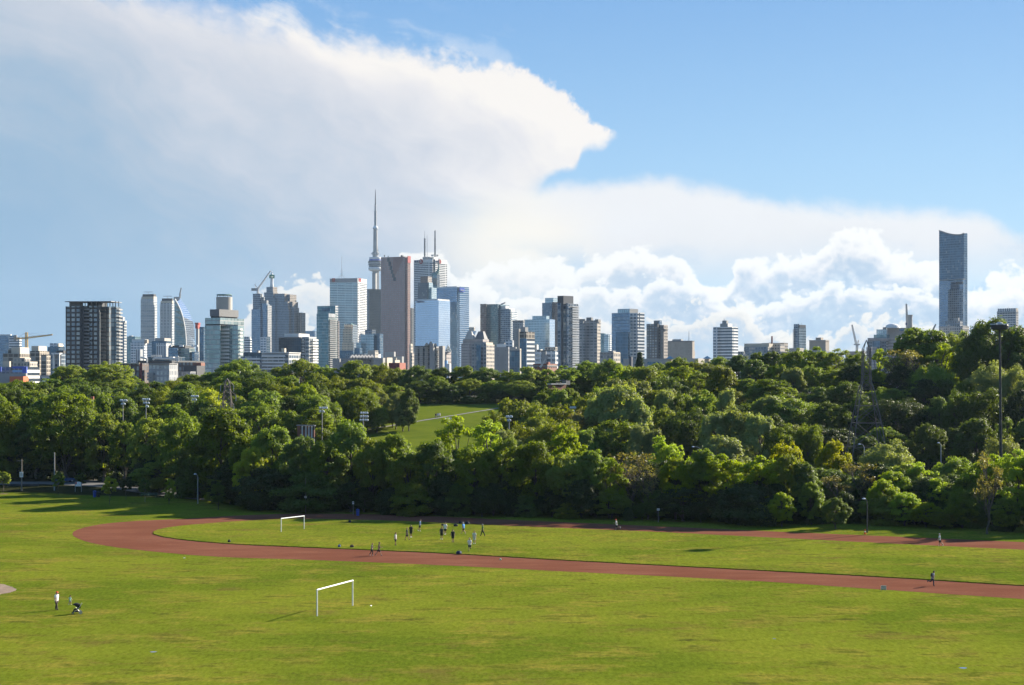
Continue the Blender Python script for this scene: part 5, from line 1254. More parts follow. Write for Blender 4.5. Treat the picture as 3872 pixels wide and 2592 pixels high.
b = building('grid_glass_block', 'dark glass block with large pale reflecting panes below the red granite tower', d, [('tall_part', 1363.6, 1413, 1416, 1265, None, ('pale_glass', 'navy_glass'), 0), ('low_part', 1347, 1366, 1368, 1295, None, ('pale_glass', 'navy_glass'), -3), ('penthouse', 1380, 1406, 1421, 1247, 1266, ('blue_granite_shade_grid', 'dark_glass'), 8), ('dark_wing', 1412, 1436, 1449, 1262, None, 'navy_glass', 4)])
b = building('dark_annex', 'dark blue low office below the cream art deco tower', 2100, [('body', 1275, 1335, 1350, 1326, None, 'navy_glass'), ('right_body', 1340, 1360, 1370, 1317, None, 'navy_glass', -10), ('lower_body', 1306, 1378, 1392, 1338, None, 'blue_granite_shade_grid', -30)])
b = building('pale_small_tower', 'small cream tower block between the grid glass block and the red tower', 1700, [('body', 1390.5, 1418, 1431, 1326, None, ('stone', 'beige_grid')), ('rear_part', 1398, 1428, 1440, 1340, None, 'white_cap', 14)])
b = building('blue_grey_podium', 'plain blue grey blocks at the foot of the red granite tower', 1750, [('left_box', 1455, 1490, 1496, 1331, None, 'mid_cap'), ('right_box', 1488, 1520, 1527, 1349, None, 'mid_cap', -12)])
d = 1150
b = building('skylight_block', 'long grey concrete block with zigzag glass skylights on its roof', d, [('left_end', 1257.5, 1284, 1288, 1357, None, 'blank_concrete'), ('body', 1286, 1440, 1452, 1356, None, 'grey_apartment', 4), ('right_end', 1412, 1448, 1456, 1354, None, 'blank_concrete', -4), ('side_block', 1452, 1464, 1484, 1353, None, ('beige_grid', 'cream'), 2)])
mb = MB()
for i in range(7):
    xa = 1326 + i * 12.2; mb.tube(Wp(xa, 1356, d + 2), Wp(xa + 8, 1343.5, d + 14), 0.9, 0.5, 4); mb.tube(Wp(xa + 12.2, 1356, d + 2), Wp(xa + 8, 1343.5, d + 14), 0.9, 0.5, 4)
mb.tube(Wp(1334, 1343.5, d + 14), Wp(1408, 1343.5, d + 14), 0.8, 0.8, 4); mb.build('skylight_frame', FAC['stone'], b)
mb = MB()
for i in range(7):
    xa = 1326 + i * 12.2; k = len(mb.v); mb.v += [tuple(Wp(xa, 1356, d + 3)), tuple(Wp(xa + 8, 1344, d + 14)), tuple(Wp(xa + 12.2, 1356, d + 3))]; mb.face((k, k + 2, k + 1))
mb.build('skylight_glass', FAC['slate'], b)
balconies(b, 1286, 1440, 1452, d + 4, 'left', 0.04, 0.20, 1362, 1392, 4, 'mid_cap', 1.4, 24, 0.8); balconies(b, 1286, 1440, 1452, d + 4, 'left', 0.56, 0.74, 1362, 1392, 4, 'mid_cap', 1.4, 24, 0.8)
b = building('bell_gable_house', 'cream building with a rounded gable left of the red brick box', 1100, [('body', 1484, 1494, 1512, 1362, None, ('stone', 'cream')), ('gable', 1492, 1498, 1500, 1354, 1363, 'cream', -2)])
b = building('red_brick_box', 'flat red brick box just above the treetops below the red granite tower', 950, [('body', 1469.7, 1511, 1534, 1372.7, None, ('dark_red', 'red_brick')), ('low_wing', 1418, 1452, 1462, 1384, None, ('brick', 'brick'), 6)])
b = building('thin_stone_tower', 'thin cream stone tower between the red granite tower and the balconied concrete block', 1600, [('shaft', 1548, 1553, 1562, 1305, None, ('cream', 'beige_grid')), ('cap', 1549, 1553, 1560, 1301, 1306, 'cream', 2), ('base', 1552, 1558, 1566, 1335, None, 'beige_grid', -5)])
# brutalist balconied block
d = 1020
b = building('balconied_concrete_block', 'tall raw concrete apartment block with blank end slabs and stacked rounded balconies', d, [('left_wing', 1567, 1624, 1626, 1308, None, ('grey_apartment', 'blank_concrete'), 3), ('pale_slab', 1625, 1638, 1644, 1300, None, ('blank_concrete', 'blank_concrete'), -4), ('middle_wing', 1642, 1650, 1662, 1310, None, 'grey_apartment', 6), ('right_slab', 1660, 1674, 1683, 1309, None, ('blank_concrete', 'blank_concrete'), 0)])
mb = MB()
for x0_, x1_, yt in ((1604, 1624, 1297), (1618, 1640, 1293), (1640, 1654, 1299)):
    k = len(mb.v); q = [(x0_, 1309), (x0_ + (x1_ - x0_) * 0.35, yt), (x0_ + (x1_ - x0_) * 0.6, yt), (x1_, 1309)]
    mb.v += [tuple(Wp(*p, d - 2)) for p in q] + [tuple(Wp(*p, d + 14)) for p in q]
    mb.face((k + 3, k + 2, k + 1, k)); mb.face((k + 4, k + 5, k + 6, k + 7))
    for i in range(3): mb.face((k + i, k + i + 1, k + 5 + i, k + 4 + i))
mb.build('folded_roof', FAC['stone'], b)
for a_, c_ in ((0.05, 0.28), (0.40, 0.62), (0.74, 0.96)): balconies(b, 1567, 1624, 1626, d + 3, 'left', a_, c_, 1312, 1400, 11, 'stone', 1.3, 24, 0.8)
balconies(b, 1642, 1650, 1662, d + 6, 'right', 0.0, 0.7, 1312, 1400, 11, 'stone', 1.8, 24, 0.8)
b = building('glass_gable_tower', 'narrow tower with a pointed glass gable right of the balconied concrete block', 1500, [('shaft', 1681, 1688, 1706, 1330, None, ('dark_glass', 'pink_stone'))])
mb = MB(); A_, B_, C_ = Wp(1683, 1330, 1498), Wp(1706, 1330, 1504), Wp(1694, 1306, 1501)
for p, q in ((A_, C_), (C_, B_), (A_, B_), (A_.lerp(B_, 0.5), A_.lerp(C_, 0.5)), (A_.lerp(B_, 0.5), B_.lerp(C_, 0.5)), (A_.lerp(C_, 0.5), B_.lerp(C_, 0.5))): mb.tube(p, q, 0.5, 0.5, 4)
mb.build('gable_frame', FAC['white_cap'], b)
mb = MB(); k = 0; mb.v = [tuple(A_ + Vector((0, 1, 0))), tuple(B_ + Vector((0, 1, 0))), tuple(C_ + Vector((0, 1, 0))), tuple(A_ + Vector((0, 12, 0))), tuple(B_ + Vector((0, 12, 0))), tuple(C_ + Vector((0, 12, 0)))]
mb.face((0, 1, 2)); mb.face((5, 4, 3)); mb.face((0, 2, 5, 3)); mb.face((1, 4, 5, 2)); mb.build('glass_gable', FAC['copper'], b)
b = building('white_cube', 'small white cube house among treetops below the glass gable tower', 960, [('cube', 1681, 1690, 1693, 1364, None, 'sky_panel'), ('white_part', 1688, 1700, 1706, 1376, None, 'white_cap', -4)])
# grand hotel with steep roofs
d = 2000
b = building('gabled_stone_block', 'pinkish stone block with steep twin mansard roofs', d, [('body', 1750, 1826, 1849, 1283, None, ('pink_stone', 'pink_stone')), ('left_base', 1744, 1772, 1776, 1300, None, 'pink_stone', -6)])
for x0_, x1_, yt in ((1756, 1800, 1252), (1794, 1846, 1253)):
    mb = MB(); q0 = corner(x0_, x0_ + (x1_ - x0_) * 0.72, x1_, d + 4); q1 = corner(x0_ + (x1_ - x0_) * 0.28, x0_ + (x1_ - x0_) * 0.62, x1_ - (x1_ - x0_) * 0.26, d + 10)
    za, zb_ = zof(1284, d), zof(yt, d)
    mb.v = [(p[0], p[1], za) for p in q0] + [(p[0], p[1], zb_) for p in q1]
    for i in range(4): mb.face((i, (i + 1) % 4, 4 + (i + 1) % 4, 4 + i))
    mb.face((4, 5, 6, 7)); mb.build('mansard_roof', FAC['slate'] if x0_ > 1790 else FAC['stone'], b)
mb = MB(); mb.v = [tuple(Wp(1784, 1252.5, d - 3)), tuple(Wp(1801, 1252.5, d - 3)), tuple(Wp(1793, 1271, d - 6))]; mb.face((0, 2, 1)); mb.v += [tuple(Vector(v) + Vector((0, 3, 0))) for v in mb.v]; mb.face((3, 4, 5)); mb.build('bright_gable', FAC['white_cap'], b)
b = building('ribbed_far_tower', 'distant ribbed tower top behind the twin mansard roofs', 3400, [('shaft', 1772, 1792, 1796.5, 1238, None, 'beige_grid')])
d = 1400
b = building('grey_residential_tower', 'grey residential tower with a sunlit right side below the mansard roofs', d, [('body', 1784, 1839, 1869.5, 1303, None, ('grey_grid', 'beige_grid')), ('top_storey', 1792, 1838, 1864, 1295, 1304, ('mid_cap', 'cream'), 4), ('recess', 1801, 1818, 1819, 1306, None, 'navy_glass', -1.5)])  # beige and cream right walls put the sunlight into the colour
# ---- centre right
d = 2700
b = building('green_wide_tower', 'wide green and brown glass tower with a sloped white shoulder', d, [('brown_face', 1816, 1838, 1840, 1150, None, ('rust_glass', 'rust_glass'), 0), ('green_face', 1838, 1882, 1886, 1150.5, None, ('brown_teal_glass', 'teal_glass'), 2), ('dark_slot', 1880, 1893, 1926, 1152, None, ('navy_glass', 'teal_glass'), 8), ('dark_face', 1892, 1930, 1934, 1170, None, 'navy_balcony', 0), ('right_face', 1930, 1934, 1955, 1180, None, ('green_balcony', 'white_balcony'), 3), ('white_shoulder', 1894, 1925, 1946, 1167, 1181, 'white_cap', 6), ('upper_shoulder', 1894, 1912, 1925, 1157, 1168, 'white_cap', 8)])
mb = MB(); mb.tube(Wp(1894, 1152, d), Wp(1911, 1145, d), 1.3, 1.0, 5); mb.build('roof_crane', FAC['mid_cap'], b)
b = building('dark_flat_block', 'dark grey flat topped block behind the unfinished white banded tower', 2400, [('body', 1938, 1978, 1984, 1214, None, 'grey_grid'), ('roof_edge', 1937, 1978, 1985, 1212, 1217, 'grey_cap', -1)])
b = building('pale_glass_block', 'wide pale glass block with a bright right edge left of the dark balcony tower', 2450, [('body', 1981.5, 2078, 2098, 1208, None, ('pale_glass', 'mirror_glass')), ('penthouse', 2013, 2066, 2077, 1195, 1209, 'pale_glass', 10), ('bright_edge', 2080, 2081, 2098, 1210, None, 'pale_green_glass', 14)])
b = building('blue_notched_tower', 'blue and rust glass tower rising behind the dark balcony tower', 3000, [('left_face', 2050, 2086, 2088, 1145.6, None, ('navy_glass', 'navy_glass')), ('top', 2061, 2092, 2112, 1127, 1146, 'pale_glass', 8), ('rust_face', 2086, 2108, 2116, 1143, None, ('rust_glass', 'navy_glass'), 3)])
d = 1300
b = building('dark_balcony_tower', 'tall dark tower with a black roof box and a column of white balconies', d, [('glass_wing', 2108, 2121, 2122, 1147, None, ('navy_balcony', 'navy_balcony'), 3), ('black_fin', 2121, 2130, 2131, 1120, None, 'dark_cap', 0), ('corner_wing', 2130, 2146, 2150, 1147, None, ('navy_balcony', 'navy_balcony'), 2), ('balcony_wing', 2146, 2150, 2186.5, 1149, None, ('navy_balcony', 'grey_balcony'), 5), ('roof_box', 2108, 2131, 2168, 1119, 1150, ('dark_cap', 'grey_cap'), 1.2)], rel=42)
balconies(b, 2146, 2150, 2186.5, d + 5, 'right', 0.22, 0.92, 1154, 1392, 26, 'white_cap', 2.0, 42, 0.9)
b = building('white_banded_shell', 'unfinished white banded tower with open top floors and a blue glass corner', 1350, [('glass_face', 1964, 1990, 1992, 1281, None, ('navy_glass', 'blue_glass')), ('banded_face', 1989, 1991, 2022, 1268, None, ('white_bands', 'white_bands'), 2), ('open_top', 1963.6, 1990, 2022, 1255, 1282, 'open_floors', 1), ('core', 1968, 1986, 1997, 1238, 1256, 'mid_cap', 8), ('grey_wing', 1943, 1962, 1968, 1244, None, 'blank_concrete', 12)], rel=34)
for px in (1970, 1978, 1984, 1990, 1995): stick(b, 'roof_rail', Wp(px, 1239, 1356), Wp(px, 1235, 1356), 0.25, 0.25, 'white_cap', 4)
b = building('blank_grey_block', 'plain windowless grey concrete block above the treetops', 1080, [('body', 1869.5, 1922, 1926, 1313, None, ('blank_concrete', 'grey_grid'))])
b = building('dark_window_block', 'grey block with tall dark windows beside the plain windowless block', 1100, [('body', 1923, 1966, 1971, 1325, None, ('navy_glass', 'stone')), ('top_band', 1923, 1966, 1971, 1319, 1326, ('mid_cap', 'cream'), -0.5), ('roof_box', 1928, 1950, 1954, 1313, 1320, 'mid_cap', 8)])
b = building('white_stair_block', 'white stepped block behind the dark window block', 1900, [('body', 1911, 1938, 1943, 1287.5, None, ('white_bands_windows', 'white_ribs')), ('slope_roof', 1878, 1905, 1914, 1302, None, 'white_cap', -6), ('left_step', 1888, 1906, 1914, 1297, None, 'mid_cap', 4)])
b = building('low_blue_office', 'low blue and white office block left of the dark balcony tower', 1250, [('left_body', 2023, 2046, 2048, 1332, None, 'white_bands_windows', 0), ('white_panel', 2046, 2064, 2066, 1330, None, 'mid_cap', -1), ('right_body', 2064, 2100, 2110, 1328, None, 'white_bands_windows', 2), ('roof_edge', 2030, 2095, 2108, 1325, 1330, 'dark_cap', 4)])
b = building('pale_annex', 'small cream annex with a vaulted roof above the low blue office', 1500, [('body', 2022, 2030, 2036, 1304, None, ('cream', 'white_cap')), ('vault', 2026, 2044, 2052, 1322, 1332, 'white_cap', -4), ('brick_part', 2060, 2100, 2108, 1313, None, 'beige_grid', 20)])
b = building('low_brick_mansion', 'low red brick mansion with a chimney above the trees', 900, [('body', 2016, 2070, 2107, 1376, None, ('brick', 'brick')), ('gable', 2066, 2074, 2080, 1370, 1378, 'red_brick', -2), ('white_eaves', 2015, 2070, 2108, 1383, 1386, 'mid_cap', -1)])
cr = empty('boom_lift', Wp(2050, 1385, 880), 'pale crane boom leaning over the low red brick mansion', 'crane'); mb = MB(); lattice(mb, Wp(2042, 1390, 880), Wp(2063, 1359, 880), 0.8, 0.5, 10, 0.14); mb.build('boom', FAC['crane_white'], cr); mb = MB(); mb.tube(Wp(2064, 1368, 880), Wp(2070, 1348, 880), 0.4, 0.5, 6); mb.build('jib_head', FAC['mid_cap'], cr)
d = 1600
b = building('grey_slab_tower', 'grey slab tower with even windows right of the dark balcony tower', d, [('body', 2187, 2258, 2271, 1212, None, ('grey_apartment', 'beige_grid')), ('left_fold', 2187, 2206, 2208, 1208, None, 'grey_apartment', -2), ('right_cap', 2250, 2262, 2272, 1208, 1218, 'grey_cap', -1), ('left_cap', 2188, 2212, 2214, 1207, 1214, 'grey_cap', -3), ('roof_box', 2217, 2236, 2243, 1201, 1213, 'grey_cap', 10)])  # beige right wall carries the low sun in its facade colour
b = building('far_pale_blocks', 'pale distant blocks behind the grey slab tower and the white striped tower', 2800, [('left_block', 2268, 2284, 2290, 1261, None, 'teal_glass'), ('middle_block', 2284, 2300, 2304, 1265, None, 'pale_glass', -10), ('right_block', 2300, 2306, 2314, 1266, None, 'white_bands_windows', -4)])
b = building('cream_block', 'cream low block with a sunlit right wall in front of the grey slab tower', 1200, [('body', 2268, 2320, 2346, 1336, None, ('grey_grid', 'beige_grid')), ('top', 2268, 2320, 2345, 1332, 1337, ('mid_cap', 'cream'), -0.6), ('roof_unit', 2300, 2318, 2328, 1327, 1333, 'mid_cap', 8)])  # grey left and beige right walls paint this block's shade and sunlight
# white striped tower with the glass half
d = 1750
b = building('striped_tower', 'white striped tower with a blue glass left half and a tall roof box', d, [('glass_half', 2313, 2381, 2383, 1183, None, ('blue_glass', 'blue_glass'), 0), ('penthouse', 2335.6, 2381, 2413, 1168, 1200, ('pale_glass', 'mid_cap'), 12), ('striped_left', 2381, 2411, 2413, 1184, None, ('white_bands_windows', 'white_bands'), 3), ('striped_right', 2411, 2413, 2437, 1182, None, ('white_bands', 'white_bands'), 5), ('dark_slot', 2416, 2417, 2420, 1184, 1245, 'dark_glass', 0), ('dark_reflection_panel', 2328, 2374, 2376, 1255, None, 'navy_glass', -6)], rel=36)  # the low dark panel stands in for a reflection in the glass
b = building('brown_grid_tower', 'dark brown tower with a bright window grid and a glass roof box', 1900, [('window_face', 2444.6, 2487, 2490, 1225, None, ('dark_brick_tower', 'dark_cap')), ('core', 2472, 2492, 2503, 1212.7, None, ('grey_cap', 'brown_granite_grid'), 6), ('glass_box', 2490, 2494, 2503, 1212, 1230, 'blue_glass', 3), ('right_wing', 2494, 2510, 2525, 1230, None, ('grey_cap', 'brown_granite_grid'), 3), ('roof_flange', 2505, 2514, 2528, 1244, 1246, 'grey_cap', 0)])
balconies(b, 2494, 2510, 2525, 1903, 'left', 0.5, 0.95, 1248, 1370, 24, 'mid_cap', 1.6, 24, 0.6)
b = building('tan_hall', 'plain tan block with rounded corners and a thin roof antenna', 2100, [('body', 2525, 2618, 2626, 1289.5, None, 'tan_blank'), ('penthouse', 2542, 2575, 2583, 1283.5, 1290, 'mid_cap', 14), ('cornice', 2525, 2618, 2626, 1289, 1292, 'grey_cap', -1), ('right_step', 2615, 2624, 2628, 1328, None, 'tan_blank', 8)])
stick(b, 'antenna', Wp(2605, 1290, 2110), Wp(2605, 1254, 2110), 0.5, 0.25, 'mid_cap', 5)
d = 1050
b = building('pyramid_roof_block', 'long low stone block with two small blue pyramid roofs behind the treetops', d, [('body', 2357, 2640, 2687, 1356, None, 'stone'), ('left_turret', 2378, 2388, 2392, 1350, None, 'slate', -4), ('dark_glazing', 2448, 2494, 2500, 1369, None, 'navy_glass', -4), ('turret', 2524, 2540, 2543, 1358, None, 'cream', -3), ('right_turret', 2664, 2680, 2684, 1358, None, 'cream', -3)])
for px in (2533, 2674):
    mb = MB(); c0 = Wp(px, 1357.5, d - 4); mb.v = [(c0.x + sx * 2.6, c0.y + sy * 2.6, c0.z) for sx, sy in ((-1, -1), (1, -1), (1, 1), (-1, 1))] + [(c0.x, c0.y, c0.z + 1.9)]
    for i in range(4): mb.face((i, (i + 1) % 4, 4))
    mb.build('blue_pyramid', FAC['copper_blue'], b)
b = building('round_striped_tower', 'white striped office tower with rounded corners standing alone against the sky', 1900, [('left_face', 2696, 2714, 2715, 1240, None, 'white_bands_windows', 6), ('body', 2713, 2769, 2772, 1238, None, ('white_bands', 'white_bands')), ('right_face', 2771, 2773, 2791, 1239, None, ('white_bands', 'white_bands'), 2), ('top_band', 2697, 2768, 2790, 1236.6, 1241, 'white_cap', -1), ('lower_box', 2723, 2752, 2769, 1224, 1238, ('mid_cap', 'white_cap'), 14), ('upper_box', 2731, 2747, 2754, 1212.7, 1225, 'mid_cap', 18)])
stick(b, 'antenna', Wp(2738, 1213, 1920), Wp(2738, 1205, 1920), 0.4, 0.2, 'mid_cap', 5)
b = building('hospital_block', 'broad beige block with glass bands and a thin brown chimney', 1700, [('glass_part', 2813, 2904, 2920, 1312, None, ('navy_balcony', 'beige_grid')), ('top_storey', 2814, 2908, 2922, 1299, 1313, 'cream', 2), ('middle', 2918, 2950, 2967, 1303, None, ('beige_grid', 'beige_grid'), 8), ('dark_box', 2880, 2966, 2979, 1297, None, ('cream', 'brown_granite_grid'), 24), ('low_wing', 2790, 2812, 2816, 1330, None, 'grey_grid', -10), ('front_wing', 2940, 2990, 3000, 1332, None, 'dark_brick', -20), ('dome', 2908, 2916, 2920, 1296, 1300, 'white_cap', 6)])
stick(b, 'chimney', Wp(2919, 1300, 1690), Wp(2919, 1272, 1690), 0.9, 0.8, 'dark_red', 8)
b = building('beige_low_block', 'beige low block with window rows at the foot of the slim glass tower', 1500, [('body', 2982, 3022, 3040, 1320, None, ('beige_grid', 'beige_grid')), ('top', 2984, 3022, 3039, 1317, 1321, 'cream', 2)])
b = building('slim_glass_tower', 'slim glass tower with a patterned right side and a dark roof box', 2300, [('left_face', 3001, 3018, 3020, 1228, None, ('navy_balcony', 'navy_glass')), ('right_face', 3019, 3022, 3048, 1240, None, ('pale_glass', 'pale_glass'), 2), ('dark_cap', 3021, 3024, 3047, 1229, 1241, 'dark_cap', 5), ('top', 3002, 3018, 3022, 1226, 1240, 'blue_glass', 6)], rel=34)
balconies(b, 3001, 3018, 3020, 2300, 'left', 0.0, 0.35, 1244, 1330, 24, 'mid_cap', 2.2, 34, 0.5)
for px in (3019, 3031): stick(b, 'antenna', Wp(px, 1228, 2310), Wp(px, 1222, 2310), 0.35, 0.2, 'mid_cap', 4)
b = building('beige_cube_block', 'plain beige block with a small roof box between the slim tower and the thin crane', 1900, [('body', 3060, 3122, 3135, 1288, None, ('tan', 'tan_blank')), ('cornice', 3059, 3122, 3136, 1286, 1290, 'stone', -1), ('roof_box', 3084, 3104, 3113, 1277, 1287, 'tan', 14), ('dark_base', 3058, 3124, 3138, 1326, None, 'grey_grid', -12)])
d = 2000
cr = empty('luffing_crane', Wp(3241, 1330, d), 'thin white luffing crane right of the plain beige block', 'crane')
mb = MB(); lattice(mb, Wp(3239, 1345, d), Wp(3241, 1304, d), 2.2, 2.2, 9, 0.35); mb.build('mast', FAC['crane_white'], cr)
mb = MB(); lattice(mb, Wp(3238, 1304, d), Wp(3221.5, 1229, d), 2.0, 1.2, 18, 0.30); mb.build('jib', FAC['crane_white'], cr)
mb = MB(); mb.box(Wp(3240, 1303.5, d), (7.5, 2, 1.6)); mb.tube(Wp(3240, 1303, d), Wp(3246, 1286, d), 0.4, 0.4, 5); mb.tube(Wp(3246, 1286, d), Wp(3247, 1303, d), 0.4, 0.4, 5); mb.build('counter_frame', FAC['crane_white'], cr)
b = building('low_far_block', 'low pinkish block half sunk in treetops left of the thin crane', 1500, [('body', 3196, 3260, 3272, 1329, None, 'pink_stone'), ('left_wing', 3120, 3180, 3190, 1336, None, 'grey_grid', -10)])
d = 1900
b = building('terraced_complex', 'big terraced glass and stone complex left of the tallest dark glass tower', d, [('low_body', 3280.6, 3350, 3360, 1278, None, ('blue_granite_shade_grid', 'grey_grid'), -10), ('stone_floor', 3281, 3352, 3366, 1280, 1290, 'pink_stone', -12), ('green_roof', 3304, 3352, 3364, 1266, 1280, 'teal_glass', 4), ('upper_left', 3314, 3352, 3356, 1246, 1280, ('pale_glass', 'mid_cap'), 10), ('upper_right', 3354, 3440, 3456, 1240, None, ('mid_cap', 'grey_grid'), 12), ('small_box', 3338, 3348, 3352, 1238, 1247, 'grey_cap', 20), ('slot', 3400, 3420, 3424, 1244, 1252, 'navy_glass', 8), ('front_block', 3356, 3404, 3414, 1278, None, ('pink_stone', 'beige_grid'), -14), ('dark_glass_part', 3300, 3328, 3332, 1290, None, 'navy_glass', -16), ('low_left', 3276, 3296, 3316, 1312, None, 'pink_stone', -30)])
mb = MB(); c0 = Wp(3440, 1241, d + 20); mb.lathe([(3.4, -10), (3.1, 14.0), (3.6, 14.2), (3.6, 15.6)], 14, c0); mb.build('chimney', FAC['stone'], b)
mb = MB(); c0 = Wp(3375, 1241, d + 24); mb.lathe([(9, 0), (7.6, 3.0), (4.6, 4.6), (1.0, 5.2)], 16, c0); mb.build('white_dome', FAC['white_cap'], b)
cr = empty('crane_mast', Wp(3429, 1245, d + 60), 'tall thin crane jib raised straight up beside the stone chimney', 'crane'); mb = MB(); lattice(mb, Wp(3431, 1250, d + 60), Wp(3427, 1150, d + 60), 2.2, 1.2, 22, 0.34); mb.build('jib', FAC['mid_cap'], cr); mb = MB(); mb.box(Wp(3430, 1226, d + 60), (3.4, 3, 3)); mb.build('cab', FAC['navy'], cr)
# the tallest dark glass tower at the right: concave roof line
def concave_tower():
    d = 2350
    root = empty('concave_glass_tower', Wp(3604, 1400, d + 20), 'very tall dark blue glass tower with a concave roof line, alone at the right', 'building'); CITY.append(root); root['_px'] = 3604
    fp = corner(3551, 3645, 3658, d, 30)
    tops = [(0.0, 866.5), (0.12, 871), (0.28, 877.5), (0.45, 882.5), (0.6, 885.5), (0.75, 887), (0.87, 887), (0.94, 885), (1.0, 882)]
    A_, B_, C_, D_ = [Vector(p) for p in fp]
    mb = MB(); zt = []
    for t, py in tops:
        p = A_.lerp(B_, t); zt.append(zof(py, d)); mb.v += [(p.x, p.y, 0), (p.x, p.y, zof(py, d))]
    L = (B_ - A_).length
    for i in range(len(tops) - 1): mb.face((2 * i, 2 * i + 2, 2 * i + 3, 2 * i + 1), 0, [(tops[i][0] * L, 0), (tops[i + 1][0] * L, 0), (tops[i + 1][0] * L, zt[i + 1]), (tops[i][0] * L, zt[i])])
    k = len(mb.v); n = len(tops)
    for t, py in tops:
        p = D_.lerp(C_, t); mb.v += [(p.x, p.y, 0), (p.x, p.y, zof(py, d))]
    for i in range(n - 1):
        mb.face((k + 2 * i, k + 2 * i + 1, k + 2 * i + 3, k + 2 * i + 2), 0, [(0, 0)] * 4)
        mb.face((2 * i + 1, 2 * i + 3, k + 2 * i + 3, k + 2 * i + 1), 1, [(0, 0)] * 4)
    Lr = (C_ - B_).length
    mb.face((2 * n - 2, k + 2 * n - 2, k + 2 * n - 1, 2 * n - 1), 0, [(0, 0), (Lr, 0), (Lr, zt[-1]), (0, zt[-1])])
    mb.face((0, 1, k + 1, k), 0, [(0, 0), (0, zt[0]), (Lr, zt[0]), (Lr, 0)])
    mb.build('shaft', [FAC['navy_glass'], FAC['grey_cap']], root)
    for nm, x0, xc, x1, yt, f, ex in (('lower_balconies', 3583, 3640, 3641, 1094, 'navy_balcony', -2.4), ('lower_windows', 3552, 3584, 3585, 1062, 'blue_glass', -1.6), ('middle_windows', 3583, 3640, 3641, 1062, 'blue_glass', -1.2), ('right_windows', 3640, 3642, 3649, 1056, 'blue_glass', -1.8)):
        mb = MB(); mb.prism(corner(x0, xc, x1, d + ex - 1, 30), 0, zof(yt, d), 0); mb.build(nm, FAC[f], root)
    mb = MB(); mb.prism(corner(3551, 3641, 3650, d - 4, 30), zof(1058, d), zof(1055, d), 0); mb.build('ledge', FAC['mid_cap'], root)
    mb = MB(); mb.prism(corner(3614, 3638, 3640, d - 4.5, 30), zof(1074, d), zof(1066, d), 0); mb.build('dark_slot', FAC['dark_cap'], root)
    mb = MB(); q = [A_.lerp(B_, t) for t, _ in tops]
    for i in range(n - 1): mb.tube((q[i].x, q[i].y, zt[i]), (q[i + 1].x, q[i + 1].y, zt[i + 1]), 0.9, 0.9, 5)
    mb.build('roof_rim', FAC['grey_cap'], root)
concave_tower()
b = building('podium_block', 'blue grey block at the foot of the concave dark glass tower', 1950, [('upper', 3574, 3630, 3640, 1214, None, ('blue_granite_shade_grid', 'grey_grid')), ('top_box', 3606, 3624, 3628, 1202, 1215, 'mid_cap', 8), ('lower', 3550, 3640, 3664, 1234, None, ('grey_grid', 'beige_grid'), -12), ('lit_face', 3638, 3640, 3656, 1232, 1262, 'beige_grid', -14)])  # the lit face is a beige panel with sunlight put into its colour
cr = empty('small_crane', Wp(3530, 1250, 1900), 'small grey crane boom left of the podium block by the treetops', 'crane'); mb = MB(); lattice(mb, Wp(3526, 1252, 1900), Wp(3538, 1227, 1900), 1.6, 0.9, 8, 0.30); mb.build('jib', FAC['mid_cap'], cr)
b = building('right_edge_tower', 'pale residential tower with a lit parapet at the far right edge', 2100, [('body', 3770, 3842, 3851, 1176, None, ('grey_balcony', 'beige_grid')), ('top', 3772, 3842, 3850, 1166, 1177, ('white_ribs', 'cream'), 1.5), ('ledge', 3768, 3842, 3853, 1180, 1182, 'mid_cap', -2)])
stick(b, 'antenna', Wp(3812, 1166, 2110), Wp(3812, 1161, 2110), 0.4, 0.2, 'mid_cap', 4)
# ---- yellow tower crane, far left
d = 1650
cr = empty('tower_crane', Wp(101.4, 1330, d), 'yellow hammerhead tower crane over the unfinished cream building', 'crane')
mb = MB(); lattice(mb, Wp(101.4, 1345, d), Wp(100, 1258, d), 2.2, 2.0, 18, 0.26); mb.build('mast', FAC['crane_yellow'], cr)
mb = MB(); lattice(mb, Wp(100, 1278.5, d), Wp(198, 1266.5, d), 1.6, 1.0, 22, 0.24); mb.build('jib', FAC['crane_yellow'], cr)
mb = MB(); lattice(mb, Wp(100, 1279, d), Wp(54, 1281, d), 1.5, 1.3, 9, 0.24); mb.build('counter_jib', FAC['crane_yellow'], cr)
mb = MB(); mb.box(Wp(58, 1279, d), (3.2, 1.6, 6)); mb.build('counterweight', FAC['mid_cap'], cr)
mb = MB(); mb.tube(Wp(98, 1259, d), Wp(138, 1274, d), 0.12, 0.12, 4); mb.tube(Wp(98, 1259, d), Wp(62, 1279, d), 0.12, 0.12, 4); mb.tube(Wp(100, 1258, d), Wp(175, 1268.5, d), 0.10, 0.10, 4); mb.build('stay_cable', FAC['mid_cap'], cr)
# ================================================================ goals, lamps, signs
def goal(label, fl, fr, h):
    a, b_ = G(*fl), G(*fr); root = empty('football_goal', (a + b_) / 2, label, 'goal', 'white goal frames')
    for p in (a, b_):
        mb = MB(); mb.tube(p + Vector((0, 0, -0.1)), p + Vector((0, 0, h)), 0.07, 0.07, 10); mb.build('post', M['white'], root)
    mb = MB(); dr = (b_ - a).normalized() * 0.06; mb.tube(a - dr + Vector((0, 0, h)), b_ + dr + Vector((0, 0, h)), 0.078, 0.078, 10); mb.build('crossbar', M['white'], root)
goal('white goal frame alone on the near grass below the track', (1199, 2330.3), (1333.3, 2290.7), 2.6)
goal('white goal frame on the infield inside the bend of the track', (1063.3, 2014.5), (1150, 2003.7), 2.12)

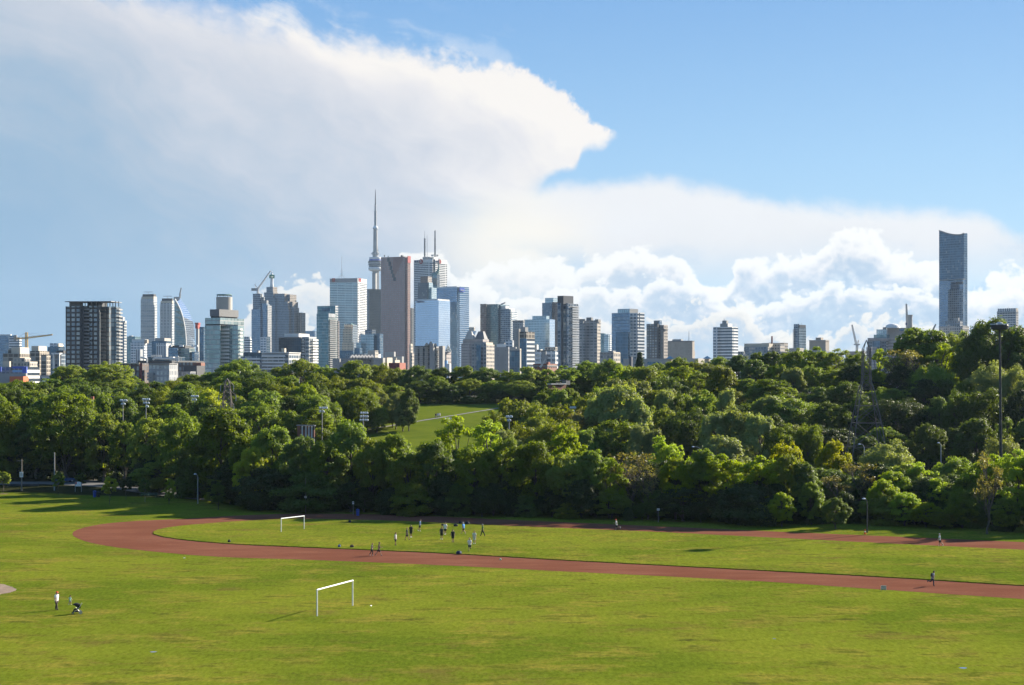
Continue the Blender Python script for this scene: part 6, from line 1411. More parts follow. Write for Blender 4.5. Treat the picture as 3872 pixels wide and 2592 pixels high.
def high_mast():
    d = 263.0; x = (3787 - CX) / FP * d; zt = zof(1224, d)
    root = empty('high_mast_light', (x, d, 0), 'very tall dark lamp mast with a wide ring head above the right edge trees', 'lamp mast')
    mb = MB(); mb.tube((x, d, -1), (x - 0.3, d, zt - 0.6), 0.27, 0.16, 12); mb.build('pole', M['dark'], root)
    mb = MB(); mb.lathe([(0.3, -1.1), (1.35, -0.95), (1.42, -0.35), (1.25, -0.2), (0.35, -0.15)], 20, (x - 0.3, d, zt)); mb.build('ring_head', M['dark'], root)
    mb = MB(); mb.lathe([(0.55, -0.12), (0.5, 0.1), (0.25, 0.22)], 14, (x - 0.3, d, zt)); mb.build('hub_cap', M['steel'], root)
    for k in range(8):
        t = 2 * PI * k / 8; mb = MB(); p = Vector((x - 0.3 + math.cos(t) * 1.25, d + math.sin(t) * 1.25, zt - 0.12)); mb.box(p, (0.55, 0.35, 0.14), t); mb.build('lamp_head', M['lamp'], root)
high_mast()

def pylon(label, d, apex, z0, levels, arms):
    """lattice tower: levels = (photo row, half width in metres); arms = (row, half length)"""
    x = (apex[0] - CX) / FP * d
    root = empty('lattice_pylon', (x, d, z0), label, 'pylon', 'lattice power pylons')
    lv = [(zof(py, d), w) for py, w in levels]
    mb = MB(); br = MB()
    cor = lambda z, w: [Vector((x + sx * w, d + sy * w, z)) for sx, sy in ((-1, -1), (1, -1), (1, 1), (-1, 1))]
    for i in range(len(lv) - 1):
        A_, B_ = cor(*lv[i]), cor(*lv[i + 1])
        for k in range(4):
            mb.tube(A_[k], B_[k], 0.11, 0.11, 4, 0, False)
            j = (k + 1) % 4
            br.tube(A_[k], B_[j], 0.055, 0.055, 4, 0, False); br.tube(A_[j], B_[k], 0.055, 0.055, 4, 0, False)
            if i: br.tube(A_[k], A_[j], 0.07, 0.07, 4, 0, False)
    top = Vector((x, d, zof(apex[1], d)))
    for q in cor(*lv[0]): mb.tube(q, top, 0.10, 0.08, 4, 0, False)
    mb.build('legs', M['rust'], root); br.build('bracing', M['rust'], root)
    for py, L in arms:
        z = zof(py, d)
        for s in (-1, 1):
            mb = MB(); tip = Vector((x + s * L, d, z))
            for dy in (-0.5, 0.5):
                mb.tube(Vector((x + s * 0.4, d + dy, z)), tip, 0.06, 0.06, 4, 0, False); mb.tube(Vector((x + s * 0.4, d + dy, z + 1.3)), tip, 0.05, 0.05, 4, 0, False)
            mb.build('cross_arm', M['rust'], root)
            ins = MB(); ins.tube(tip, tip - Vector((0, 0, 1.5)), 0.09, 0.09, 6); ins.build('insulator', M['steel'], root)
pylon('tall rusty lattice pylon rising from the wooded hill at right, left of the lamp mast', 345, (3276, 1287), terr(76, 345), [(1322, 0.75), (1345, 0.78), (1369, 0.80), (1393, 0.82), (1416, 0.84), (1445, 0.92), (1472, 1.35), (1535, 2.0), (1600, 2.65), (1690, 3.4), (1760, 4.1)], [])
pylon('rusty lattice pylon with three pairs of short arms, left of the mown slope', 398, (859, 1431), -1, [(1452, 0.55), (1473, 0.7), (1495, 0.85), (1513, 0.95), (1531, 1.0), (1552, 1.05), (1574, 1.5), (1620, 2.4), (1720, 3.6)], [(1458, 1.6), (1495, 2.15), (1530, 1.6)])

def flood(label, px, py_top, py_foot, d, rows):
    """sports floodlight: pole with rows of round lamp heads; rows = list of x offsets in photo pixels per row"""
    x = (px - CX) / FP * d; zt = zof(py_top, d); zb = terr(x, d)
    root = empty('floodlight_pole', (x, d, zb), label, 'floodlight', 'sports floodlight poles')
    mb = MB(); mb.tube((x, d, zb - 0.5), (x, d, zt), 0.15, 0.10, 8); mb.build('pole', M['greywood'], root)
    for i, offs in enumerate(rows):
        z = zt - 0.15 - i * 0.85
        mb = MB(); k = 1.0 / FP * d; mb.box((x + (offs[0] + offs[-1]) / 2 * k, d, z + 0.2), ((offs[-1] - offs[0]) * k + 0.4, 0.1, 0.1)); mb.build('cross_bar', M['steel'], root)
        for o_ in offs:
            c = Vector((x + o_ * k, d, z)); mb = MB(); mb.lathe([(0.06, 0.34), (0.16, 0.28), (0.30, 0.02), (0.30, -0.04), (0.05, -0.10)], 12, (0, 0, 0))
            rot = Matrix.Translation(c) @ Matrix.Rotation(0.35 * (1 if o_ > 0 else -1), 4, 'Y') @ Matrix.Rotation(0.9, 4, 'X')
            mb.v = [tuple(rot @ Vector(v)) for v in mb.v]; mb.build('lamp_head', M['lamp'], root)
flood('slim floodlight pole of six lamps, left of the three level floodlight in the left valley', 465, 1513, 1585, 396, [(-8, -3, 6, 12), (-4, 5)])
flood('floodlight pole with three rows of lamps, between two slim floodlights left of the pylon', 552, 1509, 1588, 392, [(-11, -4, 4, 11), (-7, 0, 9), (2, 6)])
flood('slim floodlight pole just left of the lattice pylon with short arms', 736, 1497, 1550, 400, [(-11, -4, 5, 11), (-6, 4)])
flood('floodlight pole standing clear beside the striped brick pavilion', 1218, 1541, 1642, 392, [(-8, 2, 10, 17), (-7, 5)])
flood('floodlight with a square block of twelve lamps above treetops left of the mown slope', 1374, 1560, 1610, 388, [(-8, 0, 7, 14), (-9, 0, 8, 15), (-11, -2, 8, 15)])
flood('small floodlight top with few lamps over treetops at the foot of the mown slope', 1692, 1583, 1612, 376, [(-8, 0, 6, 12), (2, 6)])
flood('floodlight top among pale treetops right of the mown slope', 1925, 1574, 1604, 372, [(-9, -3, 4, 9), (-4, 3)])
flood('floodlight head peeking over olive treetops, left of the pale poplars', 2102, 1556, 1590, 384, [(-8, -2, 4, 9), (-5, 3)])
flood('floodlight head close against the big pale poplar crown', 2166, 1540, 1575, 392, [(-8, -2, 5, 9), (-4, 4)])

def street_lamp(label, px, py_top, d, side, zb=None, arm=1.6, m='steel'):
    x = (px - CX) / FP * d; zt = zof(py_top, d); zb = terr(x, d) if zb is None else zb
    root = empty('street_lamp', (x, d, zb), label, 'street lamp')
    mb = MB(); mb.tube((x, d, zb - 0.3), (x, d, zt - 0.6), 0.12, 0.09, 8); mb.build('pole', M[m], root)
    mb = MB(); p = [Vector((x, d, zt - 0.7)), Vector((x + side * arm * 0.25, d, zt - 0.2)), Vector((x + side * arm * 0.6, d, zt)), Vector((x + side * arm, d, zt))]
    for a_, c_ in zip(p[:-1], p[1:]): mb.tube(a_, c_, 0.05, 0.05, 6)
    mb.build('arm', M[m], root)
    mb = MB(); mb.lathe([(0.08, 0.1), (0.24, 0.04), (0.30, -0.06), (0.12, -0.14)], 10, p[3]); mb.build('lamp_head', M['lamp'], root)
street_lamp('curved street lamp poking up between pale poplars and bright green treetops', 2651, 1690, 322, -1)
street_lamp('street lamp in the dark hollow under the right hand pylon', 3268, 1680, 335, -1, None, 1.0)
street_lamp('street lamp with a blue white head in the dark hollow between pylon and lamp mast', 3558, 1675, 330, -1, None, 0.5)
street_lamp('dark path lamp beside an orange cone on the lawn by the far straight', 3279, 1886, 245, -1, 0.0, 0.5, 'dark')
street_lamp('slim path lamp in the shade at the left bend of the wood', 748, 1793, 300, -1, 0.0, 0.5, 'greywood')
def util_pole(label, px, y0, y1, d, sign=None, arm=False):
    x = (px - CX) / FP * d; zt = zof(y0, d); zb = 0.0
    root = empty('utility_pole', (x, d, zb), label, 'pole')
    mb = MB(); mb.tube((x, d, -0.4), (x, d, zt), 0.15, 0.11, 8); mb.build('pole', M['wood'] if sign else M['greywood'], root)
    if arm: mb = MB(); mb.box((x - 0.35, d - 0.16, zt - 0.35), (1.3, 0.1, 0.12)); mb.build('cross_arm', M['wood'], root)
    if sign:
        z = zof(sign, d); mb = MB(); mb.box((x, d - 0.2, z), (0.75, 0.03, 1.1)); mb.build('sign_plate', M['white'], root)
        mb = MB()
        for k in range(4): mb.box((x, d - 0.218, z + 0.3 - k * 0.18), (0.5, 0.004, 0.06))
        mb.build('sign_text', M['dark'], root)
util_pole('dark wooden pole with a white notice by the parking road', 82, 1737, 1842, 334, 1795, True)
util_pole('tall grey pole right of the noticed wooden pole at the parking road', 206, 1712, 1815, 334)
def pole_sign(label, px, ysign, d, w, h, tall=None):
    x = (px - CX) / FP * d; z = zof(ysign, d)
    root = empty('post_sign', (x, d, 0), label, 'sign')
    mb = MB(); mb.tube((x, d, -0.3), (x, d, tall or z + h / 2), 0.05, 0.05, 8); mb.build('post', M['wood'], root)
    mb = MB(); mb.box((x, d - 0.07, z), (w, 0.02, h)); mb.build('plate', M['white'], root)
    for s in (-1, 1):
        mb = MB(); mb.tube((x + s * w * 0.2, d - 0.083, z), (x + s * w * 0.2, d - 0.088, z), h * 0.17, h * 0.17, 12); mb.build('dot', M['dark'], root)
pole_sign('small white sign with two dots on a tall dark pole behind the infield goal', 1155.7, 1880, 280.5, 0.42, 0.36, 6.0)
pole_sign('small white sign on a thin post left of the blue litter bin', 1335.4, 1902, 275.5, 0.30, 0.44)
pole_sign('small white two dot sign alone before the dark wood right of centre', 2489, 1927, 262.5, 0.44, 0.34)
def litter_bin(label, px, py, d, m, w=0.55, h=1.15):
    x = (px - CX) / FP * d
    root = empty('litter_bin', (x, d, 0), label, 'litter bin', 'litter bins')
    mb = MB(); mb.lathe([(w * 0.42, 0.0), (w * 0.5, h * 0.75), (w * 0.52, h * 0.8)], 14, (x, d, 0)); mb.build('body', m, root)
    mb = MB(); mb.lathe([(w * 0.53, h * 0.8), (w * 0.5, h * 0.92), (w * 0.25, h), (0.02, h * 1.01)], 14, (x, d, 0.003)); mb.build('lid', m, root)
    mb = MB(); mb.box((x, d - w * 0.5, h * 0.86), (w * 0.5, 0.06, 0.12)); mb.build('opening', M['black'], root)
litter_bin('blue litter bin before the dark trees right of a thin sign post', 1353, 1937, 274.5, M['blue'])
litter_bin('blue litter bin beside a black one in the left shade', 358, 1873, 316, M['blue'], 0.7, 1.25)
litter_bin('black litter bin beside a blue one in the left shade', 372, 1873, 316, M['black'], 0.7, 1.1)
def picnic(label, px, py):
    p = G(px, py); root = empty('picnic_table', p, label, 'picnic table', 'green picnic tables')
    mb = MB(); mb.box(p + Vector((0, 0, 0.76)), (1.8, 0.75, 0.06)); mb.build('table_top', M['green'], root)
    for s in (-1, 1): mb = MB(); mb.box(p + Vector((0, s * 0.7, 0.46)), (1.8, 0.28, 0.05)); mb.build('bench', M['green'], root)
    for s in (-1, 1):
        mb = MB(); q = p + Vector((s * 0.65, 0, 0))
        mb.tube(q + Vector((0, -0.75, 0)), q + Vector((0, 0.25, 0.73)), 0.045, 0.045, 6); mb.tube(q + Vector((0, 0.75, 0)), q + Vector((0, -0.25, 0.73)), 0.045, 0.045, 6); mb.tube(q + Vector((0, -0.75, 0.42)), q + Vector((0, 0.75, 0.42)), 0.04, 0.04, 6); mb.build('leg_frame', M['green'], root)
picnic('green picnic table under the white trunked young tree, left of another table', 548, 1880); picnic('green picnic table in the shade, right of another table', 579, 1881)
def park_sign():
    d = 330; x = (296 - CX) / FP * d
    root = empty('park_sign', (x, d, 0), 'white arched park notice board with a red corner by the parking road', 'sign')
    w, h, z0 = 1.15, 0.95, 1.15; mb = MB(); pts = [(-w / 2, 0), (w / 2, 0), (w / 2, h * 0.72)] + [(w / 2 * math.cos(t), h * 0.72 + h * 0.28 * math.sin(t)) for t in np.linspace(0.3, PI - 0.3, 7)] + [(-w / 2, h * 0.72)]
    n = len(pts); mb.v = [(x + a, d - 0.04, z0 + b_) for a, b_ in pts] + [(x + a, d + 0.04, z0 + b_) for a, b_ in pts]
    mb.face(tuple(range(n))); mb.face(tuple(n + i for i in reversed(range(n))))
    for i in range(n): mb.face((i, n + i, n + (i + 1) % n, (i + 1) % n))
    mb.build('board', M['white'], root)
    mb = MB(); mb.box((x - w * 0.38, d - 0.047, z0 + h * 0.66), (w * 0.2, 0.006, h * 0.5)); mb.build('red_panel', M['red'], root)
    mb = MB(); mb.box((x - w * 0.5 - 0.06, d, 1.05), (0.1, 0.1, 2.3)); mb.build('post', M['greywood'], root)
    mb = MB(); mb.box((x + w * 0.5 + 0.06, d, 0.95), (0.1, 0.1, 1.9)); mb.build('post', M['greywood'], root)
park_sign()
def board_sign():
    p = G(3341, 2236); d = p.y; k = d / FP; x = p.x
    root = empty('notice_board', p, 'small pale notice board standing at the near edge of the track', 'sign')
    zt = zof(2215, d); zb = zof(2231.5, d); w = 20.5 * k
    mb = MB(); mb.box((x, d, (zt + zb) / 2), (w, 0.03, zt - zb)); mb.build('board', plain('pale_board', (0.62, 0.58, 0.54), 0.6), root)
    mb = MB(); mb.box((x, d - 0.018, zb + 0.045), (w * 0.88, 0.006, 0.05)); mb.build('dark_strip', M['dark'], root)
    # a heading and smaller lines, too small on the photograph to be read as words
    mb = MB(); rs = random.Random(3)
    for row, (zz, hh) in enumerate(((zt - 0.10, 0.055), (zt - 0.22, 0.022), (zt - 0.27, 0.022), (zt - 0.32, 0.022))):
        xx = -w * 0.40
        while xx < w * 0.38:
            ww = rs.uniform(0.02, 0.05) if row == 0 else rs.uniform(0.015, 0.06); mb.box((x + xx + ww / 2, d - 0.018, zz), (ww, 0.005, hh)); xx += ww + 0.014
    mb.build('printed_lines', M['dark'], root)
    for s in (-1, 1): mb = MB(); mb.tube((x + s * w * 0.42, d + 0.03, -0.15), (x + s * w * 0.42, d + 0.03, zt), 0.02, 0.02, 6); mb.build('stake', M['wood'], root)
board_sign()
def cone():
    p = G(3271, 2021); root = empty('traffic_cone', p, 'orange traffic cone on the lawn beside the dark path lamp', 'traffic cone')
    mb = MB(); mb.box(p + Vector((0, 0, 0.03)), (0.42, 0.42, 0.06)); mb.build('base', M['orange'], root)
    mb = MB(); mb.lathe([(0.15, 0.06), (0.11, 0.34)], 14, p); mb.lathe([(0.085, 0.48), (0.035, 0.80)], 14, p); mb.build('cone', M['orange'], root)
    mb = MB(); mb.lathe([(0.112, 0.34), (0.086, 0.48)], 14, p); mb.build('white_band', M['white'], root)
cone()
def car(label, px, py, rz, paint):
    p = G(px, py); root = empty('parked_car', p, label, 'car')
    T = Matrix.Translation(p) @ Matrix.Rotation(rz, 4, 'Z')
    def sec(prof, w0, w1, nm, m):
        mb = MB(); n = len(prof)
        for s in (-1, 1): mb.v += [tuple(T @ Vector((a, s * (w0 if z < 0.9 else lerp(w0, w1, (z - 0.9) / 0.6)), z))) for a, z in prof]
        mb.face(tuple(range(n))); mb.face(tuple(n + i for i in reversed(range(n))))
        for i in range(n): mb.face((i, n + i, n + (i + 1) % n, (i + 1) % n))
        return mb.build(nm, m, root)
    sec([(-2.2, 0.35), (2.15, 0.35), (2.2, 0.65), (2.0, 0.85), (1.1, 0.95), (-1.9, 0.98), (-2.2, 0.85)], 0.88, 0.80, 'body', paint)
    sec([(-1.6, 0.96), (1.0, 0.95), (0.35, 1.42), (-1.0, 1.46)], 0.78, 0.62, 'cabin', M['black'])
    sec([(-1.0, 1.462), (0.34, 1.425), (0.3, 1.47), (-0.95, 1.50)], 0.64, 0.62, 'roof', paint)
    for a in (-1.35, 1.35):
        for s in (-1, 1):
            w = MB(); c = T @ Vector((a, s * 0.78, 0.33)); e = T @ Vector((a, s * 0.93, 0.33)); w.tube(c, e, 0.33, 0.33, 16); wh = w.build('wheel', M['black'], root)
            r_ = MB(); r_.tube(e, T @ Vector((a, s * 0.94, 0.33)), 0.2, 0.18, 12); q = r_.build('rim', M['steel'], root); q.parent = wh
    for s in (-1, 1): mb = MB(); mb.box(T @ Vector((2.17, s * 0.6, 0.68)), (0.08, 0.3, 0.14), rz); mb.build('headlight', M['lamp'], root)
car('blue car parked behind a young tree at the parking road', 246, 1824, 0.5, plain('blue_car_paint', (0.05, 0.11, 0.26), 0.25, 0.3))
# low kerb wall of the parking road
mb = MB(); p0, p1 = G(30, 1838), G(147, 1838); mb.box((p0 + p1) / 2 + Vector((0, 0, 0.2)), ((p1 - p0).length, 0.35, 0.42), math.atan2((p1 - p0).y, (p1 - p0).x)); o = mb.build('low_wall', M['dark'], None, (p0 + p1) / 2); tag(o, 'low dark kerb wall along the parking road by the noticed pole', 'wall')

# ---- little buildings in the wood
def pavilion():
    d = 378
    b = building('brick_pavilion', 'flat roofed brown pavilion with pale vertical strips behind the treetops', d, [('wall', 1124, 1188, 1191, 1612, None, 'brick'), ('roof', 1121, 1190, 1194, 1608.5, 1612.2, 'mid_cap', -1)], rel=40)
    for px in (1143, 1157, 1168, 1179): mb = MB(); mb.box(Wp(px, 1634, on_wall(1124, 1188, 1191, d, px, 'left', 40) - 0.12), (0.32, 0.1, 2.8), -math.atan((px - CX) / FP) - R(40)); mb.build('pale_strip', FAC['white_cap'], b)
pavilion()
b = building('brick_school', 'low red brick building with a white roof line among trees right of the slope', 486, [('wall', 2074, 2084, 2140, 1454, None, 'brick'), ('roof', 2070, 2084, 2142, 1451.5, 1454.3, 'white_cap', -0.6), ('upper_wall', 2126, 2140, 2156, 1440, 1456, 'grey_cap', 8)], rel=40)
for px in (2104, 2112, 2119): stick(b, 'roof_vent', Wp(px, 1452, 480), Wp(px, 1446, 480), 0.22, 0.22, 'tan', 6)
def house(label, x0, x1, yr, ye, d, roof):
    u = lambda p: (p - CX) / FP * d
    a, c = u(x0), u(x1); zr, ze = zof(yr, d), zof(ye, d); zb = terr((a + c) / 2, d) - 1
    root = empty('house', ((a + c) / 2, d, zb), label, 'house')
    mb = MB(); mb.prism([(a + 0.3, d), (c - 0.3, d), (c - 0.3, d + 7), (a + 0.3, d + 7)], zb, ze - 0.01, 0, False); mb.build('wall', FAC['brick'], root)
    mb = MB(); mb.v = [(a, d - 0.4, ze), (c, d - 0.4, ze), (c, d + 7.4, ze), (a, d + 7.4, ze), (a, d + 3.5, zr), (c, d + 3.5, zr)]
    for f in ((0, 1, 5, 4), (2, 3, 4, 5), (1, 2, 5), (3, 0, 4), (3, 2, 1, 0)): mb.face(f)
    mb.build('roof', FAC[roof], root)
    mb = MB(); mb.box((lerp(a, c, 0.75), d + 3.5, zr + 0.3), (0.7, 0.7, 1.6)); mb.build('chimney', FAC['red_brick'], root)
house('house with a long tan roof between treetops right of the two tallest left crowns', 505, 566, 1464, 1478, 470, 'tan')
house('small house with a rusty roof ridge left of the dark round treetops', 640, 690, 1458, 1472, 492, 'tan')
house('white gabled cottage half hidden below the treetops left of the floodlights', 312, 344, 1517, 1530, 415, 'white_cap')
def wires():
    d = 430; root = empty('cable_post', Wp(340, 1520, d), 'thin pale post carrying two sagging cables over the left trees', 'pole')
    p = Wp(340, 1493, d); mb = MB(); mb.tube(Wp(340, 1545, d), p, 0.13, 0.10, 6); mb.build('post', M['white'], root)
    for dz in (0, 0.55):
        mb = MB(); pts = [Wp(285, 1511, d), Wp(310, 1503, d), p - Vector((0, 0, dz)), Wp(380, 1496, d) - Vector((0, 0, dz)), Wp(440, 1502, d) - Vector((0, 0, dz))]
        for a_, c_ in zip(pts[:-1], pts[1:]): mb.tube(a_, c_, 0.06, 0.06, 4)
        mb.build('cable', M['steel'], root)
wires()

# ---- young trees in the grass
def young(label, px, yt, yf, wpx, col, kind='sapling', bark='bark'):
    d = gd(yf); o = tree(px / K, yt / K, wpx / K, d, kind, col, 'lawn', bark, z=0.0)
    tag(o, label, 'young tree'); TREES[-1]['done'] = True; return o
young('young round tree on a bare earth ring at the far left edge of the field', 14, 1783, 1868, 60, 'olive')
young('young bushy tree in front of the blue car', 218, 1785, 1872, 56, 'mid')
young('thin young tree beside the white park notice board', 309, 1792, 1848, 46, 'dark')
young('young tree with a sunlit yellow green crown in the left shade', 415, 1803, 1908, 62, 'yellow')
young('young tree with a white trunk guard by the green picnic tables', 550, 1808, 1899, 50, 'dark', 'sapling', 'palebark')
young('thin young tree of two bright leaf tiers in the left shade', 640, 1813, 1906, 52, 'bright', 'locust')
young('thin dark young tree near the far left bend of the track', 825, 1826, 1928, 56, 'dark', 'locust')
young('young tree in deep shade between the yellow green one and the white trunked one', 475, 1806, 1890, 50, 'under')
young('dense dark young tree alone on the lawn left of the path lamp', 3160, 1884, 2001, 108, 'dark', 'bush')
o = tree(3735 / K, 1712 / K, 120 / K, 243, 'bare', 'brown', 'lawn', 'bark', z=0.0); tag(o, 'half dead tree with a pale forked trunk near the right edge', 'tree'); TREES[-1]['done'] = True

# ---- things lying on the grass
def lump(name, label, px, py, z, size, m, m2=None, cat='bag'):
    p = G(px, py, z); p.z = z; sx, sy, sz = size
    mb = MB(); n = 10; rs = random.Random(int(px))
    for i, (r, h) in enumerate(((0.80, 0), (1.0, 0.25), (0.95, 0.6), (0.6, 0.92), (0.15, 1.0))):
        for k in range(n):
            t = 2 * PI * k / n; w = 1 + rs.uniform(-0.1, 0.1); mb.v.append((p.x + math.cos(t) * r * w * sx / 2, p.y + math.sin(t) * r * w * sy / 2, z + h * sz))
    for i in range(4):
        for k in range(n): mb.face((i * n + k, i * n + (k + 1) % n, (i + 1) * n + (k + 1) % n, (i + 1) * n + k))
    mb.face(tuple(4 * n + k for k in range(n)))
    root = empty(name, p, label, cat); mb.build('body', m, root, smooth=True)
    hb = MB(); 
    for k in range(6):
        t0, t1 = PI * k / 6, PI * (k + 1) / 6
        hb.tube(p + Vector((math.cos(t0) * sx * 0.28, -sy * 0.1, sz * 0.85 + math.sin(t0) * sz * 0.45)), p + Vector((math.cos(t1) * sx * 0.28, -sy * 0.1, sz * 0.85 + math.sin(t1) * sz * 0.45)), 0.018, 0.018, 5)
    hb.build('strap', M['black'], root)
    if m2: f = MB(); f.box(p + Vector((sx * 0.34, -sy * 0.40, sz * 0.5)), (sx * 0.28, 0.06, sz * 0.5), 0.4); f.build('pocket', m2, root)
IZ = 0.115
navy = plain('navy_cloth', (0.03, 0.04, 0.08), 0.8); bagblue = plain('blue_cloth', (0.10, 0.14, 0.32), 0.8); brownc = plain('brown_cloth', (0.075, 0.04, 0.03), 0.8); dk = plain('charcoal_cloth', (0.022, 0.022, 0.026), 0.8)
lump('sports_bag', 'navy and white sports bag on the grass below the running man in white', 1735, 2095, IZ, (0.75, 0.5, 0.42), navy, M['white'])
lump('sports_bag', 'small blue bag on the infield, left of a brown one', 1283.5, 2069, IZ, (0.42, 0.36, 0.34), bagblue, M['white'])
lump('sports_bag', 'brown bag on the infield, right of a small blue one', 1331, 2070, IZ, (0.60, 0.4, 0.32), brownc)
lump('sports_bag', 'black bag at the shade edge above the left group of players', 1322.7, 1976, IZ, (0.5, 0.4, 0.36), dk)
lump('sports_bag', 'dark bag lying just left of the man in a white shirt with blue print', 1674, 1988, IZ, (0.5, 0.4, 0.3), dk)
lump('sports_bag', 'dark bag lying between the white shirt and the bright blue shirt', 1724, 1991, IZ, (0.75, 0.5, 0.36), dk)
lump('sports_bag', 'dark backpack in the shade left of the bright blue shirt', 1741, 1981, IZ, (0.6, 0.4, 0.45), dk)
lump('sports_bag', 'dark backpack in the shade right of the bright blue shirt', 1766, 1983, IZ, (0.75, 0.5, 0.45), dk)
lump('sports_bag', 'small black pointed bag alone near the left end of the infield', 866.5, 2051, IZ, (0.42, 0.4, 0.36), dk)
def ball():
    p = G(1892, 2120); bm = bmesh.new(); bmesh.ops.create_icosphere(bm, subdivisions=2, radius=0.13)
    for f in bm.faces: f.material_index = 1 if f.index % 5 == 0 else 0; f.smooth = True
    me = bpy.data.meshes.new('football'); bm.to_mesh(me); bm.free(); me.materials.append(plain('pale_green_leather', (0.35, 0.62, 0.45), 0.5)); me.materials.append(M['black'])
    o = bpy.data.objects.new('football', me); COL.objects.link(o); o.location = p + Vector((0, 0, 0.142)); tag(o, 'pale green ball with dark patches on the upper edge of the track', 'ball')
ball()
def scrap(label, px, py, w):
    p = G(px, py); mb = MB(); rs = random.Random(int(px)); n = 7
    mb.v = [(p.x + math.cos(2 * PI * k / n) * w * rs.uniform(0.6, 1), p.y + math.sin(2 * PI * k / n) * w * rs.uniform(0.4, 0.9), 0.02 + rs.uniform(0.0, 0.10)) for k in range(n)] + [(p.x, p.y, 0.15)]
    for k in range(n): mb.face((k, (k + 1) % n, n))
    o = mb.build('paper_scrap', M['white'], None, p); tag(o, label, 'litter')
scrap('white paper scrap on the grass right of the near goal', 1402.6, 2294, 0.13); scrap('white paper scrap on the grass under the bend of the track', 697, 2113, 0.22)
wet = plain('shallow_water', (0.10, 0.12, 0.13), 0.08, 0.0, 0.05, 3.0, 0.8)
for px, py, w in ((2928, 2416, 14), (3642, 2527, 30), (580, 2466, 26), (3118, 2094, 10)):
    sheet('puddle', [Vector((G(px, py).x + math.cos(t) * w / FP * gd(py) * 0.5 * (1 + 0.2 * math.sin(3 * t)), G(px, py).y + math.sin(t) * w / FP * gd(py) * 0.5, 0)) for t in np.linspace(0, 2 * PI, 15)[:-1]], 0.135 if py == 2094 else 0.008, wet)
sheet('earth_ring', [Vector((G(14, 1868).x + math.cos(t) * 0.9, G(14, 1868).y + math.sin(t) * 0.9, 0)) for t in np.linspace(0, 2 * PI, 17)[:-1]], 0.02, plain('bare_earth', (0.09, 0.05, 0.03), 0.95))
# ================================================================ people
SK = {'light': plain('skin_light', (0.48, 0.28, 0.19), 0.55), 'tan': plain('skin_tan', (0.38, 0.21, 0.13), 0.55), 'brown': plain('skin_brown', (0.20, 0.11, 0.07), 0.55)}
def cloth(n, c): return plain('cloth_' + n, c, 0.85, 0, 0.15, 9.0)
CL = {'black': cloth('black', (0.018, 0.018, 0.020)), 'charcoal': cloth('charcoal', (0.045, 0.045, 0.05)), 'white': cloth('white', (0.74, 0.73, 0.72)), 'grey': cloth('grey', (0.42, 0.40, 0.40)), 'midgrey': cloth('mid_grey', (0.17, 0.17, 0.19)), 'blue': cloth('bright_blue', (0.05, 0.28, 0.70)), 'paleblue': cloth('pale_blue', (0.36, 0.48, 0.72)),
      'cream': cloth('cream', (0.66, 0.66, 0.56)), 'green': cloth('green', (0.10, 0.20, 0.055)), 'navy': cloth('navy', (0.022, 0.028, 0.055)), 'brown': cloth('dark_brown', (0.05, 0.038, 0.032)), 'mint': cloth('mint', (0.42, 0.68, 0.60)), 'red': cloth('red', (0.72, 0.045, 0.02)), 'hair_dark': cloth('dark_hair', (0.025, 0.017, 0.012)), 'hair_brown': cloth('brown_hair', (0.09, 0.05, 0.028)), 'hair_grey': cloth('grey_hair', (0.45, 0.44, 0.42)), 'hair_fair': cloth('fair_hair', (0.26, 0.17, 0.08)), 'lilac': cloth('lilac', (0.34, 0.31, 0.40))}
def skin_mesh(name, verts, edges, rad, root, levels=1):
    me = bpy.data.meshes.new(name); me.from_pydata([tuple(v) for v in verts], edges, [])
    o = bpy.data.objects.new(name, me); COL.objects.link(o)
    md = o.modifiers.new('s', 'SKIN'); md.use_smooth_shade = True
    for i, r in enumerate(rad):
        r = r if hasattr(r, '__len__') else (r, r)
        me.skin_vertices[0].data[i].radius = tuple(q * (1.22 if q > 0.02 else 1.05) for q in r)
        me.skin_vertices[0].data[i].use_root = (i == root)
    if levels: o.modifiers.new('u', 'SUBSURF').levels = levels; o.modifiers[-1].render_levels = levels
    dg = bpy.context.evaluated_depsgraph_get(); dg.update()
    m2 = bpy.data.meshes.new_from_object(o.evaluated_get(dg)); m2.name = name
    bpy.data.objects.remove(o); bpy.data.meshes.remove(me)
    m2.polygons.foreach_set('use_smooth', [True] * len(m2.polygons))
    return m2
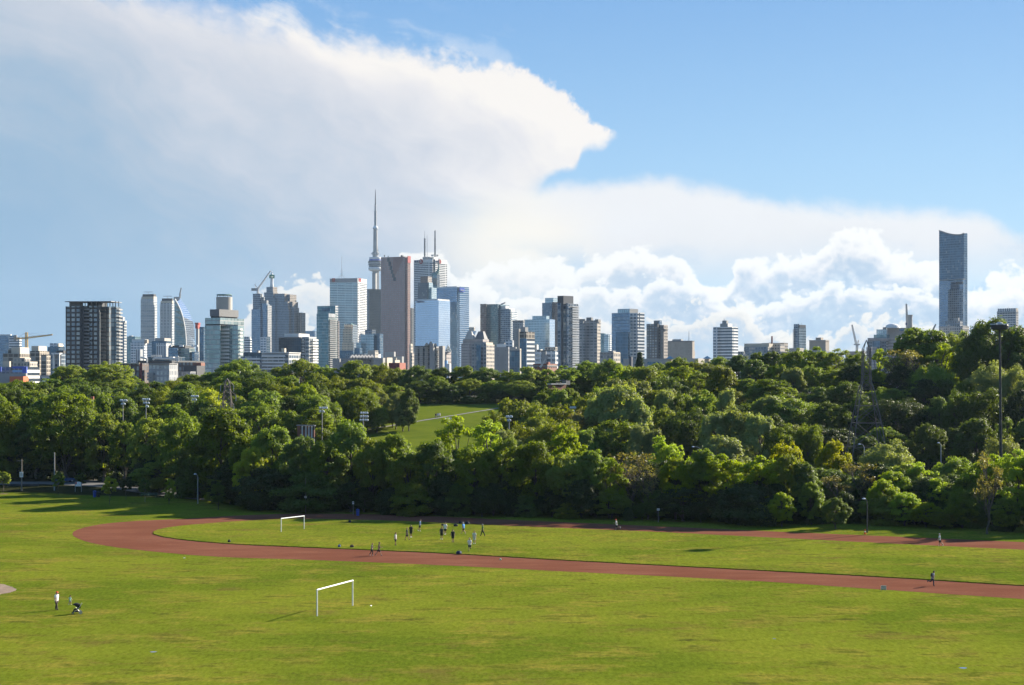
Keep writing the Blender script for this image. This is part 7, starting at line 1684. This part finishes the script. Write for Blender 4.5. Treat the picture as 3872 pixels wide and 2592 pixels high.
def person(label, px, py, face, h=1.76, z=0.0, legs=((6, 4), (-6, 6)), arms=((4, 8, 12), (-4, 8, 12)), lean=0, top='white', bottom='black', btm='shorts', skin='light', hair='hair_dark', cap=None, sleeves=True, shoes='charcoal', foot_lift=0.0, pack=False, sit=False, pos=None, child=False, cat='person', print_=None, group=None):
    """face: heading in degrees (0 = towards +x, 90 = away from the eye, -90 = towards it)
       legs: (hip swing forward, knee bend) right then left; arms: (swing forward, out, elbow bend)"""
    D = Vector
    s = h / 1.76
    J = []; E = []; Rr = []; BT = []
    def add(p, r, par=None, bt='hand'):
        J.append(D(p)); Rr.append(r if not hasattr(r, '__len__') else r)
        if par is not None: E.append((par, len(J) - 1)); BT.append(bt)
        return len(J) - 1
    ln = math.radians(lean)
    def tl(p, base=0.95):                       # lean everything above the hips
        y, zz = p[1], p[2] - base
        return (p[0], y * math.cos(ln) + zz * math.sin(ln), base + zz * math.cos(ln) - y * math.sin(ln))
    pel = add((0, 0, 0.95), (0.145, 0.105))
    spi = add(tl((0, 0, 1.14)), (0.135, 0.10), pel, 'torso'); che = add(tl((0, 0.005, 1.33)), (0.155, 0.115), spi, 'torso'); nk0 = add(tl((0, 0, 1.455)), (0.07, 0.07), che, 'torso'); nk = add(tl((0, 0.012, 1.52)), 0.054, nk0, 'neck')
    hd0 = add(tl((0, 0.03, 1.585)), (0.072, 0.085), nk, 'head'); hd1 = add(tl((0, 0.028, 1.665)), (0.080, 0.098), hd0, 'head'); hd2 = add(tl((0, 0.02, 1.725)), (0.058, 0.07), hd1, 'head')
    add(tl((0.088, 0.01, 1.625)), 0.016, hd0); add(tl((-0.088, 0.01, 1.625)), 0.016, hd0)
    nose = add(tl((0, 0.128, 1.63)), 0.014, hd0)
    armj = []; legj = []
    for k, sd in ((0, 1), (1, -1)):
        sw, out, eb = [math.radians(a) for a in arms[k]]
        sh = add(tl((sd * 0.175, 0, 1.415)), 0.062, che, 'shoulder')
        u = D((math.sin(out) * sd, math.sin(sw) * math.cos(out), -math.cos(sw) * math.cos(out)))
        S0 = D((sd * 0.185, 0, 1.41)); El = S0 + u * 0.29
        f = D((math.sin(out) * sd * 0.6, math.sin(sw + eb) * math.cos(out), -math.cos(sw + eb) * math.cos(out))).normalized()
        Wr = El + f * 0.25
        mid = add(tl(S0.lerp(El, 0.55)), 0.047, sh, 'sleeve'); el = add(tl(El), 0.040, mid, 'arm'); fm = add(tl(El.lerp(Wr, 0.45)), 0.038, el, 'arm'); wr = add(tl(Wr), 0.027, fm, 'arm')
        pa = add(tl(Wr + f * 0.055), (0.036, 0.022), wr)
        side = D((0, 1, 0)) if abs(f.y) < 0.7 else D((1, 0, 0))
        side = (side - f * side.dot(f)).normalized(); inn = f.cross(side)
        for q in range(4):
            o_ = side * (0.026 - q * 0.017); L = (0.070, 0.078, 0.072, 0.056)[q]
            k1 = add(tl(Wr + f * 0.095 + o_), 0.0095, pa); k2 = add(tl(Wr + f * (0.095 + L * 0.55) + o_ + inn * 0.010), 0.0085, k1); add(tl(Wr + f * (0.095 + L) + o_ + inn * 0.028), 0.007, k2)
        t1 = add(tl(Wr + f * 0.045 + side * 0.048), 0.010, pa); add(tl(Wr + f * 0.085 + side * 0.062 + inn * 0.012), 0.008, t1)
        armj.append((D(tl(S0)), D(tl(El)), D(tl(Wr)), D(tl((sd * 0.175, 0, 1.415)))))
    for k, sd in ((0, 1), (1, -1)):
        hs, kb = [math.radians(a) for a in legs[k]]
        hp = D((sd * 0.088, 0, 0.90)); u = D((sd * 0.02, math.sin(hs), -math.cos(hs))).normalized()
        kn = hp + u * 0.43; a2 = hs - kb; w = D((0, math.sin(a2), -math.cos(a2))); an = kn + w * 0.41
        H_ = add(hp, (0.092, 0.092), pel, 'hip'); th = add(hp.lerp(kn, 0.5), 0.078, H_, 'hip'); K_ = add(kn, 0.054, th, 'thigh'); cf = add(kn.lerp(an, 0.35), 0.054, K_, 'shin'); A_ = add(an, 0.036, cf, 'shin')
        fd = D((0, math.cos(min(a2, 0.35) if a2 > 0 else a2 * 0.9), math.sin(a2 * 0.9 if a2 < 0 else min(a2, 0.35)))).normalized()
        he = add(an + D((0, -0.03, -0.045)) * 0.7, 0.034, A_, 'foot'); to = add(an + fd * 0.15 + D((0, 0, -0.055)), (0.040, 0.026), A_, 'foot')
        legj.append((hp, kn, an, fd))
    eyes = [D(tl((sx * 0.034, 0.112, 1.652))) for sx in (-1, 1)]; mouth = D(tl((0, 0.112, 1.577)))
    low = 0.012 + min(min(v.z - 0.03 for v in J), min(l[2].z for l in legj) - 0.08)
    if pos is None: p = G(px, py, z); p.z = z
    else: p = pos
    root = empty('person', p, label, cat, group, rz=math.radians(face - 90))
    root.scale = (s, s, s)
    sh_ = D((0, 0, -low + foot_lift))
    def put(nm, me, m, zoff=True):
        me.transform(Matrix.Translation(sh_)); me.materials.clear(); me.materials.append(m)
        o = bpy.data.objects.new(nm, me); COL.objects.link(o); o.parent = root; return o
    if child: J[hd0] += D((0, 0, 0.02)); J[hd1] += D((0, 0, 0.05)); J[hd2] += D((0, 0, 0.09)); Rr[hd0] = (0.105, 0.12); Rr[hd1] = (0.125, 0.14); Rr[hd2] = (0.085, 0.10)
    bme = skin_mesh('body', J, E, Rr, pel)
    # clothing: the covered part of the body surface, lifted off along its normals
    nv = len(bme.vertices); co = np.empty(nv * 3); bme.vertices.foreach_get('co', co); co = co.reshape(-1, 3)
    nm_ = np.empty(nv * 3); bme.vertices.foreach_get('normal', nm_); nm_ = nm_.reshape(-1, 3)
    cen = np.array([p_.center[:] for p_ in bme.polygons])
    A0 = np.array([J[a_][:] for a_, c_ in E]); B0 = np.array([J[c_][:] for a_, c_ in E]); ab = B0 - A0
    tt = np.clip(((cen[:, None, :] - A0[None]) * ab[None]).sum(2) / np.maximum((ab * ab).sum(1)[None], 1e-9), 0, 1)
    rb = np.array([max(Rr[c_]) if hasattr(Rr[c_], '__len__') else Rr[c_] for a_, c_ in E])
    dist = np.linalg.norm(cen[:, None, :] - (A0[None] + tt[:, :, None] * ab[None]), axis=2) - rb[None] * 0.7
    nb_ = dist.argmin(1); bt = [BT[k_] for k_ in nb_]; bp = tt[np.arange(len(nb_)), nb_]
    hemz = J[pel].z - 0.09
    def dress(nm, pick, lift, m):
        fs = [k_ for k_ in range(len(bt)) if pick(k_)]
        if not fs: return
        used = sorted({v for k_ in fs for v in bme.polygons[k_].vertices}); ix = {v: q for q, v in enumerate(used)}
        me = bpy.data.meshes.new(nm); me.from_pydata([tuple(co[v] + nm_[v] * lift) for v in used], [], [[ix[v] for v in bme.polygons[k_].vertices] for k_ in fs])
        me.polygons.foreach_set('use_smooth', [True] * len(fs)); put(nm, me, m)
    dress('shirt', lambda k_: (bt[k_] in ('torso', 'shoulder') and (cen[k_][2] > hemz or sit)) or (bt[k_] == 'hip' and cen[k_][2] > hemz) or (sleeves and bt[k_] == 'sleeve') or (sleeves and bt[k_] == 'arm' and False), 0.020, CL[top])
    lim = {'shorts': ('hip', 'thigh'), 'trousers': ('hip', 'thigh', 'shin'), 'tights': ('hip', 'thigh', 'shin')}[btm]
    dress(btm if btm != 'tights' else 'leggings', lambda k_: (bt[k_] in lim and not (btm == 'shorts' and bt[k_] == 'thigh' and bp[k_] > 0.75)) or (bt[k_] == 'torso' and cen[k_][2] < J[pel].z + 0.06), {'shorts': 0.016, 'trousers': 0.014, 'tights': 0.006}[btm], CL[bottom])
    for sd in (1, -1): dress('shoe', lambda k_: bt[k_] == 'foot' and cen[k_][0] * sd > 0, 0.009, CL[shoes])
    put('body', bme, SK[skin])
    if not child:
        for ey in eyes:
            mb = MB(); mb.tube(ey - D((0, 0.02, 0)), ey + D((0, 0.004, 0)), 0.013, 0.011, 8); put('eye', mb.mesh('eye', CL['hair_dark']), CL['hair_dark'])
        mb = MB(); mb.box(mouth, (0.045, 0.024, 0.012)); put('mouth', mb.mesh('mouth', CL['hair_brown']), CL['hair_brown'])
    hc = D((J[hd1] + J[hd2]) / 2); hr = 0.098 if not child else 0.150
    bm = bmesh.new(); bmesh.ops.create_uvsphere(bm, u_segments=14, v_segments=9, radius=hr)
    for v in bm.verts:
        if v.co.z < 0 and v.co.y > 0.01: v.co.z *= 0.25; v.co.y *= 0.9
        v.co.z *= 0.95; v.co.y *= 1.10
    bmesh.ops.translate(bm, verts=bm.verts, vec=hc + D((0, -0.012, 0.012)))
    me = bpy.data.meshes.new('hair'); bm.to_mesh(me); bm.free(); me.polygons.foreach_set('use_smooth', [True] * len(me.polygons))
    if cap:
        o = put('cap', me, CL[cap])
        mb = MB(); n = 9; pts = []
        for k in range(n):
            t = PI * k / (n - 1); pts.append(hc + D((math.cos(t) * 0.10, 0.085 + math.sin(t) * 0.135, 0.018 - math.sin(t) * 0.02)))
        mb.v = [tuple(q) for q in pts] + [tuple(q + D((0, 0, 0.014))) for q in pts]
        mb.face(tuple(reversed(range(n)))); mb.face(tuple(n + k for k in range(n)))
        for k in range(n): mb.face((k, (k + 1) % n, n + (k + 1) % n, n + k))
        br = mb.mesh('brim', CL[cap]); br.transform(Matrix.Translation(sh_)); ob = bpy.data.objects.new('brim', br); COL.objects.link(ob); ob.parent = o
    else: put('hair', me, CL[hair])
    if pack:
        c = J[che] + D((0, -0.20, -0.03)); mb = MB(); mb.box(c, (0.30, 0.16, 0.42), rot=Matrix.Rotation(-ln, 3, 'X')); me = mb.mesh('backpack', CL['charcoal'])
        bm = bmesh.new(); bm.from_mesh(me); bmesh.ops.bevel(bm, geom=bm.edges[:], offset=0.05, segments=2, affect='EDGES'); bm.to_mesh(me); bm.free(); put('backpack', me, CL['charcoal'])
    if print_:
        c = J[che] + D((0, 0.152, -0.02)); mb = MB(); mb.tube(c, c + D((0, 0.012, 0)), 0.06, 0.06, 14); put('shirt_print', mb.mesh('print', CL[print_]), CL[print_])
    return root
GRP = 'people playing and training on the infield'
person('woman jogging on the track in a grey top and black leggings, hair tied back', 1406, 2101.5, 8, 1.62, 0.012, ((18, 30), (-14, 18)), ((-25, 10, 70), (28, 10, 75)), 5, 'midgrey', 'black', 'tights', 'light', 'hair_fair', None, False, 'grey')
person('man striding on the track in a dark sleeveless top and black shorts', 1433, 2102, 5, 1.82, 0.012, ((22, 4), (-26, 18)), ((-20, 8, 40), (24, 8, 55)), 3, 'black', 'black', 'shorts', 'tan', 'hair_brown', None, False, 'midgrey')
person('man standing in a grey shirt and dark shorts, nearest of the left group of players', 1495.5, 2063, -20, 1.76, IZ, ((4, 2), (-6, 4)), ((8, 6, 14), (2, 6, 14)), 0, 'grey', 'navy', 'shorts', 'tan', 'hair_brown', None, True, 'charcoal', group=GRP)
person('man walking in a black shirt and shorts behind the grey shirted man', 1538.5, 2043.5, 0, 1.78, IZ, ((24, 6), (-16, 6)), ((-14, 6, 20), (10, 6, 20)), 2, 'charcoal', 'black', 'shorts', 'tan', 'hair_fair', None, True, 'charcoal', group=GRP)
person('man in black shirt and shorts facing us, arms loose, left of the pale blue shirt', 1554, 2033, -75, 1.80, IZ, ((8, 6), (-4, 8)), ((6, 14, 14), (-4, 18, 10)), 0, 'black', 'black', 'shorts', 'tan', 'hair_dark', None, True, 'white', group=GRP)
person('man in a pale blue shirt and black shorts looking right, farthest left player', 1588, 2009.5, 10, 1.78, IZ, ((-2, 2), (-18, 10)), ((-26, 10, 60), (-10, 8, 20)), 4, 'paleblue', 'black', 'shorts', 'light', 'hair_brown', None, True, 'white', group=GRP)
person('man in charcoal shirt and shorts with white shoes facing us, beside the white shirt', 1670, 2040.5, -95, 1.80, IZ, ((4, 2), (-4, 4)), ((2, 12, 8), (2, 12, 8)), 0, 'charcoal', 'black', 'shorts', 'tan', 'hair_dark', None, True, 'white', group=GRP)
person('man in a white shirt with blue print and black shorts walking towards us', 1683.5, 2022.5, -80, 1.80, IZ, ((14, 6), (-14, 22)), ((-8, 14, 14), (8, 14, 14)), 2, 'white', 'black', 'shorts', 'tan', 'hair_brown', None, True, 'white', print_='paleblue', group=GRP)
person('man in a black shirt and shorts standing alone at the centre of the infield', 1712.5, 2051.5, -85, 1.78, IZ, ((6, 4), (-6, 8)), ((4, 10, 14), (0, 10, 14)), 0, 'black', 'black', 'shorts', 'light', 'hair_brown', None, True, 'charcoal', group=GRP)
person('man in a bright blue shirt and black shorts striding left', 1752.5, 2019.5, 150, 1.78, IZ, ((26, 4), (-24, 16)), ((20, 8, 50), (-16, 8, 20)), 3, 'blue', 'black', 'shorts', 'light', 'hair_grey', None, True, 'grey', group=GRP)
person('man in a cream shirt and cream shorts standing with hands low', 1794, 2057.5, -100, 1.80, IZ, ((4, 2), (-6, 8)), ((14, 8, 30), (10, 8, 25)), 6, 'cream', 'cream', 'shorts', 'light', 'hair_brown', None, True, 'white', group=GRP)
person('grey haired man in a white shirt and navy shorts running towards us', 1776, 2085, -95, 1.78, IZ, ((10, 8), (-4, 85)), ((10, 12, 85), (-10, 12, 85)), 5, 'white', 'navy', 'shorts', 'light', 'hair_grey', None, True, 'brown', group=GRP)
person('man in a green shirt and black trousers walking left, farthest right player', 1825, 2029, -170, 1.80, IZ, ((20, 4), (-20, 8)), ((10, 8, 20), (-12, 8, 14)), 0, 'green', 'black', 'trousers', 'light', 'hair_grey', None, True, 'charcoal', group=GRP)
person('runner in a red cap and white shirt on the shaded far straight', 2331, 2007, 178, 1.74, 0.012, ((8, 6), (-26, 75)), ((20, 8, 80), (-22, 8, 80)), 5, 'white', 'black', 'shorts', 'tan', 'hair_dark', 'red', True, 'white')
person('walker in a white shirt and black shorts on the far straight near the right edge', 3553.5, 2067, 175, 1.78, 0.012, ((4, 2), (-24, 22)), ((-12, 6, 30), (16, 6, 40)), 2, 'white', 'black', 'shorts', 'light', 'hair_grey', None, True, 'white')
person('man running on the near straight with a dark backpack, grey shirt and dark trousers', 3526, 2216.5, 6, 1.72, 0.012, ((14, 14), (-22, 88)), ((-18, 8, 75), (16, 8, 85)), 12, 'grey', 'navy', 'trousers', 'brown', 'hair_dark', None, True, 'charcoal', pack=True)
person('man in a red cap, white shirt and dark brown trousers walking beside a toddler', 213.5, 2308, -30, 1.86, 0.0, ((16, 4), (-12, 10)), ((10, 6, 14), (-6, 8, 14)), 3, 'white', 'brown', 'trousers', 'light', 'hair_dark', 'red', True, 'brown')
person('toddler in a mint top and pale shorts with arms held out', 265, 2288, 60, 0.92, 0.0, ((14, 6), (-14, 20)), ((6, 50, 10), (6, 60, 10)), 2, 'mint', 'lilac', 'shorts', 'light', 'hair_dark', None, True, 'white', child=True, cat='child')
# three people sitting high on the mown slope
def slope_hit(px, py):
    d = 384.0
    while d < 540 and EYE - (py - HY) / FP * d > terr((px - CX) / FP * d, d): d += 0.25
    return Vector(((px - CX) / FP * d, d, terr((px - CX) / FP * d, d)))
for px, py, tp, lab in ((1648, 1580, 'navy', 'person in navy sitting on the slope above the path, left of two others'), (1656, 1579, 'paleblue', 'person in pale blue sitting on the slope between two others'), (1663, 1578, 'white', 'person in white sitting on the slope above the path, right of two others')):
    person(lab, 0, 0, -90, 1.74, 0, ((84, 70), (78, 64)), ((30, 10, 50), (30, 10, 50)), 8, tp, 'midgrey', 'trousers', 'light', 'hair_dark', None, True, 'charcoal', pos=slope_hit(px, py) - Vector((0, 0, 0.02)), group='people sitting on the mown slope')
# ---- pushchair
def pushchair():
    p = G(292, 2322); root = empty('pushchair', p, 'black pushchair with a pointed hood and pale wheels standing by the toddler', 'pushchair', rz=R(180 + 20))
    def bl(nm, mb, m, par=None):
        me = mb.mesh(nm, m); o = bpy.data.objects.new(nm, me); COL.objects.link(o); o.parent = par or root; return o
    st = plain('silver_tube', (0.5, 0.5, 0.5), 0.35, 0.6)
    mb = MB()
    for s in (-1, 1):
        y = s * 0.26
        mb.tube((-0.30, y, 0.16), (0.12, y, 0.62), 0.02, 0.02, 8); mb.tube((0.42, y * 0.55, 0.13), (-0.05, y, 0.55), 0.02, 0.02, 8); mb.tube((-0.05, y, 0.55), (-0.45, y, 1.02), 0.018, 0.018, 8)
    mb.tube((-0.45, -0.26, 1.02), (-0.45, 0.26, 1.02), 0.024, 0.024, 8); mb.tube((-0.30, -0.28, 0.16), (-0.30, 0.28, 0.16), 0.016, 0.016, 8); bl('frame', mb, st)
    mb = MB(); mb.box((0.10, 0, 0.48), (0.42, 0.42, 0.10)); mb.box((-0.14, 0, 0.72), (0.09, 0.42, 0.56), rot=Matrix.Rotation(-0.35, 3, 'Y')); mb.box((0.34, 0, 0.33), (0.08, 0.36, 0.30), rot=Matrix.Rotation(-0.3, 3, 'Y')); bl('seat', mb, CL['black'])
    mb = MB(); n = 9; m_ = 5
    prof = [(-0.30, 0.66), (-0.30, 0.86), (-0.20, 1.02), (-0.02, 1.10), (0.16, 1.10), (0.34, 1.02), (0.40, 0.98)]
    for i, (a, zz) in enumerate(prof):
        for k in range(m_):
            t = (k / (m_ - 1) - 0.5) * 2; mb.v.append((a, t * 0.25, zz - 0.10 * abs(t) ** 3))
    for i in range(len(prof) - 1):
        for k in range(m_ - 1): mb.face((i * m_ + k, i * m_ + k + 1, (i + 1) * m_ + k + 1, (i + 1) * m_ + k))
    for s, k in ((-1, 0), (1, m_ - 1)):
        b0 = len(mb.v); mb.v.append((-0.02, s * 0.25, 0.66))
        for i in range(len(prof) - 2): mb.face((b0, i * m_ + k, (i + 1) * m_ + k))
    o = bl('hood', mb, CL['black']); sd = o.modifiers.new('t', 'SOLIDIFY'); sd.thickness = 0.012
    mb = MB(); mb.box((0.02, 0, 0.26), (0.46, 0.38, 0.14)); bl('basket', mb, CL['charcoal'])
    for x_, y_, r_ in ((-0.30, 0.31, 0.165), (-0.30, -0.31, 0.165), (0.44, 0.14, 0.11), (0.44, -0.14, 0.11)):
        mb = MB(); mb.tube((x_, y_ - 0.022, r_), (x_, y_ + 0.022, r_), r_, r_, 18); w = bl('wheel', mb, M['black'] if x_ > 0 else plain('pale_tyre', (0.36, 0.36, 0.36), 0.6))
        mb = MB(); mb.tube((x_, y_ - 0.027, r_), (x_, y_ + 0.027, r_), r_ * 0.6, r_ * 0.6, 14); bl('hub', mb, st, w)
pushchair()
# ================================================================ air
def haze():
    mb = MB(); x, y0, y1, z0, z1 = 9300, -1800, 10300, -3.5, 590
    mb.v = [(-x, y0, z0), (x, y0, z0), (x, y1, z0), (-x, y1, z0), (-x, y0, z1), (x, y0, z1), (x, y1, z1), (-x, y1, z1)]
    for f in ((3, 2, 1, 0), (4, 5, 6, 7), (0, 1, 5, 4), (1, 2, 6, 5), (2, 3, 7, 6), (3, 0, 4, 7)): mb.face(f)
    m, t, out = mat('haze')
    v = t.node('ShaderNodeVolumePrincipled')
    v.inputs['Color'].default_value = (0.58, 0.77, 1.0, 1); v.inputs['Density'].default_value = 0.000024; v.inputs['Anisotropy'].default_value = 0.2
    t.put(out.inputs['Volume'], v.outputs[0])
    o = mb.build('haze', m); tag(o, kind='stuff')
haze()
# ================================================================ names for the trees
COLW = {'mid': 'mid green', 'dark': 'dark green', 'olive': 'olive green', 'bright': 'bright yellowish green', 'pale': 'pale silvery green', 'yellow': 'yellow green', 'grey': 'grey green', 'brown': 'brownish', 'under': 'very dark green', 'spruce': 'dark'}
SHAPE = {'round': 'rounded', 'broad': 'broad', 'oval': 'tall oval', 'poplar': 'upright spiky', 'willow': 'drooping', 'locust': 'airy layered', 'conifer': 'pointed spruce', 'bare': 'half bare twiggy', 'shrub': 'low', 'bush': 'dense', 'sapling': 'young'}
FRONT_MARKS = [(9, 'earth ringed sapling'), (50, 'wooden pole with notice'), (125, 'tall grey pole'), (178, 'white park notice board'), (250, 'sunlit sapling'), (333, 'white trunked sapling'), (387, 'two tiered sapling'), (452, 'slim path lamp'), (499, 'thin dark sapling'), (578, 'infield goal left post'), (672, 'infield goal'), (699, 'tall sign pole'), (808, 'thin sign post'), (820, 'blue litter bin'), (905, 'grey shirted player'), (960, 'pale blue shirted player'), (1015, 'white shirted player'), (1060, 'bright blue shirted player'), (1104, 'green shirted player'), (1250, 'middle far straight'), (1410, 'red capped runner'), (1505, 'lone two dot sign'), (1638, 'round mast shadow'), (1760, 'sunny strip left end'), (1911, 'lone lawn tree'), (1983, 'dark path lamp'), (2060, 'sunny lawn strip middle'), (2150, 'far straight walker'), (2259, 'half dead pale tree'), (2291, 'tall lamp mast')]
CITY_MARKS = sorted((c['_px'] / K, c.name.split('.')[0].replace('_', ' ')) for c in CITY if c.name.split('.')[0] not in ('white_twin_tower',) )
for c in CITY: del c['_px']
ROWP = {'front': 'in the front row', 'second': 'in the second row', 'undergrowth': "at the wood's edge", 'valley': 'in the valley', 'crest': 'on the skyline', 'hill crest': 'on the right hilltop', 'slope foot': 'beside the mown slope', 'slope head': 'above the mown slope', 'slope head hedge': 'in the slope hedge', 'bank undergrowth': 'on the right bank', 'lawn': 'on the lawn'}
for n_, w_ in enumerate(('low', 'lower', 'upper', 'high')): ROWP['left bank %d' % n_] = '%s on left bank' % w_
for n_, w_ in enumerate(('lowest', 'low', 'midway', 'upper', 'high')): ROWP['right bank %d' % n_] = '%s on right bank' % w_
seen = {}
for t_ in sorted(TREES, key=lambda q: (q['row'], q['xd'])):
    if t_.get('done'): continue
    low = t_['row'] in ('front', 'second', 'undergrowth', 'valley', 'bank undergrowth')
    marks = FRONT_MARKS if low else CITY_MARKS
    noun = 'shrub' if t_['kind'] in ('shrub',) else ('bush' if t_['kind'] == 'bush' else 'tree')
    def lab(k):
        m = sorted(marks, key=lambda q: abs(q[0] - t_['xd']))[k]; dx = t_['xd'] - m[0]
        rel = ('behind' if low else 'below') if abs(dx) < 9 else ('just ' if abs(dx) < 32 else '') + ('right of' if dx > 0 else 'left of')
        return '%s %s %s %s, %s the %s' % (COLW[t_['col']], SHAPE[t_['kind']], noun, ROWP[t_['row']], rel, m[1])
    L = lab(0)
    for k in range(1, 4):
        if L not in seen: break
        L = lab(k)
    if L in seen:
        for w_ in ('small', 'large', 'narrow'):
            L2 = w_ + ' ' + lab(0)
            if L2 not in seen: L = L2; break
    seen[L] = 1
    for a_, b_ in (('bright yellowish green', 'bright green'), ('very dark green', 'blackish'), ('pale silvery green', 'silvery green'), ('half bare twiggy', 'twiggy'), ('upright spiky', 'spiky'), ('airy layered', 'layered'), ('tall oval', 'oval'), ('mid green', 'green'), (' just ', ' ')):
        if len(L.split()) > 16 and L.replace(a_, b_) not in seen: L = L.replace(a_, b_)
    seen[L] = 1
    if len(L.split()) > 16: print('LONG', L)
    tag(t_['o'], L, noun, {'undergrowth': 'shrubs along the edge of the wood', 'bank undergrowth': 'shrubs low on the right bank', 'slope head hedge': 'hedge above the mown slope'}.get(t_['row'], 'trees of the wood, ' + ROWP[t_['row']]))
